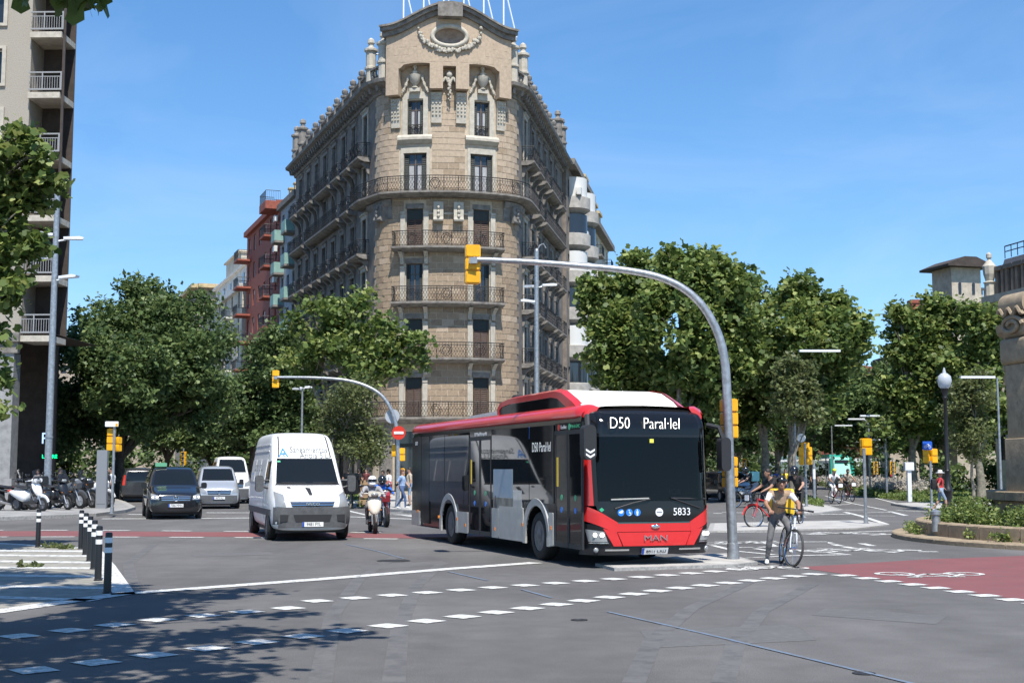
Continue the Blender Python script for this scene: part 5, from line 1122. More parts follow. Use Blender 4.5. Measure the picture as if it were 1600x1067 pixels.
# cast iron lamp with glass globe
b = W(1479, 700, 57); rt = thing('globe_lamp', 'black cast-iron lamp post with frosted teardrop globe by the roundabout bed', 'lamp post', (b.x, 57, .1)); k = 1.0; h = W(1472, 610, 57).z
mb = MB(); mb.lathe([(.26, 0), (.26, .25), (.2, .3), (.17, .7), (.22, .78), (.2, .9), (.13, 1.0), (.11, 1.6), (.13, 1.65), (.1, 1.7), (.075, h - .5), (.12, h - .42), (.09, h - .35), (.16, h - .1), (.18, h - .05), (.1, h - .0)], 14); mb.build('post', M_CASTBLK, rt, 40)
mb = MB(); mb.lathe([(.16, h - .02), (.26, h + .1), (.31, h + .32), (.27, h + .52), (.14, h + .64), (.08, h + .66), (.07, h + .74), (.02, h + .9)], 16); mb.build('globe', mat('frosted_globe', (.55, .58, .62), .25, trans=.3), rt, 60)
# plastic bollards with white bands
bd = None
for i, (px, py, lb) in enumerate([(59, 855, 'black bollard with white bands standing alone, leftmost'), (126, 858, 'farthest banded bollard of the diagonal row'), (133, 866.5, 'second-farthest banded bollard of the diagonal row'), (139.5, 877, 'third-farthest banded bollard of the diagonal row'), (146, 889, 'third-nearest banded bollard of the diagonal row'), (153, 907, 'second-nearest banded bollard of the diagonal row'), (167.5, 927, 'nearest banded bollard, in shade at the white line corner')]):
    p = G(px, py)
    if bd is None:
        bd = thing('bollard', lb, 'bollard', (p.x, p.y, 0), 0, 'black and white banded bollards'); mb = MB(); mb.lathe([(.068, 0), (.068, .02), (.056, .03), (.052, .84), (.047, .865), (.02, .87)], 14); mb.build('body', M_BLACK, bd, 40)
        for z in (.58, .72): mb = MB(); mb.lathe([(.0555, z), (.0555, z + .075)], 14); mb.build('reflective_band', M_SIGNW, bd, 40)
    else: dup(bd, None, (p.x, p.y, 0), label=lb)
# tufts of dry grass in the hatched zone
for px, py, r_ in ((45, 886, .22), (80, 856, .3), (112, 858, .25)):
    p = G(px, py); P_, T_ = crown_points([(p.x, p.y, .02, r_, r_ * .5, .04)], 120, int(px), .05); leaves('grass_tuft', P_, T_ + .3, .09, LEAF_QUAD, LF_OLIVE, None, 9, up=0, kind='stuff')
# ================================================================== CITY BUS
M_BUSBLK = mat('bus_black_gloss', (.010, .010, .011), .16, spec=.4)
M_BUSGLS = mat('bus_side_glass', (.007, .008, .009), .03, spec=.36)
M_BUSRED = mat('bus_red', (.62, .022, .022), .3, coat=.7, nscale=1.5, namt=.04)
M_BUSSIL = mat('bus_silver', (.46, .45, .42), .35, .15, nscale=3, namt=.08, coat=.3)
M_BUSWHT = mat('bus_roof_white', (.80, .77, .69), .5, nscale=2, namt=.05)
M_DKRUB = mat('bus_dark_trim', (.02, .02, .022), .6)
M_LED = mat('led_white', (1, .98, .92), .5, emit=1.3); M_LEDDIM = mat('led_side_dim', (.75, .75, .72), .5, emit=.18)
M_PLATE = mat('plate_white', (.72, .72, .70), .4); M_PLBL = mat('plate_blue', (.02, .08, .4), .4); M_INK = mat('ink_black', (.01, .01, .01), .5)
M_HEAD = mat('headlamp_lens', (.30, .31, .31), .15, .2, spec=.5, coat=.5); M_AMBER = mat('amber_lens', (.75, .22, .01), .2); M_LIT = mat('lamp_lit', (1, .97, .9), .3, emit=2.0)
M_STKBL = mat('sticker_blue', (.02, .2, .7), .4); M_STKW = mat('sticker_white', (.8, .8, .8), .4); M_STKG = mat('sticker_green', (.05, .4, .2), .4); M_STKY = mat('sticker_yellow', (.75, .5, .03), .4)
M_GLSCLR = glass_mat('windscreen_glass', (.006, .007, .008), .40, 1.33)
M_RIM = mat('wheel_rim_grey', (.16, .16, .17), .5, .5, nscale=8, namt=.2); M_INT = mat('bus_interior_dark', (.035, .036, .04), .8)
XT_FRONT = Matrix(((-1, 0, 0, 0), (0, 0, 1, 0), (0, 1, 0, 0), (0, 0, 0, 1)))       # text on a +Y face
XT_RIGHT = Matrix(((0, 0, 1, 0), (1, 0, 0, 0), (0, 1, 0, 0), (0, 0, 0, 1)))        # text on a +X face
def wheel(parent, c, r, wd, sx, rim=None, spokes=8, name='wheel', depth=.5):
    """wheel with its axle along X; sx = side its face looks to"""
    rim = rim or M_RIM; M = Matrix.Translation(c) @ Matrix.Rotation(R(90 * sx), 4, 'Y'); h = wd / 2
    mb = MB(); mb.lathe([(r * .62, -h), (r * .9, -h), (r * .98, -h * .75), (r, -h * .3), (r, h * .3), (r * .98, h * .75), (r * .9, h), (r * .64, h), (r * .62, h * .85)], 28, M=M); o = mb.build(name, M_RUBBER, parent, 50)
    mb = MB(); mb.lathe([(r * .63, h * .9), (r * .56, h * .86), (r * .5, h * (1 - depth)), (r * .3, h * (1 - depth * .8)), (r * .28, h * .95), (r * .12, h * 1.02), (.01, h * 1.02)], 24, M=M)
    for k in range(spokes): a = 2 * math.pi * k / spokes; mb.ball(tuple(M @ Vector((r * .38 * math.cos(a), r * .38 * math.sin(a), h * (1 - depth * .8) + .01))), r * .045, 6, 4)
    mb.build('rim', rim, o, 40); return o
BUS = thing('city_bus', 'red and black single-deck city bus showing D50 turning towards the viewer', 'bus', (2.59, 24.0, 0), R(-160.5))
BL = 12.15; AX = (-2.68, -8.66)
HS = [(0, .30), (.9, .30), (1.16, .31), (1.25, .36), (1.272, .5), (1.275, .9), (1.275, 1.6), (1.27, 2.4), (1.258, 2.68), (1.22, 2.80), (1.12, 2.88), (.8, 2.93), (.4, 2.945), (0, 2.95)]
def loft(mb, hs, ys, scale=None, cap0=False, cap1=False, mi=0):
    n = len(hs); ring = [(x, z) for x, z in hs] + [(-x, z) for x, z in hs[-2:0:-1]]; K = len(ring); vs = []
    for i, y in enumerate(ys):
        sx, dz = (scale[i] if scale else (1, 0))
        vs += [(x * sx, y, z + (dz if z > 1 else -dz * .0)) for x, z in ring]
    fs = [(i * K + k, i * K + (k + 1) % K, (i + 1) * K + (k + 1) % K, (i + 1) * K + k) for i in range(len(ys) - 1) for k in range(K)]
    if cap0: fs.append(tuple(range(K)))
    if cap1: fs.append(tuple(range((len(ys) - 1) * K, len(ys) * K)))
    mb.add(vs, fs, mi)
mb = MB(); loft(mb, HS, [-.42, -1.5, -2.0, -3.4, -5, -7, -8, -9.3, -11, -11.9, -12.07, -12.15], [(1, 0)] * 9 + [(1, 0), (.985, -.02), (.93, -.1)], cap1=True)
# wheel openings: the lower side is cut by cylinders
bo = mb.build('body', [M_BUSBLK], BUS, 30); cut = []
cm = MB()
for y in AX:
    for x in (.65, -1.35): cm.cyl((x, y, .46), (x + .7, y, .46), .60, n=28); cm.bx(x, x + .7, y - .60, y + .60, .1, .46)
cm2 = MB()
for y in AX:
    for x in (.65, -1.35):
        pts = [(y - .6, .1)] + [(y - .6 * math.cos(math.pi * k / 16), .46 + .6 * math.sin(math.pi * k / 16)) for k in range(17)] + [(y + .6, .1)]; cm2.prism(pts, 'yz', x, x + .7)
co = cm2.build('cutter', M_DKRUB); co.parent = BUS
bm_ = bo.modifiers.new('b', 'BOOLEAN'); bm_.object = co; bm_.operation = 'DIFFERENCE'; bm_.solver = 'EXACT'
sd_ = bo.modifiers.new('s', 'SOLIDIFY'); bo.modifiers.remove(sd_)
dg = bpy.context.evaluated_depsgraph_get(); me = bpy.data.meshes.new_from_object(bo.evaluated_get(dg)); old = bo.data; bo.modifiers.clear(); bo.data = me; me.name = 'body'
bpy.data.objects.remove(co); me.set_sharp_from_angle(angle=R(30))
for y in AX:
    for sx in (1, -1): 
        mb = MB(); M_ = [(y - .6 * math.cos(math.pi * k / 16), .46 + .6 * math.sin(math.pi * k / 16)) for k in range(17)]
        for (a, b), (c, d) in zip(M_, M_[1:]): mb.quad((sx * 1.26, a, b), (sx * 1.26, c, d), (sx * .6, c, d), (sx * .6, a, b))
        mb.poly([(sx * .6, a, b) for a, b in M_]); mb.build('wheel_well', M_DKRUB, BUS)
for y in AX:
    for sx in (1, -1): wheel(BUS, (sx * 1.09, y, .475), .475, .3, sx, spokes=10, depth=.35 if y > -5 else .9)
# side trim (visible right side and its mirror)
for sx in (1, -1):
    def side(y0, y1, z0, z1, m, name, off=.012, r=.03, parent=BUS):
        mb = MB(); mb.rbox((sx * (1.275 + off / 2), (y0 + y1) / 2, (z0 + z1) / 2), (abs(y1 - y0), off + .02, z1 - z0), r, M=Matrix.Rotation(R(90), 4, 'Z')); return mb.build(name, m, parent)
    # glazing panels, leaving the doors
    gl = [(-1.72, -3.05), (-3.08, -5.42), (-7.08, -9.0), (-9.03, -10.35)] if sx > 0 else [(-.6, -1.7), (-1.73, -4.0), (-4.03, -6.3), (-6.33, -8.6), (-8.63, -10.35)]
    for a, b in gl: side(b, a, 1.12 if a > -3.1 or sx < 0 else .98, 2.62, M_BUSGLS, 'side_window')
    side(-11.1, -10.38, .42, 2.62, M_BUSBLK, 'engine_panel'); side(-12.0, -11.13, .55, 2.62, M_BUSBLK, 'engine_panel')
    for a, b in ((-10.38, -9.5), (-9.5, -9.3)): pass
    side(-12.0, -11.2, .34, .72, M_BUSSIL, 'skirt_panel', .02); side(-7.98, -7.1, .32, .80, M_BUSSIL, 'skirt_panel', .02)
    side(-5.40, -4.95, .32, .95, M_BUSSIL, 'skirt_panel', .02); side(-4.92, -3.42, .32, 1.0, M_BUSSIL, 'skirt_panel', .02); side(-1.98, -1.74, .32, .95, M_BUSSIL, 'skirt_panel', .02)
    for y in AX:
        mb = MB(); n = 20
        for k in range(n):
            a, b = math.pi * k / n, math.pi * (k + 1) / n
            def q(r, t, x): return (sx * x, y - r * math.cos(t), .46 + r * math.sin(t) * 1.0)
            vs = [q(.60, a, 1.30), q(.60, b, 1.30), q(.74, b, 1.31), q(.74, a, 1.31), q(.60, a, 1.262), q(.60, b, 1.262), q(.76, b, 1.272), q(.76, a, 1.272)]
            mb.add(vs, [(0, 1, 2, 3), (0, 1, 5, 4), (2, 3, 7, 6)])
        for d in (-1, 1): mb.box((sx * 1.285, y + d * .675, .385), (.045, .14, .17))
        mb.build('wheel_arch_trim', M_BUSSIL, BUS, 40)
    # red roof cove
    mb = MB(); prof = [(1.262, 2.715), (1.30, 2.745), (1.305, 2.82), (1.25, 2.90), (1.12, 2.96), (1.02, 2.955), (1.1, 2.86), (1.22, 2.78)]
    ys = [-.38, -.5, -.7, -4, -8, -11.8, -12.05, -12.17]; sc_ = [.9, .965, 1, 1, 1, 1, .985, .93]; n = len(prof); vs = []; fs = []
    for y, s_ in zip(ys, sc_): vs += [(sx * x * s_, y, z - (.05 if s_ < .95 else 0)) for x, z in prof]
    for i in range(len(ys) - 1): fs += [(i * n + k, i * n + (k + 1) % n, (i + 1) * n + (k + 1) % n, (i + 1) * n + k) for k in range(n)]
    fs += [tuple(range(n)), tuple(range((len(ys) - 1) * n, len(ys) * n))]; mb.add(vs, fs); mb.build('roof_rail', M_BUSRED, BUS, 40)
    for y, z in ((-1.86, .66), (-3.45, .66), (-5.2, .5), (-7.3, .5), (-7.95, .62), (-9.5, .62), (-11.4, .7)): side(y - .03, y + .03, z - .035, z + .035, M_AMBER, 'side_marker', .03, .01)
# doors on the right side
def door(y0, y1):
    dr = obj('door', None, BUS); mid = (y0 + y1) / 2
    for a, b in ((y0, mid - .01), (mid + .01, y1)):
        mb = MB(); t = .045
        for (p, q, z0, z1) in ((a, a + t, .33, 2.5), (b - t, b, .33, 2.5), (a + t, b - t, .33, .42), (a + t, b - t, 2.42, 2.5)): mb.bx(1.262, 1.30, p, q, z0, z1)
        lf = mb.build('leaf_frame', M_DKRUB, dr); mb = MB(); mb.bx(1.264, 1.29, a + t, b - t, .42, 2.42); mb.build('leaf_glass', M_BUSGLS, dr)
        mb = MB(); mb.cyl((1.295, (a + b) / 2, 1.0), (1.295, (a + b) / 2, 1.0 + .001), .001, n=4)
        for z, m in ((1.25, M_STKG), (1.02, M_STKBL)): k = MB(); k.lathe([(.005, 0), (.055, 0), (.055, .004), (.005, .004)], 14, (1.29, (a + b) / 2, z), M=Matrix.Rotation(R(90), 4, 'Y')); k.build('door_sticker', m, dr)
    k = MB(); k.bx(1.29, 1.296, mid + .52 if False else y0 + .09, y0 + .17, 1.45, 2.0); k.build('yellow_notice', M_STKY, dr)
    k = MB(); k.bx(1.262, 1.285, y0, y1, 2.51, 2.64); k.build('door_header', M_BUSBLK, dr)
door(-1.66, -.3); door(-7.03, -5.47)
# advert panel
ad = MB(); ad.bx(1.280, 1.3005, -5.30, -4.05, 1.18, 1.78); adp = ad.build('advert_sky_panel', mat('advert_sky', (.20, .30, .40), .4, nscale=2, namt=.2, col2=(.33, .36, .38)), BUS)
ad = MB(); ad.bx(1.280, 1.3005, -5.30, -4.05, .36, 1.175); ad.build('advert_photo', mat('advert_photo_tone', (.34, .30, .25), .5, nscale=3.5, namt=.4, col2=(.08, .085, .07)), BUS)
for y, z, s in ((-5.15, .5, 1.0), (-4.85, .45, .7), (-4.68, .45, .62)):
    ad = MB(); ad.prism([(y - .08 * s, z), (y + .1 * s, z), (y + .07 * s, z + .45 * s), (y + .05 * s, z + .62 * s), (y + .02 * s, z + .72 * s), (y - .03 * s, z + .72 * s), (y - .05 * s, z + .6 * s), (y - .1 * s, z + .4 * s)], 'yz', 1.3, 1.304); ad.build('advert_figure', mat('advert_dark', (.05, .045, .05), .5), BUS)
ad = MB(); ad.bx(1.279, 1.3005, -4.03, -3.50, .95, 1.35)
ad.build('advert_text_panel', M_BUSSIL, BUS)
# rear/top text and badges on the side
def stext(nm, t, s, m, y, z, al='CENTER', sx=1): text_mesh(nm, t, s, m, BUS, (1.297, y, z), XT_RIGHT, al, .001, sx)
stext('side_destination', 'D50 Paral·lel', .27, M_LEDDIM, -2.38, 2.2, sx=.75); stext('fleet_number_side', '5833', .13, M_STKW, -11.6, 2.45); stext('operator_text', 'B:M BusMetropolità', .11, M_STKW, -6.2, 2.56)
stext('eco_text', 'EcoBus', .10, M_STKW, -1.2, 2.56); stext('eco_text', 'Hibrid-GNC', .09, M_STKG, -.62, 2.56)
for y, m in ((-1.46, M_SIGNRED), (-.92, M_STKG)): k = MB(); k.lathe([(.005, 0), (.06, 0), (.06, .004), (.005, .004)], 14, (1.29, y, 2.56), M=Matrix.Rotation(R(90), 4, 'Y')); k.build('badge', m, BUS)
for y, m in ((-3.3, M_STKW), (-3.05, M_STKBL)): k = MB(); k.bx(1.285, 1.292, y - .07, y + .07, 2.38, 2.62); k.build('badge', m, BUS)
# front mask -------------------------------------------------------------------
def FY(x, z):
    a = abs(x); y = -.06 * (a / 1.0) ** 2
    if a > .98: y -= 1.05 * ((a - .98) / .295) ** 2.2 * .33
    if z > 1.0: y -= .05 * (z - 1.0)
    if z > 2.55: y -= .35 * ((z - 2.55) / .35) ** 2.2
    if z < .45: y -= .10 * ((.45 - z) / .2) ** 2 * .6
    return y
def fp(name, cs, off, m, nx=10, nz=6, parent=BUS, th=.02):
    """patch of the front skin between 4 corners (x,z): bl, br, tr, tl"""
    mb = MB(); vs = []; (a, b, c, d) = cs
    for layer in (off, off - th):
        for j in range(nz + 1):
            v = j / nz
            for i in range(nx + 1):
                u = i / nx; x = (a[0] * (1 - u) + b[0] * u) * (1 - v) + (d[0] * (1 - u) + c[0] * u) * v; z = (a[1] * (1 - u) + b[1] * u) * (1 - v) + (d[1] * (1 - u) + c[1] * u) * v
                vs.append((x, FY(x, z) + layer, z))
    n = (nx + 1) * (nz + 1); fs = []
    for j in range(nz):
        for i in range(nx):
            k = j * (nx + 1) + i; fs.append((k, k + 1, k + nx + 2, k + nx + 1)); fs.append((n + k, n + k + nx + 1, n + k + nx + 2, n + k + 1))
    e = [i for i in range(nx + 1)] + [(nx + 1) * j + nx for j in range(1, nz + 1)] + [(nx + 1) * nz + i for i in range(nx - 1, -1, -1)] + [(nx + 1) * j for j in range(nz - 1, 0, -1)]
    for k in range(len(e)): p, q = e[k], e[(k + 1) % len(e)]; fs.append((p, q, n + q, n + p))
    mb.add(vs, fs); return mb.build(name, m, parent, 40)
fp('destination_housing', ((1.27, 2.36), (-1.27, 2.36), (-1.2, 2.91), (1.2, 2.91)), 0, M_BUSBLK, 20, 8)
for s_ in (1, -1):
    fp('a_pillar', ((s_ * 1.274, 1.12), (s_ * 1.13, 1.12), (s_ * 1.16, 2.36), (s_ * 1.274, 2.36)), 0, M_BUSRED if s_ > 0 else M_BUSBLK, 6, 6)
    fp('pillar_trim', ((s_ * 1.13, 1.12), (s_ * 1.07, 1.12), (s_ * 1.10, 2.36), (s_ * 1.16, 2.36)), .002, M_BUSBLK, 2, 6)
fp('windscreen', ((1.13, 1.20), (-1.13, 1.20), (-1.15, 2.36), (1.15, 2.36)), -.004, M_GLSCLR, 20, 10, th=.008)
fp('destination_glass', ((1.06, 2.42), (-1.1, 2.42), (-1.08, 2.79), (1.04, 2.79)), .006, M_BUSGLS, 16, 4)
fp('lower_black_band', ((1.0, .80), (-1.0, .80), (-1.13, 1.20), (1.13, 1.20)), .001, M_BUSBLK, 20, 4)
fp('bumper', ((1.27, .24), (-1.27, .24), (-1.272, .80), (1.272, .80)), -.012, M_DKRUB, 24, 6)
for s_ in (1, -1):
    fp('red_wing', ((s_ * 1.274, .86), (s_ * .74, .62), (s_ * .72, .82), (s_ * 1.274, 1.14)), .014, M_BUSRED, 10, 4)
    fp('red_wing_lower', ((s_ * .80, .40), (s_ * .64, .40), (s_ * .74, .64), (s_ * 1.0, .72)), .013, M_BUSRED, 6, 4)
    fp('headlight_surround', ((s_ * 1.24, .42), (s_ * .84, .42), (s_ * .98, .74), (s_ * 1.265, .80)), .008, M_BUSBLK, 8, 4)
    hl = fp('headlight', ((s_ * 1.20, .48), (s_ * .92, .48), (s_ * .98, .66), (s_ * 1.235, .70)), .02, M_HEAD, 6, 3)
    for x in (1.02, 1.12): k = MB(); k.ball((s_ * x, FY(x, .6) + .02, .60), (.045, .03, .04), 10, 6); k.build('lamp_projector', M_LIT, hl, 60)
    fp('running_light', ((s_ * 1.20, .45), (s_ * .90, .45), (s_ * .91, .47), (s_ * 1.21, .47)), .024, M_CHROME, 5, 1)
    fp('fog_light_bar', ((s_ * .95, .315), (s_ * .5, .315), (s_ * .5, .345), (s_ * .95, .345)), .006, M_BUSSIL, 5, 1)
    k = MB(); k.ball((s_ * 1.1, FY(1.1, .33) + .0, .33), (.05, .04, .05), 10, 6); k.build('fog_light', M_HEAD, BUS, 60)
fp('red_band', ((.74, .655), (-.74, .655), (-.72, .80), (.72, .80)), .012, M_BUSRED, 14, 3)
fp('red_panel', ((.62, .40), (-.62, .40), (-.73, .645), (.73, .645)), .016, M_BUSRED, 14, 4)
fp('trim_strip', ((.72, .803), (-.72, .803), (-.72, .825), (.72, .825)), .012, mat('petrol_trim', (.03, .09, .09), .4), 14, 1)
pl = fp('licence_plate', ((.26, .245), (-.26, .245), (-.26, .36), (.26, .36)), .035, M_PLATE, 2, 1); fp('plate_band', ((.26, .246), (.215, .246), (.215, .359), (.26, .359)), .038, M_PLBL, 1, 1, pl)
text_mesh('plate_number', '8417 LXD', .115, M_INK, pl, (-.02, .036 + FY(0, .3) , .302), XT_FRONT, sx=.82)
text_mesh('maker_letters', 'MAN', .145, M_CHROME, BUS, (0, .03, .535), XT_FRONT, ext=.008, sx=1.5)
k = MB(); k.ball((0, .03, .745), (.09, .015, .035), 12, 6); k.ball((-.03, .04, .752), (.035, .012, .03), 8, 5); k.build('maker_emblem', M_CHROME, BUS, 60)
text_mesh('fleet_number', '5833', .19, M_STKW, BUS, (-.55, FY(.55, 1.0) + .016, 1.0), XT_FRONT, ext=.003, sx=.95)
text_mesh('route_number', 'D50', .30, M_LED, BUS, (.66, FY(.3, 2.5) + .035, 2.60), XT_FRONT, ext=.002, sx=.8, thin=-.006)
text_mesh('destination', 'Paral·lel', .30, M_LED, BUS, (-.18, FY(.1, 2.5) + .035, 2.60), XT_FRONT, ext=.002, sx=.8, thin=-.006)
for x, m, r_ in ((.66, M_STKBL, .065), (.50, M_STKBL, .065), (.345, M_STKBL, .065), (-.09, M_STKW, .075)):
    k = MB(); k.lathe([(.005, 0), (r_, 0), (r_, .004), (.005, .004)], 20, (x, FY(x, 1.0) + .004, 1.0), M=Matrix.Rotation(R(-90), 4, 'X')); o = k.build('sticker', m, BUS)
    k = MB(); yy = FY(x, 1.0) + .01
    if x == .50: k.ball((x + .005, yy, 1.035), .012, 6, 4); k.tube([(x, yy, 1.02), (x, yy, .985), (x - .025, yy, .985), (x - .03, yy, .96)], .007, 5); k.tube([(x + .03 * math.cos(a), yy, .975 + .03 * math.sin(a)) for a in [R(100 + 22 * j) for j in range(10)]], .005, 4)
    elif x == .345: k.ball((x, yy, 1.04), .012, 6, 4); k.bx(x - .02, x + .02, yy - .003, yy, .985, 1.025); k.bx(x - .014, x + .014, yy - .003, yy, .945, .985)
    elif x == .66: k.ball((x, yy, 1.0), (.04, .004, .02), 8, 5); k.ball((x - .02, yy, 1.02), (.025, .004, .02), 8, 5)
    else: k.bx(x - .055, x + .055, yy - .004, yy - .001, .985, 1.015)
    k.build('pictogram', M_STKW if m is M_STKBL else mat('tmb_grey', (.25, .25, .27), .4), o)
k = MB(); x = 1.02; yy = FY(x, 1.04) + .012; k.add([(x, yy, 1.09), (x - .05, yy, 1.05), (x, yy, 1.01), (x + .05, yy, 1.05)], [(0, 1, 2, 3)]); k.build('gas_diamond', M_STKG, BUS)
k = MB(); k.box((.02, FY(.0, 2.32) + .01, 2.29), (.08, .006, .07)); k.build('yellow_sticker', mat('lemon', (.8, .75, .1), .4), BUS)
for s_, x0, x1 in ((1, .78, .1), (-1, -.95, -.35)):
    k = MB(); k.tube([(x0, FY(x0, 1.05) + .03, 1.07), ((x0 + x1) / 2, FY((x0 + x1) / 2, 1.2) + .035, 1.17), (x1, FY(x1, 1.24) + .03, 1.24)] if s_ > 0 else [(x0, FY(x0, 1.08) + .03, 1.06), (x1, FY(x1, 1.24) + .03, 1.25)], .012, 6); k.build('wiper', M_DKRUB, BUS)
    k = MB(); k.tube([(x1 + .02, FY(x1, 1.24) + .025, 1.25), (x1 + s_ * .75, FY(x1 + s_ * .75, 1.24) + .025, 1.23)], .014, 5); k.build('wiper_blade', M_BUSSIL if s_ > 0 else M_DKRUB, BUS)
# mirrors
k = MB(); k.rbox((1.36, .14, 2.25), (.24, .2, .62), .1, seg=5); k.tube([(1.2, -.25, 2.72), (1.32, .0, 2.72), (1.36, .12, 2.5)], .05, 8); mr = k.build('mirror', M_DKRUB, BUS, 40)
for dz in (.08, 0):
    for s_ in (-1, 1): k = MB(); z = 2.0 + dz; k.add([(1.36, .244, z - .03), (1.36 + s_ * .085, .244, z + .02), (1.36 + s_ * .085, .244, z + .058), (1.36, .244, z + .008)], [(0, 1, 2, 3)]); k.build('chevron', M_STKW, mr)
k = MB(); k.rbox((-1.42, .02, 2.05), (.2, .2, .62), .09, seg=5); k.tube([(-1.22, -.25, 2.6), (-1.36, -.05, 2.55), (-1.42, .02, 2.3)], .045, 8); k.build('mirror', M_DKRUB, BUS, 40)
# roof pod with gas tanks
pod = obj('roof_pod', None, BUS)
sp = [(-5.55, 2.95), (-5.55, 3.08), (-5.35, 3.20), (-4.8, 3.25), (-2.1, 3.27), (-1.72, 3.22), (-1.2, 3.03), (-.98, 2.93)]
k = MB()
xs_ = [(-1.1, .0), (-1.04, .035), (-.9, .05), (.9, .05), (1.04, .035), (1.1, 0)]; vs = []; n = len(sp)
for x, dz in xs_: vs += [(x, y, z + (dz if z > 3 else 0)) for y, z in sp]
fs = [(i * n + j, i * n + j + 1, (i + 1) * n + j + 1, (i + 1) * n + j) for i in range(5) for j in range(n - 1)] + [tuple(range(n)), tuple(range(5 * n, 6 * n))]; k.add(vs, fs); k.build('pod_shell', M_BUSWHT, pod, 25)
for sx in (1, -1):
    k = MB(); inn = [(-5.42, 2.96), (-5.42, 3.06), (-5.28, 3.12), (-4.75, 3.165), (-2.3, 3.18), (-1.95, 3.14), (-1.62, 3.01), (-1.5, 2.96)]; out_ = [(a, b + .02) for a, b in sp]
    for i in range(n - 1):
        a, b, c, d = out_[i], out_[i + 1], inn[i + 1], inn[i]
        vs = [(sx * 1.13, *a), (sx * 1.13, *b), (sx * 1.13, *c), (sx * 1.13, *d), (sx * 1.0, a[0], a[1] + .05), (sx * 1.0, b[0], b[1] + .05), (sx * 1.09, *c), (sx * 1.09, *d)]; k.add(vs, [(0, 1, 2, 3), (0, 1, 5, 4), (2, 3, 7, 6)])
    k.build('pod_red_frame', M_BUSRED, pod, 40); k = MB(); k.poly([(sx * 1.115, *p) for p in inn]); k.build('pod_side_panel', M_BUSGLS, pod)
k = MB(); k.prism([(-8.6, 2.95), (-8.4, 3.05), (-5.8, 3.1), (-5.62, 2.95)], 'yz', -.85, .85); k.build('roof_unit', M_BUSWHT, BUS); k = MB(); k.rbox((0, -4.2, 3.36), (.5, .6, .12), .05); k.build('roof_vent', M_BUSWHT, BUS); k = MB(); k.rbox((.85, -5.0, 3.33), (.16, .25, .1), .03); k.build('roof_antenna', M_DKRUB, BUS)
# cab interior seen through the windscreen
k = MB(); k.bx(-1.2, 1.2, -2.6, -.45, .6, .66); k.bx(-1.2, 1.2, -2.62, -2.58, .66, 2.4); k.build('cab_floor', M_INT, BUS)
k = MB(); k.prism([(-.62, .66), (-.3, .66), (-.28, 1.2), (-.6, 1.28)], 'yz', -1.15, 0.0); k.build('dashboard', mat('dash_grey', (.12, .125, .13), .6), BUS)
k = MB(); k.tube([(-.6 + .22 * math.cos(a), -.8 + .06 * math.sin(a), 1.33 + .21 * math.sin(a)) for a in [2 * math.pi * j / 16 for j in range(16)]], .018, 6, closed=True); k.build('steering_wheel', M_BUSBLK, BUS)
k = MB(); k.rbox((-.6, -1.5, 1.55), (.5, .16, .9), .1); k.rbox((-.6, -1.3, 1.05), (.5, .5, .16), .05); k.rbox((-.6, -1.52, 2.1), (.26, .12, .22), .05); k.build('driver_seat', mat('seat_cloth', (.03, .03, .035), .9), BUS)
k = MB(); k.prism([(.38, 1.22), (.46, 1.22), (.42, 1.55), (.36, 1.55)], 'xz', -.6, -.5); k.build('red_box', M_BUSRED, BUS)
k = MB(); k.rbox((.1, -.55, 1.42), (.18, .1, .14), .03); k.cyl((.1, -.5, 1.2), (.1, -.5, 1.38), .02, n=6); k.build('ticket_reader', M_INT, BUS)
k = MB(); k.rbox((-.56, -.3, 1.36), (.22, .01, .10), .01); sg = k.build('timetable_plate', M_STKW, BUS); text_mesh('timetable_number', '45', .09, M_INK, sg, (-.56, -.294, 1.36), XT_FRONT)
for x in (.9, .3): k = MB(); k.cyl((x, -1.8, .66), (x, -1.8, 2.8), .018, n=6); k.build('grab_pole', M_STKY, BUS)
# ================================================================== VEHICLES
def decal(name, bvh, cs, view, off, m, parent, nx=8, nz=5, th=.012, smooth=40):
    """panel that follows the body: 4 corners (u,v) bl,br,tr,tl seen from 'front' (x,z), 'back' or a 'side' (+1/-1: y,z); cast onto the body skin"""
    vs = []; ok = {}; (a, b, c, d) = cs; mb = MB()
    for j in range(nz + 1):
        v = j / nz
        for i in range(nx + 1):
            u = i / nx; p = (a[0] * (1 - u) + b[0] * u) * (1 - v) + (d[0] * (1 - u) + c[0] * u) * v; q = (a[1] * (1 - u) + b[1] * u) * (1 - v) + (d[1] * (1 - u) + c[1] * u) * v
            if view == 'front': o, dr = Vector((p, 5, q)), Vector((0, -1, 0))
            elif view == 'back': o, dr = Vector((p, -12, q)), Vector((0, 1, 0))
            else: o, dr = Vector((view * 5, p, q)), Vector((-view, 0, 0))
            h, nrm, _, _ = bvh.ray_cast(o, dr)
            if h is None: ok[(i, j)] = None; continue
            if nrm.dot(dr) > 0: nrm = -nrm
            ok[(i, j)] = (h + nrm * off, h - nrm * th)
    idx = {}
    for k, w_ in ok.items():
        if w_: idx[k] = len(mb.v); mb.v += [tuple(w_[0]), tuple(w_[1])]
    F = set()
    for j in range(nz):
        for i in range(nx):
            q = [(i, j), (i + 1, j), (i + 1, j + 1), (i, j + 1)]
            if all(k in idx for k in q): F.add((i, j)); mb.f.append(tuple(idx[k] for k in q)); mb.m.append(0)
    for (i, j) in F:
        for (di, dj, p, q) in ((-1, 0, (i, j), (i, j + 1)), (1, 0, (i + 1, j), (i + 1, j + 1)), (0, -1, (i, j), (i + 1, j)), (0, 1, (i, j + 1), (i + 1, j + 1))):
            if (i + di, j + dj) not in F: mb.f.append((idx[p], idx[q], idx[q] + 1, idx[p] + 1)); mb.m.append(0)
    return mb.build(name, m, parent, smooth)
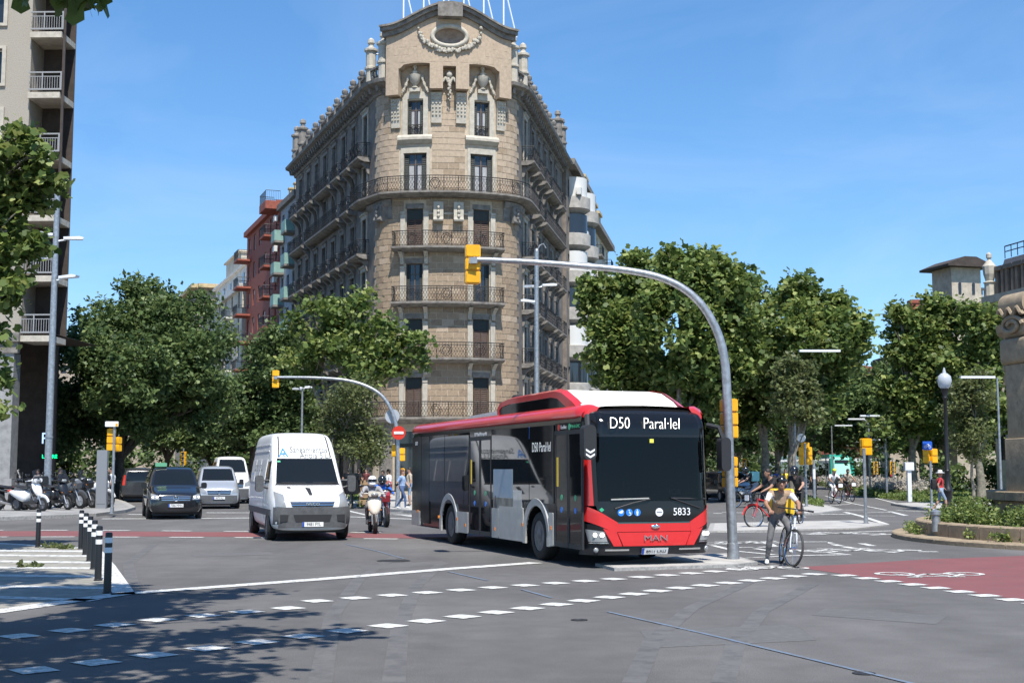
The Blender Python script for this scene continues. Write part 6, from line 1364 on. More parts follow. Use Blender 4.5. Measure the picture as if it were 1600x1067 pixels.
def shell(parent, secs, m, cabin=None, name='body'):
    """secs: (y, zbottom, ztop, half width low, half width belt, half width top, z belt)"""
    mb = MB(); K = None; vs = []; fs = []
    for (y, zb, zt, wl, wb, wt, zl) in secs:
        zl = min(zl, zb + (zt - zb) * .72); h = [(0, zb), (wl * .75, zb), (wl, zb + .05), (wb, zb + (zl - zb) * .45), (wb, zl), (wt + (wb - wt) * .25, zl + (zt - zl) * .7), (wt, zt - .05), (wt * .8, zt), (0, zt + .015)]
        ring = h + [(-x, z) for x, z in h[-2:0:-1]]; K = len(ring); vs += [(x, y, z) for x, z in ring]
    n = len(secs)
    for i in range(n - 1): fs += [(i * K + k, i * K + (k + 1) % K, (i + 1) * K + (k + 1) % K, (i + 1) * K + k) for k in range(K)]
    hk = K // 2
    for base in (0, (n - 1) * K):       # end caps as quad strips
        for k in range(hk):
            a, b, c, d = base + k, base + k + 1, base + (K - k - 1) % K, base + (K - k) % K
            q = [a, b, c, d]; u = []
            for t in q:
                if t not in u: u.append(t)
            if len(u) > 2: fs.append(tuple(u))
    mb.add(vs, fs); o = smooth_eval(mb, name, m, 2, parent)
    me = o.data; bvh = BVHTree.FromPolygons([v.co.copy() for v in me.vertices], [tuple(p.vertices) for p in me.polygons]); return o, bvh
def arches(parent, bvh, ys, r, hw, z=None):
    for y in ys:
        for sx in (1, -1):
            mb = MB(); n = 18; x = sx * (hw + .004); cz = r * .98
            mb.poly([(x, y - (r + .07) * math.cos(math.pi * k / n), cz + (r + .07) * math.sin(math.pi * k / n)) for k in range(n + 1)] + [(x, y + r + .07, .22), (x, y - r - .07, .22)]); mb.build('wheel_arch', M_DKRUB, parent)
def plate(parent, c, txt, wd=.52, h=.115):
    mb = MB(); mb.bx(c[0] - wd / 2, c[0] + wd / 2, c[1] - .01, c[1] + .012, c[2] - h / 2, c[2] + h / 2); p = mb.build('licence_plate', M_PLATE, parent)
    mb = MB(); mb.bx(c[0] + wd / 2 - .045, c[0] + wd / 2, c[1] + .012, c[1] + .015, c[2] - h / 2, c[2] + h / 2); mb.build('plate_band', M_PLBL, p)
    text_mesh('plate_number', txt, h * 1.0, M_INK, p, (c[0] - .02, c[1] + .014, c[2]), XT_FRONT, sx=.8)
M_VANW = mat('van_white', (.72, .72, .71), .35, coat=.3, nscale=2.5, namt=.06); M_VANGL = mat('van_glass', (.009, .011, .012), .05, spec=.38)
M_PLAST = mat('grey_bumper_plastic', (.085, .087, .09), .65, nscale=12, namt=.15); M_TXTG = mat('sign_text_grey', (.07, .085, .09), .5); M_TXTB = mat('sign_text_blue', (.03, .2, .6), .5)
# --- tall white van ----------------------------------------------------------
VAN = thing('cargo_van', 'tall white high-roof cargo van lettered Saneamientos, coming head-on', 'van', (*W(490, 700, 33.0).xy, 0), R(-163))
body, bv = shell(VAN, [(.0, .30, .84, .62, .72, .62, .6), (-.03, .27, .98, .82, .86, .74, .7), (-.12, .25, 1.10, .90, .94, .80, .85), (-.45, .25, 1.22, .95, .985, .84, 1.0), (-.85, .25, 1.36, .97, 1.0, .86, 1.1), (-1.0, .25, 1.46, .97, 1.0, .86, 1.15), (-1.35, .25, 1.85, .97, 1.0, .84, 1.2), (-1.62, .25, 2.14, .97, 1.0, .83, 1.25), (-1.95, .25, 2.50, .97, 1.0, .80, 1.3), (-2.25, .25, 2.70, .97, 1.0, .78, 1.3), (-2.6, .25, 2.76, .97, 1.0, .78, 1.3), (-4, .25, 2.77, .97, 1.0, .78, 1.3), (-5.6, .28, 2.76, .97, 1.0, .78, 1.3), (-5.85, .3, 2.72, .96, .99, .77, 1.3), (-5.92, .34, 2.6, .9, .94, .72, 1.3)], M_VANW)
decal('windscreen', bv, ((.80, 1.42), (-.80, 1.42), (-.72, 2.06), (.72, 2.06)), 'front', .008, M_VANGL, VAN, 14, 8)
decal('windscreen_seal', bv, ((.84, 1.375), (-.84, 1.375), (-.80, 1.42), (.80, 1.42)), 'front', .006, M_DKRUB, VAN, 14, 2)
for s_ in (1, -1):
    decal('roof_seam', bv, ((s_ * .70, 2.09), (s_ * .665, 2.09), (s_ * .60, 2.70), (s_ * .635, 2.70)), 'front', .005, M_DKRUB, VAN, 2, 10)
    decal('headlight', bv, ((s_ * .90, .86), (s_ * .66, .84), (s_ * .70, 1.14), (s_ * .885, 1.22)), 'front', .012, M_HEAD, VAN, 5, 6)
    decal('side_window', bv, ((-1.32, 1.46), (-1.95, 1.40), (-1.95, 1.98), (-1.62, 2.0)), s_, .008, M_VANGL, VAN, 6, 6)
    decal('side_trim', bv, ((-.5, .62), (-5.8, .62), (-5.8, .78), (-.5, .78)), s_, .02, M_PLAST, VAN, 30, 2)
    decal('front_door_gap', bv, ((-2.04, .5), (-2.06, .5), (-2.06, 2.2), (-2.04, 2.2)), s_, .004, M_DKRUB, VAN, 1, 10)
    for y0, y1 in ((-2.15, -3.4), (-3.5, -4.6), (-4.7, -5.7)): decal('side_panel_press', bv, ((y0, 1.45), (y1, 1.45), (y1, 2.05), (y0, 2.05)), s_, .012, M_VANW, VAN, 8, 5)
    for z in (2.25, 2.42): decal('side_rib', bv, ((-2.2, z), (-5.7, z), (-5.7, z + .03), (-2.2, z + .03)), s_, .015, M_VANW, VAN, 24, 1)
    mb = MB(); mb.rbox((s_ * 1.19, -1.28, 1.42), (.2, .2, .42), .07); mb.tube([(s_ * .95, -1.35, 1.3), (s_ * 1.12, -1.3, 1.35)], .035, 6); mb.tube([(s_ * .95, -1.38, 1.5), (s_ * 1.12, -1.3, 1.5)], .03, 6); mb.build('mirror', M_PLAST, VAN, 40)
    decal('lower_air_inlet', bv, ((s_ * .80, .48), (s_ * .62, .50), (s_ * .60, .66), (s_ * .80, .66)), 'front', .05, M_DKRUB, VAN, 4, 3)
decal('bumper', bv, ((.93, .34), (-.93, .34), (-.93, .84), (.93, .84)), 'front', .035, M_PLAST, VAN, 18, 6, .06)
decal('bumper_inlet', bv, ((.42, .48), (-.42, .48), (-.48, .66), (.48, .66)), 'front', .042, M_DKRUB, VAN, 8, 3)
decal('grille', bv, ((.50, .85), (-.50, .85), (-.56, .98), (.56, .98)), 'front', .01, M_DKRUB, VAN, 8, 3)
for z in (.885, .94): decal('grille_bar', bv, ((.52, z), (-.52, z), (-.53, z + .018), (.53, z + .018)), 'front', .022, M_CHROME, VAN, 8, 1)
text_mesh('maker_letters', 'IVECO', .10, M_CHROME, VAN, (0, .045, .915), XT_FRONT, ext=.006, sx=1.2)
plate(VAN, (0, .075, .42), '9481 FYL')
def cast_text(nm, txt, s, m, parent, bv, u, v, view, sx=1.0):
    o = text_mesh(nm, txt, s, m, parent, (u, 6, v), XT_FRONT, ext=0, sx=sx) if view == 'front' else text_mesh(nm, txt, s, m, parent, (6, u, v), XT_RIGHT, ext=0, sx=sx)
    for q in o.data.vertices:
        dr = Vector((0, -1, 0)) if view == 'front' else Vector((-1, 0, 0)); h, nn, _, _ = bv.ray_cast(q.co, dr)
        if h: q.co = h + (nn if nn.dot(dr) < 0 else -nn) * .012
    return o
cast_text('company_text', 'Saneamientos', .22, M_TXTG, VAN, bv, -.13, 2.28, 'front', .82); cast_text('company_text', 'Anoia S.L.', .22, M_TXTG, VAN, bv, -.27, 2.14, 'front', .9)
lg = cast_text('company_logo', 'A', .34, M_TXTB, VAN, bv, .545, 2.20, 'front', 1.15); cast_text('company_logo', 'S', .15, M_TXTB, VAN, bv, .545, 2.15, 'front', 1.2); cast_text('company_text_side', 'Saneamientos', .4, M_TXTG, VAN, bv, -3.9, 1.85, 'side', .9); cast_text('company_text_side', 'Anoia', .4, M_TXTG, VAN, bv, -3.9, 1.5, 'side', .9); cast_text('company_logo', 'A', .7, M_TXTB, VAN, bv, -5.2, 1.7, 'side')
for x0 in (.05, -.75): mb = MB(); mb.tube([(x0 + .0, -.93, 1.44), (x0 + .62, -.95, 1.45)], .012, 5); mb.build('wiper', M_DKRUB, VAN)
arches(VAN, bv, (-1.0, -4.95), .36, 1.0)
for y in (-1.0, -4.95):
    for sx in (1, -1): wheel(VAN, (sx * .905, y, .36), .36, .24, sx)
mb = MB(); mb.bx(-.85, .85, -5.6, -.3, .2, .4); mb.build('underbody', M_DKRUB, VAN)
decal('bonnet_sticker', bv, ((.06, 1.13), (-.02, 1.13), (-.02, 1.30), (.10, 1.32)), 'front', .008, M_DKRUB, VAN, 2, 4); decal('bonnet_sticker', bv, ((.55, 1.30), (.46, 1.30), (.47, 1.33), (.55, 1.34)), 'front', .008, M_DKRUB, VAN, 2, 2)
decal('windscreen_sticker', bv, ((.72, 1.96), (.64, 1.96), (.64, 2.0), (.72, 2.0)), 'front', .012, M_STKG, VAN, 2, 2)
# --- minivans ------------------------------------------------------------------
def minivan(label, px, Y, rz, paint, lower, dims=(1.0, 1.0), plate_t='7586 MMN', taxi=False, cat='minivan', name='minivan', glass=None):
    root = thing(name, label, cat, (*W(px, 700, Y).xy, 0), R(rz)); s, h = dims; gl = glass or M_VANGL
    secs = [(0, .28, .66, .58, .66, .56, .5), (-.03, .24, .84, .78, .82, .70, .6), (-.10, .22, .94, .86, .90, .76, .72), (-.5, .22, 1.06, .92, .95, .80, .85), (-.95, .22, 1.18, .93, .965, .82, .95), (-1.08, .22, 1.26, .93, .965, .82, 1.0), (-1.5, .22, 1.64, .93, .965, .77, 1.05), (-1.75, .22, 1.82, .93, .965, .74, 1.08), (-2.1, .22, 1.90, .93, .965, .73, 1.08), (-3.6, .22, 1.91, .93, .965, .73, 1.08), (-4.8, .24, 1.88, .93, .96, .73, 1.08), (-5.0, .28, 1.80, .92, .95, .72, 1.08), (-5.12, .34, 1.55, .88, .91, .70, 1.0), (-5.16, .42, 1.1, .84, .86, .66, .9)]
    secs = [(y * s, a, b * h, c, d, e, f * h) for y, a, b, c, d, e, f in secs]; body, bv = shell(root, secs, paint)
    decal('windscreen', bv, ((.74, 1.25 * h), (-.74, 1.25 * h), (-.64, 1.78 * h), (.64, 1.78 * h)), 'front', .006, gl, root, 12, 7)
    for q in (1, -1):
        decal('headlight', bv, ((q * .86, .72 * h), (q * .58, .70 * h), (q * .60, .84 * h), (q * .86, .93 * h)), 'front', .01, M_HEAD, root, 5, 4)
        decal('front_side_window', bv, ((-1.45 * s, 1.14 * h), (-2.5 * s, 1.14 * h), (-2.5 * s, 1.68 * h), (-1.85 * s, 1.68 * h)), q, .006, gl, root, 8, 5)
        for y0, y1 in ((-2.6, -3.75), (-3.85, -4.85)): decal('side_window', bv, ((y0 * s, 1.14 * h), (y1 * s, 1.14 * h), (y1 * s, 1.68 * h), (y0 * s, 1.68 * h)), q, .006, gl, root, 8, 5)
        mb = MB(); mb.rbox((q * 1.08, -1.25 * s, 1.2 * h), (.2, .14, .22), .06); mb.tube([(q * .9, -1.3 * s, 1.12 * h), (q * 1.05, -1.26 * s, 1.15 * h)], .03, 6); mb.build('mirror', M_BLACK, root, 40)
        decal('tail_light', bv, ((q * .86, .95 * h), (q * .72, .95 * h), (q * .70, 1.5 * h), (q * .78, 1.5 * h)), 'back', .008, M_SIGNRED, root, 3, 6)
        for x in (.66, .8):
            if taxi: k = MB(); k.ball((q * x, bv.ray_cast(Vector((q * x, 5, .80 * h)), Vector((0, -1, 0)))[0].y + .01, .80 * h), .04, 8, 5); k.build('lamp', M_LIT, root, 60)
    decal('grille', bv, ((.50, .64 * h), (-.50, .64 * h), (-.54, .84 * h), (.54, .84 * h)), 'front', .008, M_DKRUB, root, 8, 4)
    for z in (.68, .74, .80): decal('grille_bar', bv, ((.50, z * h), (-.50, z * h), (-.50, z * h + .018), (.50, z * h + .018)), 'front', .016, M_CHROME, root, 8, 1)
    k = MB(); y = bv.ray_cast(Vector((0, 5, .75 * h)), Vector((0, -1, 0)))[0].y + .03; k.tube([(.09 * math.cos(a), y, .75 * h + .09 * math.sin(a)) for a in [2 * math.pi * j / 16 for j in range(16)]], .012, 5, closed=True)
    if taxi:
        for a in (90, 210, 330): k.cyl((0, y, .75 * h), (.09 * math.cos(R(a)), y, .75 * h + .09 * math.sin(R(a))), .011, n=5)
    k.build('emblem', M_CHROME, root)
    decal('bumper', bv, ((.9, .30), (-.9, .30), (-.9, .60 * h), (.9, .60 * h)), 'front', .02, lower, root, 16, 4, .05)
    decal('rear_window', bv, ((.66, 1.2 * h), (-.66, 1.2 * h), (-.6, 1.7 * h), (.6, 1.7 * h)), 'back', .008, gl, root, 10, 5)
    plate(root, (0, bv.ray_cast(Vector((0, 5, .5)), Vector((0, -1, 0)))[0].y + .045, .5), plate_t)
    arches(root, bv, (-.95 * s, -4.05 * s), .34, .965)
    for y in (-.95 * s, -4.05 * s):
        for sx in (1, -1): wheel(root, (sx * .875, y, .335), .335, .22, sx, rim=mat('alloy_rim', (.35, .35, .36), .35, .7))
    mb = MB(); mb.bx(-.8, .8, -4.8 * s, -.3, .16, .35); mb.build('underbody', M_DKRUB, root)
    if taxi:
        mb = MB(); mb.rbox((.45, -1.95, 1.97), (.42, .2, .14), .03); mb.build('roof_light', mat('taxi_light_green', (.12, .35, .2), .4), root)
    return root
M_CARBLK = mat('car_black', (.010, .011, .013), .12, coat=.7); M_CARSIL = mat('car_silver', (.42, .44, .47), .28, .35, coat=.5); M_CARDK = mat('car_dark_grey', (.03, .031, .034), .25, coat=.5)
minivan('black taxi minivan with green roof light, nearest of the waiting vehicles', 277, 47.6, -162, M_CARBLK, M_CARBLK, taxi=True)
minivan('silver-blue minivan with grey bumper, directly behind the black taxi', 344, 60.5, -164, M_CARSIL, M_PLAST, (.95, 1.03), '4673 HLJ')
minivan('dark minivan parked in shade seen from behind, left of the taxi', 215, 78.0, 17, M_CARDK, M_CARDK, plate_t='2840 KVC')
minivan('white tall delivery van behind the silver minivan', 366, 70, -164, M_VANW, M_PLAST, (1.05, 1.32), '0917 JTB', cat='van', name='delivery_van')
minivan('silver car far right of the bus windscreen, on the avenue', 1117, 92, -172, M_CARSIL, M_CARSIL, (.85, .80), '6125 LMN', cat='car', name='parked_car')
minivan('black sport utility car waiting behind the delivery cyclist', 1157, 74, -170, M_CARBLK, M_CARBLK, (.9, .92), '3391 MBD', cat='car', name='car')
minivan('white car far down the avenue beside the bus', 1128, 150, -172, M_VANW, M_PLAST, (.85, .80), '5502 KLP', cat='car', name='parked_car')
minivan('grey car in deep shade far down the left street', 255, 120, -172, M_CARDK, M_CARDK, (.85, .82), '1180 JDS', cat='car', name='parked_car')
# --- tram ----------------------------------------------------------------------
M_TRG = mat('tram_green', (.03, .34, .25), .35, coat=.4)
TR = thing('tram', 'green and white articulated tram approaching along the avenue', 'tram', (*W(1313, 700, 150).xy, 0), R(-176))
for i in range(4):
    y0, y1 = -i * 7.5 - .1, -(i + 1) * 7.5; mb = MB(); x = -i * .0
    mb.prism([(-1.28, .25), (1.28, .25), (1.32, 1.0), (1.28, 2.9), (1.05, 3.25), (-1.05, 3.25), (-1.28, 2.9), (-1.32, 1.0)], 'xz', y0, y1); sec = mb.build('carriage', M_BUSWHT, TR)
    for sx in (1, -1):
        mb = MB(); mb.bx(sx * 1.325, sx * 1.3, y0 - .3, y1 + .3, 1.1, 2.6); mb.build('side_glazing', M_VANGL, sec)
    mb = MB(); mb.bx(-1.1, 1.1, y0 - .5, y1 + .5, 3.26, 3.6); mb.build('roof_equipment', M_TRG, sec)
mb = MB(); mb.prism([(0, .3), (.5, .5), (.75, 1.0), (.35, 2.6), (0, 3.2), (-.1, 3.2), (-.1, .3)], 'yz', -1.2, 1.2); cab_ = mb.build('cab_nose', M_TRG, TR)
mb = MB(); mb.add([(.95, .80, 1.05), (-.95, .80, 1.05), (-.9, .42, 2.5), (.9, .42, 2.5)], [(0, 1, 2, 3)]); mb.build('windscreen', mat('tram_glass', (.35, .55, .5), .1), cab_)
mb = MB(); mb.add([(.8, .40, 2.62), (-.8, .40, 2.62), (-.78, .25, 2.95), (.78, .25, 2.95)], [(0, 1, 2, 3)]); mb.build('destination_panel', M_BUSBLK, cab_)
for sx in (1, -1): mb = MB(); mb.prism([(sx * 1.2, .3), (sx * 1.35, .5), (sx * 1.38, 3.1), (sx * 1.0, 3.3), (sx * 1.05, 1.0)], 'xz', .1, .62); mb.build('green_flank', M_TRG, cab_)
# ================================================================== PEOPLE, BICYCLES, MOTORCYCLES
SKIN = mat('skin_light', (.42, .24, .16), .55); SKIN2 = mat('skin_tan', (.30, .16, .10), .55)
HAIR = mat('hair_dark', (.018, .013, .010), .6); HAIRG = mat('hair_blond_grey', (.30, .24, .17), .7)
SHOE_W = mat('shoe_white', (.6, .6, .58), .6); SHOE_D = mat('shoe_dark', (.03, .028, .026), .6)
def cloth(n, c): return mat('cloth_' + n, c, .9, nscale=7, namt=.2, bump=1.0, bscale=9)
C_TAN = cloth('tan', (.33, .23, .15)); C_GREY = cloth('grey', (.13, .13, .135)); C_BLK = cloth('black', (.018, .018, .02)); C_WHT = cloth('white', (.68, .68, .68)); C_DEN = cloth('denim', (.06, .10, .2)); C_RED = cloth('red', (.5, .045, .05)); C_BLU = cloth('blue', (.03, .07, .30)); C_NAVY = cloth('navy', (.02, .025, .05)); C_LDEN = cloth('light_denim', (.25, .33, .43)); C_LGR = cloth('light_grey', (.32, .32, .34)); C_YEL = mat('bag_yellow', (.72, .48, .02), .6); C_PAT = cloth('pattern', (.25, .26, .27)); C_BEI = cloth('beige', (.42, .36, .28)); C_SKY = cloth('sky_blue', (.28, .38, .55))
M_HELMW = mat('helmet_white', (.75, .75, .75), .2, coat=.5); M_HELMB = mat('helmet_black', (.012, .012, .013), .2, coat=.5); M_VIS = mat('visor_dark', (.012, .012, .014), .05, spec=.8)
def V(*a): return Vector(a)
def pose(kind):
    """joints of a 1.75 m figure, local: x right, y forward, z up"""
    J = dict(pel=V(0, 0, .95), wst=V(0, .0, 1.10), chest=V(0, .0, 1.32), neck=V(0, .0, 1.48), head=V(0, .02, 1.63))
    for s, n in ((1, 'r'), (-1, 'l')):
        J.update({'sh' + n: V(s * .185, -.01, 1.42), 'el' + n: V(s * .25, -.03, 1.14), 'wr' + n: V(s * .25, .06, .90), 'hip' + n: V(s * .09, 0, .92), 'kn' + n: V(s * .10, .02, .50), 'an' + n: V(s * .10, -.02, .09), 'toe' + n: V(s * .12, .14, .035)})
    def upd(**k): J.update({a: V(*b) for a, b in k.items()})
    if kind == 'walk': upd(knr=(.1, .2, .52), anr=(.1, .22, .10), toer=(.11, .38, .06), knl=(-.1, -.02, .5), anl=(-.1, -.30, .14), toel=(-.11, -.16, .04), elr=(.24, -.14, 1.16), wrr=(.24, -.08, .92), ell=(-.24, .08, 1.15), wrl=(-.22, .26, .98))
    if kind == 'phone': upd(elr=(.24, .1, 1.16), wrr=(.12, .3, 1.28))
    if kind == 'akimbo': upd(ell=(-.36, -.04, 1.18), wrl=(-.2, .06, 1.02))
    if kind == 'bike_stand':     # astride a bicycle, right foot down, left foot on pedal
        upd(pel=(.03, -.26, .95), wst=(.03, -.20, 1.10), chest=(.03, -.02, 1.28), neck=(.03, .08, 1.41), head=(.03, .16, 1.54), shr=(.22, .02, 1.36), shl=(-.16, .02, 1.36), elr=(.33, .12, 1.17), wrr=(.29, .36, 1.06), ell=(-.30, .12, 1.17), wrl=(-.26, .36, 1.06), hipr=(.12, -.26, .92), hipl=(-.06, -.26, .92), knr=(.22, -.14, .50), anr=(.27, -.22, .09), toer=(.30, -.06, .035), knl=(-.13, .10, .68), anl=(-.13, -.08, .32), toel=(-.14, .08, .26))
    if kind == 'bike_ride':
        upd(pel=(0, -.42, .98), wst=(0, -.36, 1.12), chest=(0, -.18, 1.30), neck=(0, -.07, 1.43), head=(0, .0, 1.57), shr=(.185, -.14, 1.38), shl=(-.185, -.14, 1.38), elr=(.28, .08, 1.18), wrr=(.26, .34, 1.06), ell=(-.28, .08, 1.18), wrl=(-.26, .34, 1.06), hipr=(.09, -.42, .94), hipl=(-.09, -.42, .94), knr=(.12, -.02, .80), anr=(.12, -.12, .42), toer=(.13, .04, .36), knl=(-.12, -.10, .60), anl=(-.12, -.22, .19), toel=(-.13, -.06, .13))
    if kind == 'scooter':
        upd(pel=(0, -.35, .80), wst=(0, -.35, .95), chest=(0, -.30, 1.16), neck=(0, -.25, 1.30), head=(0, -.21, 1.44), shr=(.2, -.28, 1.25), shl=(-.2, -.28, 1.25), elr=(.34, -.1, 1.04), wrr=(.32, .16, 1.0), ell=(-.34, -.1, 1.04), wrl=(-.32, .16, 1.0), hipr=(.1, -.35, .78), hipl=(-.1, -.35, .78), knr=(.17, .06, .74), anr=(.15, .0, .32), toer=(.16, .16, .27), knl=(-.17, .06, .74), anl=(-.15, .0, .32), toel=(-.16, .16, .27))
    return J
def person(label, loc, rz, kind, shirt, legs, shoes=None, skin=None, hair=HAIR, scale=1.0, vox=.026, shorts=False, sleeve='short', hat=None, fingers=False, z=0, face=True, arm=None, bulk=1.0):
    root = thing('person', label, 'person', (loc[0], loc[1], z), rz); root.scale = (scale,) * 3; J = pose(kind); skin = skin or SKIN; shoes = shoes or SHOE_D; mb = MB(); bones = []
    def limb(a, b, r0, r1, mi, n=8, mid=None): mb.tube([a, a.lerp(b, .33), a.lerp(b, .66), b], [r0, (mid or (r0 + r1) / 2) * 1.04, (r0 * .35 + r1 * .65), r1], n); bones.append((a, b, mi)); mb.ball(tuple(a), r0 * .98, 8, 5); mb.ball(tuple(b), r1 * .98, 8, 5)
    side = (J['shr'] - J['shl']).normalized()
    mb.tube([J['pel'] - V(0, 0, .09), J['pel'], J['wst'], J['wst'].lerp(J['chest'], .5), J['chest'], J['chest'].lerp(J['neck'], .62), J['neck']], [(.12 * bulk, .09 * bulk), (.17 * bulk, .125 * bulk), (.148 * bulk ** 1.5, .108 * bulk ** 1.5), (.162 * bulk, .115 * bulk), (.178 * bulk, .122 * bulk), (.13, .085), (.062, .06)], 14)
    bones += [(J['pel'] - V(0, 0, .12), J['pel'] + V(0, 0, .04), 2), (J['wst'], J['chest'], 1), (J['shl'], J['shr'], 1)]
    mb.tube([J['neck'] - V(0, 0, .08), J['neck'], J['head'] - V(0, .015, .05)], [.062, .055, .055], 10); bones.append((J['neck'] + V(0, 0, .03), J['head'], 0))
    H = J['head']; mb.ball(tuple(H + V(0, 0, .02)), (.078, .098, .115), 14, 10); mb.ball(tuple(H + V(0, .035, -.055)), (.055, .062, .06), 10, 8); mb.ball(tuple(H + V(0, .102, -.01)), (.016, .022, .026), 8, 6); bones.append((H - V(0, 0, .08), H + V(0, 0, .08), 0))
    for s in (-1, 1): mb.ball(tuple(H + V(s * .08, .0, .0)), (.014, .026, .034), 8, 6)
    for s, n in ((1, 'r'), (-1, 'l')):
        sh, el, wr = J['sh' + n], J['el' + n], J['wr' + n]
        mb.tube([J['chest'] + V(s * .08, 0, .05), sh + V(0, 0, .0)], [.10, .075], 10)
        limb(sh, el, .066, .047, 1); e2 = el.lerp(wr, .55)
        if sleeve == 'short': bones[-1] = (sh.lerp(el, .12 if arm else 0), sh.lerp(el, .62), 4 if arm else 1); bones.append((sh.lerp(el, .85), el, 0))
        elif sleeve == 'none': bones[-1] = (sh.lerp(el, .25), el, 0)
        limb(el, wr, .046, .031, 1 if sleeve == 'long' else 0); d = (wr - el).normalized(); 
        if kind in ('bike_stand', 'bike_ride', 'scooter'): d = (d + V(0, .5, -.1)).normalized()
        pm = wr + d * .05; mb.tube([wr - d * .01, pm, wr + d * .09], [(.03, .02), (.042, .02), (.038, .016)], 8); bones.append((wr + d * .03, wr + d * .1, 0))
        hp, kn, an, to = J['hip' + n], J['kn' + n], J['an' + n], J['toe' + n]
        limb(hp, kn, .092, .062, 2, 10); limb(kn, an, .060, .042, 0 if shorts else 2, 10, .062)
        hl = an + (an - to).normalized() * .05 * V(1, 1, 0).normalized().length; f = (to - an); f.z = 0; f.normalize(); hb = V(an.x, an.y, min(an.z, to.z + .05)) - f * .05
        mb.tube([hb, V(an.x, an.y, to.z + .03) + f * .03, to, to + f * .07 - V(0, 0, .005)], [(.036, .04), (.042, .045), (.047, .034), (.03, .02)], 8); bones.append((hb - V(0, 0, .02), to + f * .06 - V(0, 0, .02), 3))
    o = mb.build('tmp', skin); md = o.modifiers.new('r', 'REMESH'); md.mode = 'VOXEL'; md.voxel_size = vox; md.use_smooth_shade = True; sm = o.modifiers.new('s', 'SMOOTH'); sm.factor = .5; sm.iterations = 2
    dg = bpy.context.evaluated_depsgraph_get(); me = bpy.data.meshes.new_from_object(o.evaluated_get(dg)); bpy.data.objects.remove(o)
    me.materials.clear(); [me.materials.append(m) for m in (skin, shirt, legs, shoes, arm or shirt)]
    n = len(me.polygons); C = np.zeros(n * 3); me.polygons.foreach_get('center', C); C = C.reshape(-1, 3); best = np.full(n, 9.); idx = np.zeros(n, dtype=np.int32)
    for a, b, mi in bones:
        a_, b_ = np.array(a), np.array(b); ab = b_ - a_; t = np.clip(((C - a_) @ ab) / max(1e-9, ab @ ab), 0, 1); d = np.linalg.norm(C - a_ - t[:, None] * ab, axis=1); k = d < best; best[k] = d[k]; idx[k] = mi
    low = C[:, 2] < J['pel'].z + .02; idx[(idx == 1) & low & (np.abs(C[:, 0]) < .2) & (C[:, 2] < J['pel'].z - .03)] = 2
    me.polygons.foreach_set('material_index', idx); me.polygons.foreach_set('use_smooth', [True] * n); me.name = 'body'; body = obj('body', me, root)
    if fingers:
        fb = MB()
        for s, nme in ((1, 'r'), (-1, 'l')):
            el, wr = J['el' + nme], J['wr' + nme]; d = ((wr - el).normalized() + V(0, .5, -.1)).normalized(); k0 = wr + d * .085
            for i in range(4):
                q = k0 + V((i - 1.5) * .021 * s, 0, 0); L_ = (.026, .030, .028, .022)[i]; fb.tube([q, q + d * L_ + V(0, 0, -.005), q + d * (L_ * 1.1) + V(0, .0, -.035), q + d * (L_ * .5) + V(0, 0, -.05)], [.0095, .009, .008, .0065], 6)
            q = wr + d * .04 - V(s * .035, 0, 0); fb.tube([q, q + d * .03 - V(s * .02, 0, .01), q + d * .045 - V(s * .012, 0, .035)], [.011, .0095, .007], 6)
        fb.build('fingers', skin, body, 60)
    if face:
        for s in (-1, 1):
            k = MB(); k.ball(tuple(H + V(s * .032, .088, .018)), (.014, .009, .008), 8, 6); k.build('eye', M_INK, body, 60)
        k = MB(); k.ball(tuple(H + V(0, .092, -.062)), (.024, .008, .007), 8, 5); k.build('mouth', mat('lips', (.28, .09, .08), .5), body, 60)
    if hat is None and hair is not None:
        k = MB(); k.ball(tuple(H + V(0, -.014, .045)), (.088, .104, .108), 12, 8); k.ball(tuple(H + V(0, -.06, -.0)), (.075, .06, .09), 10, 6); k.build('hair', hair, root, 60)
    elif hat == 'cycle':
        k = MB(); k.ball(tuple(H + V(0, -.015, .075)), (.105, .135, .088), 14, 8); hm = k.build('helmet', M_HELMB, root, 60)
        for x in (-.05, 0, .05): k = MB(); k.tube([H + V(x, .10, .12), H + V(x, .02, .168), H + V(x, -.10, .14)], .014, 6); k.build('helmet_rib', M_DKRUB, hm, 60)
        k = MB(); k.tube([H + V(-.08, .02, .03), H + V(-.06, .04, -.09), H + V(0, .06, -.125), H + V(.06, .04, -.09), H + V(.08, .02, .03)], .007, 5); k.build('strap', M_DKRUB, hm)
    elif hat in ('full_white', 'full_black'):
        k = MB(); k.ball(tuple(H + V(0, 0, .02)), (.135, .155, .15), 16, 12); k.ball(tuple(H + V(0, .06, -.07)), (.105, .10, .075), 12, 8); hm = k.build('helmet', M_HELMW if hat == 'full_white' else M_HELMB, root, 60)
        k = MB(); vs = []; 
        for j in range(4):
            for i in range(9): a = R(-62 + 124 * i / 8); zz = -.005 + .075 * j / 3; rr = .162 - .012 * j / 3 - (.004 if j == 0 else 0); vs.append(H + V(.142 * math.sin(a), rr * math.cos(a), zz))
        k.add(vs, [(j * 9 + i, j * 9 + i + 1, j * 9 + i + 10, j * 9 + i + 9) for j in range(3) for i in range(8)]); k.build('visor', M_VIS, hm, 60)
    elif hat == 'sun':
        k = MB(); k.lathe([(.2, .075), (.19, .085), (.1, .10), (.095, .18), (.06, .205), (.01, .21)], 16, tuple(H + V(0, 0, -.02))); k.build('sun_hat', C_WHT, root, 60)
    elif hat == 'yellow': k = MB(); k.ball(tuple(H + V(0, -.015, .07)), (.1, .13, .09), 12, 8); k.build('helmet', mat('helmet_lime', (.6, .7, .05), .4), root, 60)
    return root
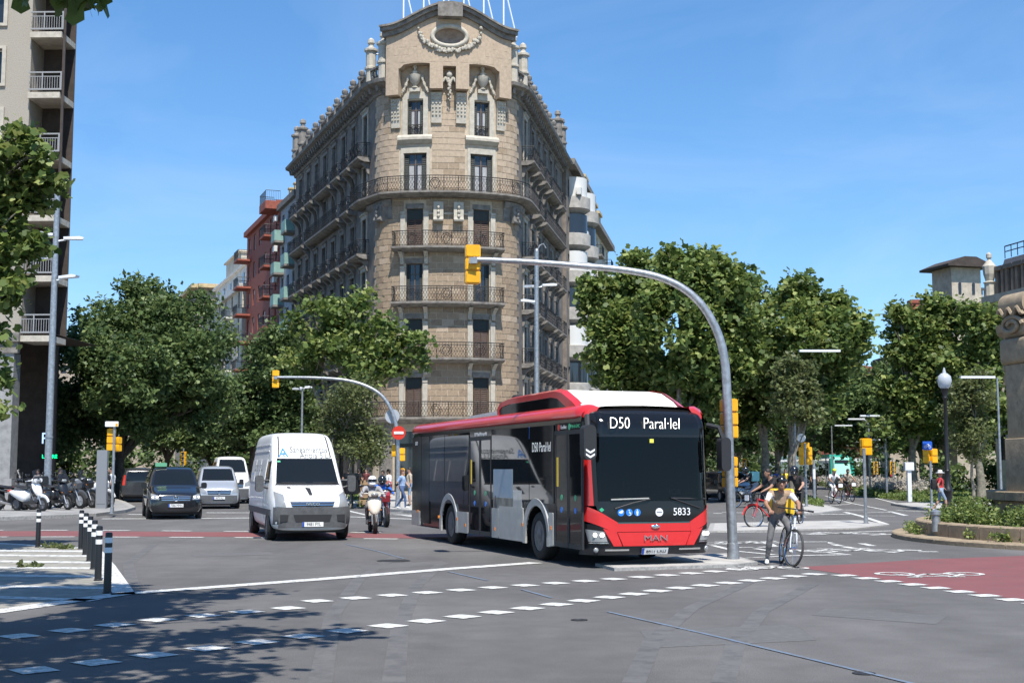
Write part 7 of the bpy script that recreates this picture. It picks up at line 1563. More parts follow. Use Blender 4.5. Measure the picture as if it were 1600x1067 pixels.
def bicycle(label, loc, rz, frame, lean=0, basket=None, steer=0, tyre=None, fender=None, sc=1.0):
    root = thing('bicycle', label, 'bicycle', (loc[0], loc[1], 0), rz); root.rotation_euler = (0, lean, rz); root.scale = (sc,) * 3; r = .345; F = V(0, .53, r); B = V(0, -.53, r)
    def whl(c, st):
        M = Matrix.Translation(c) @ Matrix.Rotation(st, 4, 'Z'); mb = MB(M); ring = [(0, r * .965 * math.cos(a), r * .965 * math.sin(a)) for a in [2 * math.pi * k / 28 for k in range(28)]]; mb.tube(ring, .022, 7, closed=True); o = mb.build('wheel', tyre or M_RUBBER, root, 60)
        mb = MB(M); mb.tube([(0, p[1] * .92, p[2] * .92) for p in ring], .011, 5, closed=True); mb.build('rim', M_CHROME, o, 60); mb = MB(M)
        for k in range(18): a = 2 * math.pi * k / 18; mb.tube([(.02 * (-1) ** k, .02 * math.cos(a + .6), .02 * math.sin(a + .6)), (0, r * .88 * math.cos(a), r * .88 * math.sin(a))], .0022, 3, False)
        mb.cyl((-.05, 0, 0), (.05, 0, 0), .022, n=8); mb.build('spokes', M_CHROME, o)
        if fender: mb = MB(M); mb.tube([(0, (r + .03) * math.cos(a), (r + .03) * math.sin(a)) for a in [R(10 + 16 * k) for k in range(9)]], [(.03, .006)] * 9, 6); mb.build('mudguard', fender, o, 60)
    whl(F, steer); whl(B, 0)
    BB = V(0, -.08, .29); ST = V(0, -.24, .80); HT = V(0, .36, .88); HB = V(0, .40, .72); mb = MB()
    for a, b, rr in ((BB, ST, .017), (ST - V(0, -.02, .06), HT, .017), (BB, HB, .02), (BB, B, .011), (ST - V(0, 0, .08), B, .009)): mb.cyl(a, b, rr, n=8)
    mb.cyl(HB, HT + V(0, -.01, .05), .02, n=8); fr = mb.build('frame', frame, root, 50)
    mb = MB()
    for s in (-1, 1): mb.tube([HB + V(s * .03, .01, 0), HB.lerp(F, .5) + V(s * .055, 0, 0), F + V(s * .055, 0, 0)], [.016, .013, .01], 7)
    mb.build('fork', frame, root, 50)
    mb = MB(); mb.cyl(HT, HT + V(0, -.02, .16), .014, n=7); hb = HT + V(0, .0, .17); mb.tube([hb + V(-.32, -.05, .0), hb + V(-.15, .02, .0), hb, hb + V(.15, .02, .0), hb + V(.32, -.05, .0)], .013, 7)
    for s in (-1, 1): mb.cyl(hb + V(s * .33, -.055, 0), hb + V(s * .22, -.01, 0), .018, n=8)
    mb.build('handlebar', M_BLACK, root, 50)
    mb = MB(); sd = V(0, -.27, .93); mb.cyl(ST, sd, .014, n=7); mb.add([sd + V(*p) for p in ((-.07, -.13, .02), (.07, -.13, .02), (.075, -.05, .03), (.02, .13, .02), (-.02, .13, .02), (-.075, -.05, .03), (-.06, -.12, -.03), (.06, -.12, -.03), (.06, -.05, -.03), (.015, .12, -.005), (-.015, .12, -.005), (-.06, -.05, -.03))], [(0, 1, 2, 3, 4, 5), (6, 7, 8, 9, 10, 11)] + [(i, (i + 1) % 6, 6 + (i + 1) % 6, 6 + i) for i in range(6)]); mb.build('saddle', M_BLACK, root, 50)
    mb = MB(); mb.lathe([(.02, -.006), (.09, -.006), (.09, .006), (.02, .006)], 20, tuple(BB + V(.05, 0, 0)), M=Matrix.Rotation(R(90), 4, 'Y')); mb.cyl(BB + V(.06, 0, 0), BB + V(.07, .1, -.13), .01, n=6); mb.cyl(BB + V(-.06, 0, 0), BB + V(-.07, -.1, .13), .01, n=6); mb.box(tuple(BB + V(.11, .1, -.13)), (.09, .07, .02)); mb.box(tuple(BB + V(-.11, -.1, .13)), (.09, .07, .02)); mb.build('crank', M_BLACK, root)
    if basket:
        mb = MB(); c = V(0, .62, .92); mb.bx(-.15, .15, c.y - .12, c.y + .12, c.z - .13, c.z - .11)
        for z in (-.12, 0, .12): mb.tube([c + V(-.16, -.13, z), c + V(.16, -.13, z), c + V(.16, .13, z), c + V(-.16, .13, z)], .009, 4, closed=True)
        for i in range(9): x = -.16 + .04 * i; mb.cyl(c + V(x, .13, -.12), c + V(x, .13, .12), .005, n=4); mb.cyl(c + V(x, -.13, -.12), c + V(x, -.13, .12), .005, n=4)
        mb.build('basket', M_BLACK, root); mb = MB(); mb.rbox(tuple(c + V(0, .145, 0)), (.22, .012, .17), .02); mb.build('basket_badge', basket, root)
    else: mb = MB(); mb.ball(tuple(hb + V(0, .05, -.03)), .03, 8, 6); mb.build('front_light', M_HEAD, root)
    return root
def along(p, rz, d, sdw=0): return (p[0] - math.sin(rz) * d + math.cos(rz) * sdw, p[1] + math.cos(rz) * d + math.sin(rz) * sdw)
def bag(name, label, cat, p, rz, size, m, z, r_=.06, lid=None):
    t = thing(name, label, cat, (p[0], p[1], z), rz); mb = MB(); mb.rbox((0, 0, 0), size, r_, seg=4); mb.build('shell', m, t, 40); mb = MB(); mb.rbox((0, -size[1] / 2 - .012, -size[2] * .12), (size[0] * .7, .03, size[2] * .5), .03); mb.build('pocket', lid or m, t, 40)
    for s in (-1, 1): mb = MB(); mb.tube([(s * size[0] * .3, size[1] / 2, size[2] * .4), (s * size[0] * .36, size[1] / 2 + .10, size[2] * .48), (s * size[0] * .36, size[1] / 2 + .22, size[2] * .1)], [(.028, .008)] * 3, 6); mb.build('strap', m, t)
    return t
# cyclist in front, astride a pale mountain bike
rz = R(178); c = G(1224, 884)
M_BFR = mat('bike_frame_white', (.6, .62, .64), .3, coat=.4)
bicycle('white and black mountain bike held by the tan-vest cyclist', (c.x + .1, c.y + .25), rz, M_BFR, lean=R(-8), steer=R(20), tyre=mat('tyre_dusty', (.05, .048, .045), .8))
person('cyclist in tan vest and black helmet standing astride a bike', (c.x + .06, c.y + .32), rz, 'bike_stand', C_TAN, C_GREY, SHOE_W, SKIN2, hat='cycle', vox=.017, fingers=True, scale=.97, arm=C_WHT, bulk=1.14)
p = along((c.x + .06, c.y + .32), rz, -.36, -.06); bag('backpack', 'yellow and black backpack on the tan-vest cyclist', 'backpack', p, rz, (.44, .24, .5), C_YEL, 1.16, lid=C_BLK)
# rider on a red shared bike behind him
c2 = G(1199, 825); rz2 = R(162 - 50)
rz2 = R(115)
bicycle('red shared bicycle with front basket behind the tan-vest cyclist', (c2.x + .08, c2.y + .2), R(112), mat('bike_red', (.60, .02, .02), .3, coat=.4), basket=M_STKW, fender=mat('mud_red', (.55, .03, .03), .4), sc=1.0)
person('man in black shirt riding the red shared bicycle', (c2.x + .08, c2.y + .2), R(112), 'bike_ride', C_BLK, C_NAVY, SHOE_D, SKIN2, sleeve='short', vox=.022, scale=1.06)
# rider with black helmet just behind, and box courier
c3 = G(1243, 820); bicycle('dark bicycle of the black-helmeted rider hidden behind the tan-vest cyclist', (c3.x, c3.y), R(150), M_BLACK); person('rider with round black helmet behind the tan-vest cyclist', (c3.x, c3.y), R(150), 'bike_ride', C_BLK, C_BLK, hat='full_black', vox=.026, scale=1.1)
c4 = G(1166, 793); bicycle('black courier bicycle left of the red shared bicycle', (c4.x, c4.y), R(100), M_BLACK, sc=1.12); person('courier in black bending over a bike with a turquoise box', (c4.x, c4.y), R(100), 'bike_ride', C_BLK, C_LGR, SHOE_D, hat='full_black', vox=.03, scale=1.12)
p = along((c4.x, c4.y), R(100), -.42); t = bag('delivery_box', 'turquoise delivery box on the courier back', 'delivery box', p, R(100), (.46, .36, .46), mat('box_turquoise', (.22, .50, .48), .6), 1.48, .02)
# two cyclists coming down the cycle path
for px, sh, lg, ht, lb, bl in ((1305, C_WHT, C_WHT, 'yellow', 'cyclist in white shirt and lime helmet on the cycle path', 'dark red bicycle under the white-shirted cyclist'), (1326, C_BEI, C_BLK, None, 'cyclist in beige top on the cycle path, right of the white one', 'dark red bicycle under the beige-topped cyclist')):
    c = G(px, 786.5 if px < 1310 else 783); bicycle(bl, (c.x, c.y), R(-172), mat('bike_maroon', (.30, .02, .03), .35), basket=M_STKW, sc=1.05); person(lb, (c.x, c.y), R(-172), 'bike_ride', sh, lg, SHOE_W, SKIN2, hat=ht, vox=.03, scale=1.08)
# pedestrians
def ped(px, py, h, rz, kind, lb, sh, lg, zz=.1, **k):
    c = G(px, py, zz); return person(lb, (c.x, c.y), R(rz), kind, sh, lg, z=zz, scale=h / 1.75, vox=k.pop('vox', .03), **k)
ped(1470, 799, 1.62, -95, 'walk', 'man in red shirt, denim shorts and white hat by the globe lamp', C_RED, C_LDEN, shorts=True, hat='sun', shoes=SHOE_W)
c = G(1470, 799, .1); bag('backpack', 'dark backpack on the red-shirted man', 'backpack', (c.x - .25, c.y), R(-95), (.3, .18, .42), C_BLK, 1.2)
ped(1214, 780, 1.75, -140, 'akimbo', 'woman in blue top beside the twin pedestrian signal', C_BLU, C_BLK, sleeve='none', hair=HAIR); ped(1203, 778, 1.7, -170, 'stand', 'blond pedestrian in white behind the black-helmeted rider', C_WHT, C_BLK, hair=HAIRG)
ped(1228, 777, 1.75, 160, 'stand', 'pedestrian in ochre behind the pedestrian signal post', C_YEL, C_DEN); ped(1240, 776, 1.75, 100, 'walk', 'pedestrian in pale top walking near the short post', C_BEI, C_BLK); ped(1273, 773, 1.78, -170, 'stand', 'pedestrian all in black beside the short grey post', C_BLK, C_BLK)
ped(628, 795, 1.66, -110, 'walk', 'woman in jeans holding a phone, right of the no-entry post', C_SKY, C_DEN, zz=.13, shoes=SHOE_W, hair=mat('hair_auburn', (.12, .05, .02), .6)); ped(607, 789, 1.68, 70, 'phone', 'woman in white top and dark trousers left of the no-entry post', C_WHT, C_NAVY, zz=.13)
ped(598, 789, 1.62, 150, 'stand', 'person in pale top with a red shoulder bag by the kerb', C_LGR, C_NAVY, zz=.13); ped(640, 790, 1.75, 100, 'stand', 'pedestrian in light shirt half hidden by the bus rear', C_BEI, C_LDEN, zz=.13, shorts=True)
c = G(600, 789, .13); bag('shoulder_bag', 'red shoulder bag on the person by the kerb', 'bag', (c.x + .22, c.y), R(150), (.26, .12, .34), C_RED, 1.1)
ped(544, 778, 1.72, 20, 'akimbo', 'dark-shirted pedestrian left of the black bin', C_NAVY, C_BLK, zz=.13); ped(572, 776, 1.72, 160, 'stand', 'pedestrian in maroon in the arcade shade', cloth('maroon', (.12, .03, .03)), C_BLK, zz=.13); ped(560, 775, 1.7, -20, 'stand', 'pedestrian in black in the arcade shade behind the bin', C_BLK, C_GREY, zz=.13)
ped(166, 790, 1.74, -80, 'stand', 'man in black tee-shirt and cap talking by the left signal post', C_BLK, C_BLK, zz=.13, hair=HAIRG); ped(174, 788, 1.74, 100, 'stand', 'person in white facing the man in black by the left signal post', C_WHT, C_BLK, zz=.13)
ped(58, 786, 1.66, 170, 'phone', 'person in pale clothes in the left arcade shade', C_LGR, C_LGR, zz=.13); ped(92, 789, 1.75, -60, 'stand', 'person in black leaning over a parked motorcycle', C_BLK, C_BLK, zz=.13)
for i, (px, sh) in enumerate(((1393, C_RED), (1399, C_WHT), (1540, C_BLU))): ped(px, 760, 1.7, 30 * i, 'walk', ('far pedestrian in red beyond the meadow', 'far pedestrian in white beyond the meadow', 'far pedestrian in blue behind the monument')[i], sh, C_BLK, zz=0, vox=.045, face=False)
# --- scooters and motorcycles ---------------------------------------------------
M_CREAMP = mat('scooter_cream', (.62, .58, .50), .3, coat=.5); M_MWHITE = mat('scooter_white', (.74, .74, .73), .3, coat=.5); M_MGREY = mat('scooter_grey', (.09, .095, .10), .35, coat=.4); M_MBLK = mat('scooter_black', (.014, .014, .015), .3, coat=.4)
M_ALLOY = mat('alloy_bright', (.55, .55, .56), .3, .8)
def motorcycle(label, loc, rz, paint, z=0, style='scooter', screen=True, box=None, sc=1.0, cat='motorcycle', name='motorcycle', bright=False, lean=0):
    root = thing(name, label, cat, (loc[0], loc[1], z), rz); root.rotation_euler = (0, lean, rz); root.scale = (sc,) * 3; r = .25 if style == 'scooter' else .31; F = V(0, .68, r); B = V(0, -.62, r); tw = .1 if style == 'scooter' else .13
    for c in (F, B): wheel(root, tuple(c), r, tw, 1, rim=M_ALLOY if bright else M_RIM, spokes=5, depth=.2)
    for c in (F, B):
        mb = MB(); mb.lathe([(.03, -tw * .55), (r * .6, -tw * .45)], 12, tuple(c), M=Matrix.Rotation(R(90), 4, 'Y'))
        for k in range(5): a = 2 * math.pi * k / 5; mb.cyl(c + V(tw * .4, 0, 0), c + V(tw * .4, r * .6 * math.cos(a), r * .6 * math.sin(a)), .022, n=6); mb.cyl(c + V(-tw * .4, 0, 0), c + V(-tw * .4, r * .6 * math.cos(a), r * .6 * math.sin(a)), .022, n=6)
        mb.build('wheel_spokes', M_ALLOY if bright else M_RIM, root)
    hd = V(0, .42, .98); mb = MB()
    for s in (-1, 1): mb.cyl(F + V(s * .075, 0, 0), hd + V(s * .075, 0, -.1), .022, n=7)
    mb.build('fork', M_ALLOY, root, 50)
    mb = MB(); mb.tube([F + V(0, (r + .04) * math.cos(a), (r + .04) * math.sin(a)) for a in [R(15 + 18 * k) for k in range(8)]], [(.075, .015)] * 8, 8); mb.build('front_mudguard', paint, root, 60)
    if style == 'scooter':      # leg shield, floorboard, tail
        cage = MB(); rows = [(.62, .50, .09, .02), (.60, .62, .17, .03), (.52, .80, .24, .05), (.46, .95, .20, .05), (.40, 1.06, .15, .03)]
        vs = []
        for y, z_, w_, b_ in rows: vs += [(-w_, y - .10, z_), (-w_ * .7, y - .01, z_), (0, y + b_, z_), (w_ * .7, y - .01, z_), (w_, y - .10, z_), (w_ * .8, y - .13, z_), (0, y - .09, z_), (-w_ * .8, y - .13, z_)]
        n = 8; fs = [(i * n + k, i * n + (k + 1) % n, (i + 1) * n + (k + 1) % n, (i + 1) * n + k) for i in range(4) for k in range(n)] + [tuple(range(n)), tuple(range(4 * n, 5 * n))]; cage.add(vs, fs); smooth_eval(cage, 'leg_shield', paint, 1, root)
        mb = MB(); mb.prism([(.56, .34), (.5, .28), (-.1, .24), (-.1, .36), (.45, .40)], 'yz', -.19, .19); mb.build('floorboard', M_MBLK, root)
        cage = MB(); vs = []; rows = [(-.02, .30, .74, .16), (-.2, .28, .78, .20), (-.5, .40, .78, .18), (-.85, .56, .76, .11), (-.98, .66, .72, .05)]
        for y, z0, z1, w_ in rows: vs += [(-w_, y, z0), (-w_ * 1.05, y, (z0 + z1) / 2), (-w_ * .8, y, z1), (w_ * .8, y, z1), (w_ * 1.05, y, (z0 + z1) / 2), (w_, y, z0)]
        n = 6; fs = [(i * n + k, i * n + (k + 1) % n, (i + 1) * n + (k + 1) % n, (i + 1) * n + k) for i in range(4) for k in range(n)] + [tuple(range(n)), tuple(range(4 * n, 5 * n))]; cage.add(vs, fs); smooth_eval(cage, 'tail_body', paint, 1, root)
    else:
        cage = MB(); vs = []; rows = [(.42, .66, .98, .11), (.2, .62, 1.04, .16), (-.02, .60, .98, .15), (-.12, .60, .84, .12)]
        for y, z0, z1, w_ in rows: vs += [(-w_, y, z0), (-w_ * 1.05, y, (z0 + z1) / 2), (-w_ * .6, y, z1), (w_ * .6, y, z1), (w_ * 1.05, y, (z0 + z1) / 2), (w_, y, z0)]
        n = 6; fs = [(i * n + k, i * n + (k + 1) % n, (i + 1) * n + (k + 1) % n, (i + 1) * n + k) for i in range(3) for k in range(n)] + [tuple(range(n)), tuple(range(3 * n, 4 * n))]; cage.add(vs, fs); smooth_eval(cage, 'fuel_tank', paint, 1, root)
        mb = MB(); mb.rbox((0, .05, .42), (.34, .5, .36), .1); mb.cyl((-.12, .1, .42), (.12, .1, .42), .14, n=14); mb.build('engine', mat('engine_grey', (.12, .12, .125), .4, .7), root, 40)
        mb = MB(); mb.tube([(.12, .25, .35), (.16, -.1, .22), (.17, -.45, .3), (.18, -.85, .45)], [.025, .03, .05, .06], 10); mb.build('exhaust', M_ALLOY, root, 50)
        mb = MB(); mb.tube([(0, -.3, .7), (0, -.7, .78), (0, -.95, .86)], [(.1, .06), (.1, .05), (.04, .02)], 8); mb.build('tail_body', paint, root, 50)
        mb = MB(); mb.prism([(.62, .78), (.66, .98), (.5, 1.12), (.36, 1.0), (.42, .8)], 'yz', -.12, .12); mb.build('front_fairing', paint, root, 40)
    mb = MB(); mb.tube([(0, .0, .84), (0, -.25, .83), (0, -.55, .88), (0, -.8, .90)], [(.09, .05), (.15, .065), (.14, .06), (.08, .04)], 10); mb.build('seat', M_MBLK, root, 50)
    mb = MB(); hb = V(0, .38, 1.08); mb.tube([hb + V(-.36, -.14, .02), hb + V(-.2, -.02, .03), hb, hb + V(.2, -.02, .03), hb + V(.36, -.14, .02)], .018, 8); mb.rbox(tuple(hb + V(0, .05, .02)), (.36, .16, .14), .06); mb.build('handlebar', paint if style == 'scooter' else M_MBLK, root, 40)
    for s in (-1, 1):
        mb = MB(); mb.cyl(hb + V(s * .3, -.06, .03), hb + V(s * .37, -.04, .2), .008, n=5); mb.ball(tuple(hb + V(s * .38, -.04, .24)), (.065, .02, .045), 10, 6); mb.build('mirror', M_MBLK, root, 50)
        mb = MB(); mb.ball((s * .17, .60, .66) if style == 'scooter' else (s * .16, .55, .92), (.022, .02, .016), 8, 5); mb.build('indicator', M_AMBER, root)
    mb = MB(); mb.ball(tuple(hb + V(0, .13, .0)), (.11, .045, .06), 12, 8); mb.build('headlight', M_HEAD, root, 60)
    mb = MB(); mb.rbox((0, -.98, .72), (.16, .05, .07), .02); mb.build('tail_light', M_SIGNRED, root); mb = MB(); mb.tube([(-.02, -.1, .28), (-.16, -.02, .02)], .014, 6); mb.build('stand', M_MBLK, root)
    if screen: mb = MB(); mb.add([hb + V(-.2, .1, .04), hb + V(.2, .1, .04), hb + V(.16, -.02, .38), hb + V(-.16, -.02, .38), hb + V(0, .15, .06), hb + V(0, .04, .42)], [(0, 4, 5, 3), (4, 1, 2, 5)]); mb.build('windscreen', glass_mat('visor_glass', (.05, .05, .055), .6), root, 60)
    if box: mb = MB(); mb.rbox((0, -1.0, 1.08), (.42, .36, .32), .08); mb.build('top_box', box, root, 40)
    return root
c = G(582, 832); motorcycle('cream scooter ridden head-on just left of the bus', (c.x, c.y), R(-168), M_CREAMP, screen=False, name='motor_scooter', cat='scooter'); person('scooter rider in grey jacket and white full-face helmet', (c.x, c.y), R(-168), 'scooter', C_LGR, C_GREY, SHOE_D, sleeve='long', hat='full_white', vox=.02)
c = G(598, 822); motorcycle('dark red motorcycle half hidden behind the cream scooter', (c.x, c.y), R(-165), mat('moto_red', (.25, .02, .03), .3, coat=.4), style='bike', screen=False); person('motorcyclist in bright blue jacket and black helmet behind the scooter', (c.x, c.y), R(-165), 'scooter', cloth('bright_blue', (.02, .13, .55)), C_BLK, sleeve='long', hat='full_black', vox=.026)
row_ = [(8, 797, -60, M_MBLK, 'scooter', None, 'black scooter at the far left edge of the parked row'), (22, 797, -52, M_MGREY, 'bike', None, 'grey sport motorcycle with pointed tail, second in the parked row'), (46, 798, -118, M_MWHITE, 'scooter', None, 'white maxi scooter in the middle of the parked row'), (90, 796, -128, M_MBLK, 'scooter', M_MBLK, 'black scooter with bright spoked wheel and top box in the parked row'), (108, 794, -122, M_MGREY, 'bike', None, 'grey motorcycle right of the bright-wheeled scooter'), (128, 793, -125, M_MBLK, 'bike', None, 'black naked motorcycle near the kerb corner'), (150, 792, -118, M_MWHITE, 'bike', None, 'white-tanked motorcycle at the kerb corner, last of the row'), (70, 789, -125, M_MBLK, 'scooter', None, 'black scooter in the second parked row by the lamp column'), (120, 786, -125, M_MGREY, 'scooter', M_MBLK, 'grey scooter in the second parked row with black top box')]
for px, py, a, m, st, bx_, lb in row_:
    c = G(px, py, .13); motorcycle(lb, (c.x, c.y), R(a), m, .13, st, st == 'scooter', bx_, 1.12, bright='bright' in lb, lean=R(5))
# ================================================================== ROUNDABOUT BED, MONUMENT, PLANTING
M_SAND = mat('monument_sandstone', (.36, .28, .185), .9, nscale=4, namt=.16, bump=.35, bscale=14, col2=(.22, .17, .115))
M_SANDG = mat('monument_sandstone_grey', (.34, .26, .165), .9, nscale=3, namt=.2, bump=.5, bscale=9, col2=(.19, .145, .09))
def ring_piece(r0, r1, z0, z1, a, n=4, bev=.03):
    """arc block of a stone ring, angle a wide, standing at +X"""
    mb = MB(); K = []
    for k in range(n + 1):
        t = R(a * (k / n - .5)); K.append([(r * math.cos(t), r * math.sin(t), z) for r, z in ((r0, z0), (r1, z0), (r1, z1 - bev), (r1 - bev, z1), (r0, z1))])
    vs = [p for q in K for p in q]; mb.add(vs, [(i * 5 + k, i * 5 + (k + 1) % 5, (i + 1) * 5 + (k + 1) % 5, (i + 1) * 5 + k) for i in range(n) for k in range(5)] + [tuple(range(5)), tuple(range(n * 5, n * 5 + 5))]); return mb
BC = Vector((17.45, 33.6, 0)); BR = 6.9
bed = obj('roundabout_bed', None, None, BC, kind='structure')
soil = MB(); soil.lathe([(.01, .25), (BR - .4, .22), (BR - .4, .1)], 40); soil.build('soil', mat('bed_soil', (.075, .06, .04), .95, nscale=6, namt=.3), bed)
for (r0, r1, z1, ang, nm) in ((BR - .42, BR, .46, 10.2, 'kerb_stone'), (BR + .003, BR + .62, .13, 9.0, 'kerb_step')):
    me = ring_piece(r0, r1, 0, z1, ang - .14).mesh(nm, M_SAND)
    for k in range(int(360 / ang)): o = obj(nm, me, bed, (0, 0, rnd.uniform(-.006, .006)), R(k * 360 / int(360 / ang)))
MC = Vector((17.55, 36.0, 0)); mon = thing('stone_monument', 'brown sandstone monument on a round drum, cut by the right edge', 'monument', MC)
for ci, (z0, z1, r) in enumerate(((0.2, .58, 4.22), (.585, .95, 4.2), (.955, 1.2, 4.36))):
    n = 26; me = ring_piece(r - .8, r, z0, z1, 360 / n - .22).mesh('stone_block', M_SAND); me2 = ring_piece(r - .8, r - .012, z0, z1, 360 / n - .22).mesh('stone_block', M_SANDG)
    for k in range(n): obj('stone_block', me if rnd.random() < .65 else me2, mon, (0, 0, 0), R((k + .5 * (ci % 2)) * 360 / n))
mb = MB(); mb.lathe([(3.5, .2), (3.5, 1.17), (.02, 1.17)], 40); mb.build('core', M_SANDG, mon)
mb = MB(); mb.lathe([(3.55, 1.19), (3.55, 1.5), (3.35, 1.6), (3.3, 3.4), (3.42, 3.5), (3.5, 4.0), (3.75, 4.15), (3.8, 4.4), (3.6, 4.5), (3.6, 5.45), (3.9, 5.6), (3.95, 5.8), (3.5, 5.85), (3.4, 5.9)], 48); mb.build('screen_wall', M_SANDG, mon, 35)
mb = MB(); rr = random.Random(4)
for k in range(150):
    a = R(120 + 150 * rr.random()); z = 4.55 + .85 * rr.random(); mb.ball((3.62 * math.cos(a), 3.62 * math.sin(a), z), (rr.uniform(.1, .2), rr.uniform(.1, .2), rr.uniform(.12, .3)), 7, 5)
mb.build('carved_frieze', M_SAND, mon, 50, kind='stuff')
for k in range(9):
    a = 170 + k * 12; mb = MB(Matrix.Rotation(R(a), 4, 'Z')); mb.prism([(3.32, 3.35), (3.6, 3.95), (3.72, 4.1), (3.3, 4.1)], 'xz', -.11, .11); mb.tube([(3.4, 0, 2.6), (3.5, 0, 3.0), (3.42, 0, 3.4)], [.06, .1, .1], 7); mb.build('console', M_SAND, mon, 40)
for a in (193, 245):
    mb = MB(Matrix.Rotation(R(a), 4, 'Z') @ Matrix.Translation((3.75, 0, 0)))
    mb.rbox((0, 0, 1.9), (.9, 1.1, 1.42), .03); mb.rbox((0, 0, 3.6), (.8, .95, 2.0), .04); mb.rbox((.02, 0, 4.95), (.95, 1.1, .7), .12); mb.rbox((.02, 0, 5.58), (.85, 1.0, .56), .2, seg=5); mb.rbox((.02, 0, 6.2), (1.0, 1.1, .66), .32, seg=6)
    mb.M = mb.M @ Matrix.Rotation(R(90), 4, 'Z'); mb.tube([(.5 * math.cos(t) * (1 - t / 14), -.5, 5.62 + .26 * math.sin(t) * (1 - t / 14)) for t in [.5 * q for q in range(20)]], .06, 6); mb.tube([(-.55 + .055 * q, -.52, 6.0 + .09 * math.sin(q * .9)) for q in range(21)], .06, 6); mb.build('pier', M_SAND, mon, 40)
for a, r_ in ((217, 3.95), (262, 3.95)):
    mb = MB(); c_ = (r_ * math.cos(R(a)), r_ * math.sin(R(a)), 1.2); mb.lathe([(.72, 0), (.78, .12), (.8, .5), (.72, .85), (.6, 1.0), (.62, 1.05), (.58, 1.12), (.62, 1.2), (.56, 1.3), (.5, 1.5), (.32, 1.9), (.2, 2.15), (.1, 2.3), (.02, 2.32)], 24, c_); mb.build('bell_pedestal', M_SAND, mon, 40)
# hedge inside the bed and weeds along its kerb
def green(name, blobs, n, size, m, seed, clump=.12, up=.4, shape=LEAF_QUAD, tone=0):
    P_, T_ = crown_points(blobs, n, seed, clump, 10); P_[:, 2] = np.maximum(P_[:, 2], .02); return leaves(name, P_, T_ + tone, size, shape, m, None, seed, up, 'stuff')
hb_ = []
for k in range(26):
    a = R(118 + 150 * k / 25); r_ = BR - 1.15 + rnd.uniform(-.25, .25); hb_.append((BC.x + r_ * math.cos(a), BC.y + r_ * math.sin(a), .55 + rnd.uniform(-.08, .15), .75, .6, .33))
green('hedge', hb_, 15000, .085, LF_PLANE, 71)
wd_ = []
for k in range(34):
    a = R(140 + 130 * rnd.random()); r_ = BR + rnd.choice([.08, .15, -.5]); wd_.append((BC.x + r_ * math.cos(a), BC.y + r_ * math.sin(a), .2 if r_ > BR else .5, .3, .2, .16))
green('weeds', wd_, 4200, .075, LF_PLANE, 72, .09)
# grey stump light by the hedge
c_ = W(1437, 700, 33.0); c_.z = .24; c_.x += .35; bl_ = thing('bed_light', 'small grey capped light post at the tip of the hedge', 'light', tuple(c_)); mb = MB(); mb.lathe([(.1, 0), (.1, .4), (.13, .42), (.13, .5), (.02, .55)], 12); mb.build('post', M_STEEL, bl_, 40)
# meadow of pale flowering grass, lawn, low planting
LF_FLOWER = leaf_mat('pale_flower', (.30, .26, .20), (.48, .43, .36), (.66, .61, .55))
def field(name, quad, n, z0, z1, size, m, seed, up, tone=0, shape=LEAF_QUAD):
    rg = np.random.default_rng(seed); A, B, C_, D_ = [np.array(G(*q).xy) for q in quad]; u, v = rg.random(n), rg.random(n); u, v = u[:, None], v[:, None]
    P_ = (A * (1 - u) + B * u) * (1 - v) + (D_ * (1 - u) + C_ * u) * v; hgt = .75 + .5 * np.sin(P_[:, 0] * .9) * np.cos(P_[:, 1] * .5); z = z0 + (z1 - z0) * rg.random(n) * np.clip(hgt, .4, 1.3)
    return leaves(name, np.column_stack([P_, z]), rg.normal(.5, .18, n) + tone, size, shape, m, None, seed, up, 'stuff')
mq = ((1345, 773), (1446, 783), (1452, 768), (1270, 757)); field('meadow_stems', mq, 15000, .02, .75, .22, LF_OLIVE, 81, 0); field('meadow_flowers', mq, 15000, .55, 1.15, .14, LF_FLOWER, 82, .2)
field('meadow_edge', ((1330, 774), (1446, 786), (1447, 780), (1340, 769)), 5500, .02, .5, .18, LF_PLANE, 83, 0)
field('lawn', ((1446, 787), (1560, 788), (1640, 768), (1440, 768)), 16000, .04, .14, .16, LF_PLANE, 84, .2, .12)
field('ground_cover', ((1245, 787), (1288, 795), (1280, 785), (1240, 781)), 2600, .1, .35, .12, LF_PLANE, 85, 0); field('ground_cover', ((545, 784), (575, 787), (575, 781), (545, 779)), 1400, .13, .4, .12, LF_PLANE, 86, 0)
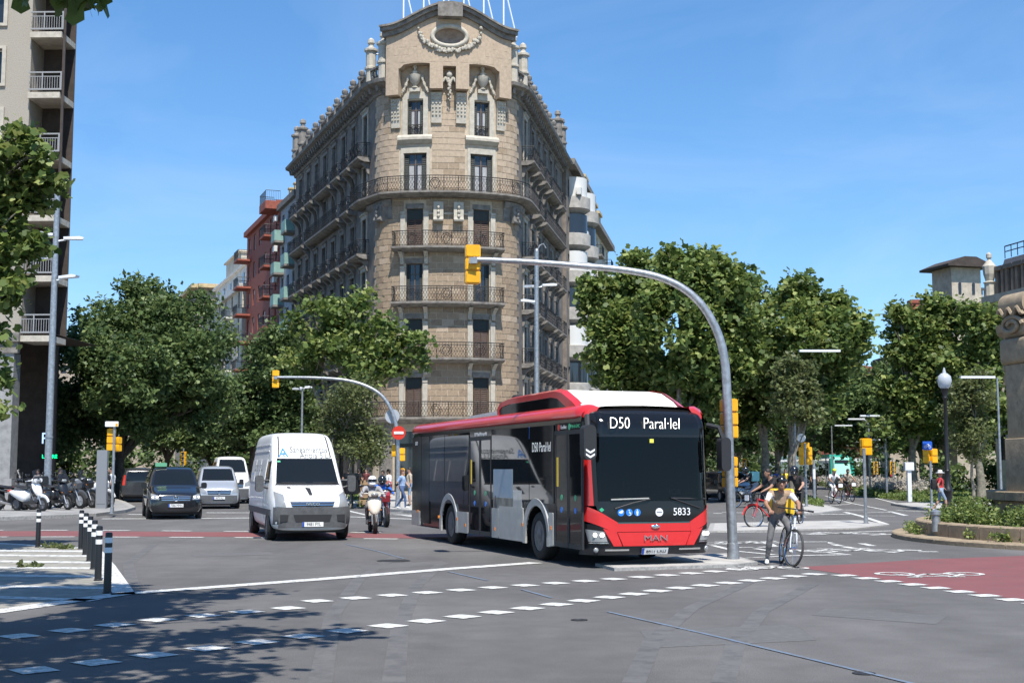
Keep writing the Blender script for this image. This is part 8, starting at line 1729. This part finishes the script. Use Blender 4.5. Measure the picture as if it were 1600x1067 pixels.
# far shrubbery that closes the view between the trunks
def row(name, p0, p1, n, h, seed, m=LF_DARK, dens=3500):
    bl = []
    for k in range(n): t = (k + .5) / n; p = p0.lerp(p1, t); bl.append((p.x, p.y, h * .5 + rnd.uniform(-.3, .5), (p1 - p0).length / n * .8, 1.5, h * .55))
    P_, T_ = crown_points(bl, dens, seed, .35, 12); P_[:, 2] = np.maximum(P_[:, 2], .05); leaves(name, P_, T_, .45, LEAF_QUAD, m, None, seed, .4, 'stuff')
row('far_shrubbery', V2((16, 165, 0)), V2((44, 150, 0)), 10, 4.5, 91); row('far_shrubbery', V2((34, 108, 0)), V2((52, 104, 0)), 7, 3.2, 92); row('far_shrubbery', V2((33, 132, 0)), V2((62, 118, 0)), 10, 6.0, 93)
row('far_shrubbery', V2((13, 140, 0)), V2((27, 136, 0)), 6, 4.2, 96); row('far_shrubbery', V2((17, 108, 0)), V2((22, 107, 0)), 3, 1.6, 97)
row('far_shrubbery', V2((-52, 160, 0)), V2((-28, 150, 0)), 8, 4.5, 94); row('far_shrubbery', V2((-40, 100, 0)), V2((-29, 98, 0)), 4, 4.0, 95)
for i, (px, lb) in enumerate(((1478, 'yellow-topped kiosk stall far behind the hedge'), (1530, 'timber kiosk far behind the hedge, right one'))):
    b = W(px + 24, 700, 128); k = thing('kiosk', lb, 'kiosk', (b.x, 128, 0)); mb = MB(); mb.bx(-1.3, 1.3, -.8, .8, 0, 2.1); mb.build('cabin', mat('kiosk_wood', (.36, .25, .13), .8, nscale=4, namt=.2), k); mb = MB(); mb.prism([(-1.7, 2.12), (1.7, 2.12), (1.5, 2.4), (-1.5, 2.4)], 'xz', -1.2, 1.2); mb.build('awning', C_YEL, k); mb = MB(); mb.bx(-1.0, 1.0, -.85, -.81, .9, 1.8); mb.build('counter_opening', M_INT, k)

# groups of like things
for o in list(SC.objects):
    if o.parent is None and 'label' in o and 'group' not in o:
        n = o.name.split('.')[0]; lb = o['label']
        if n == 'bar_lamp': o['group'] = 'white bar lamps along the avenue'
        elif n == 'lamp_column': o['group'] = 'grey multi-head lamp columns'
        elif n == 'plane_tree': o['group'] = 'plane trees lining the streets'
        elif n == 'street_tree': o['group'] = 'shaded trees down the left street'
        elif n == 'motorcycle' and ('row' in lb or 'corner' in lb or 'motorcycle right of' in lb): o['group'] = 'motorcycles parked on the left pavement'
        elif n == 'pedestrian_signal': o['group'] = 'yellow signals on posts'
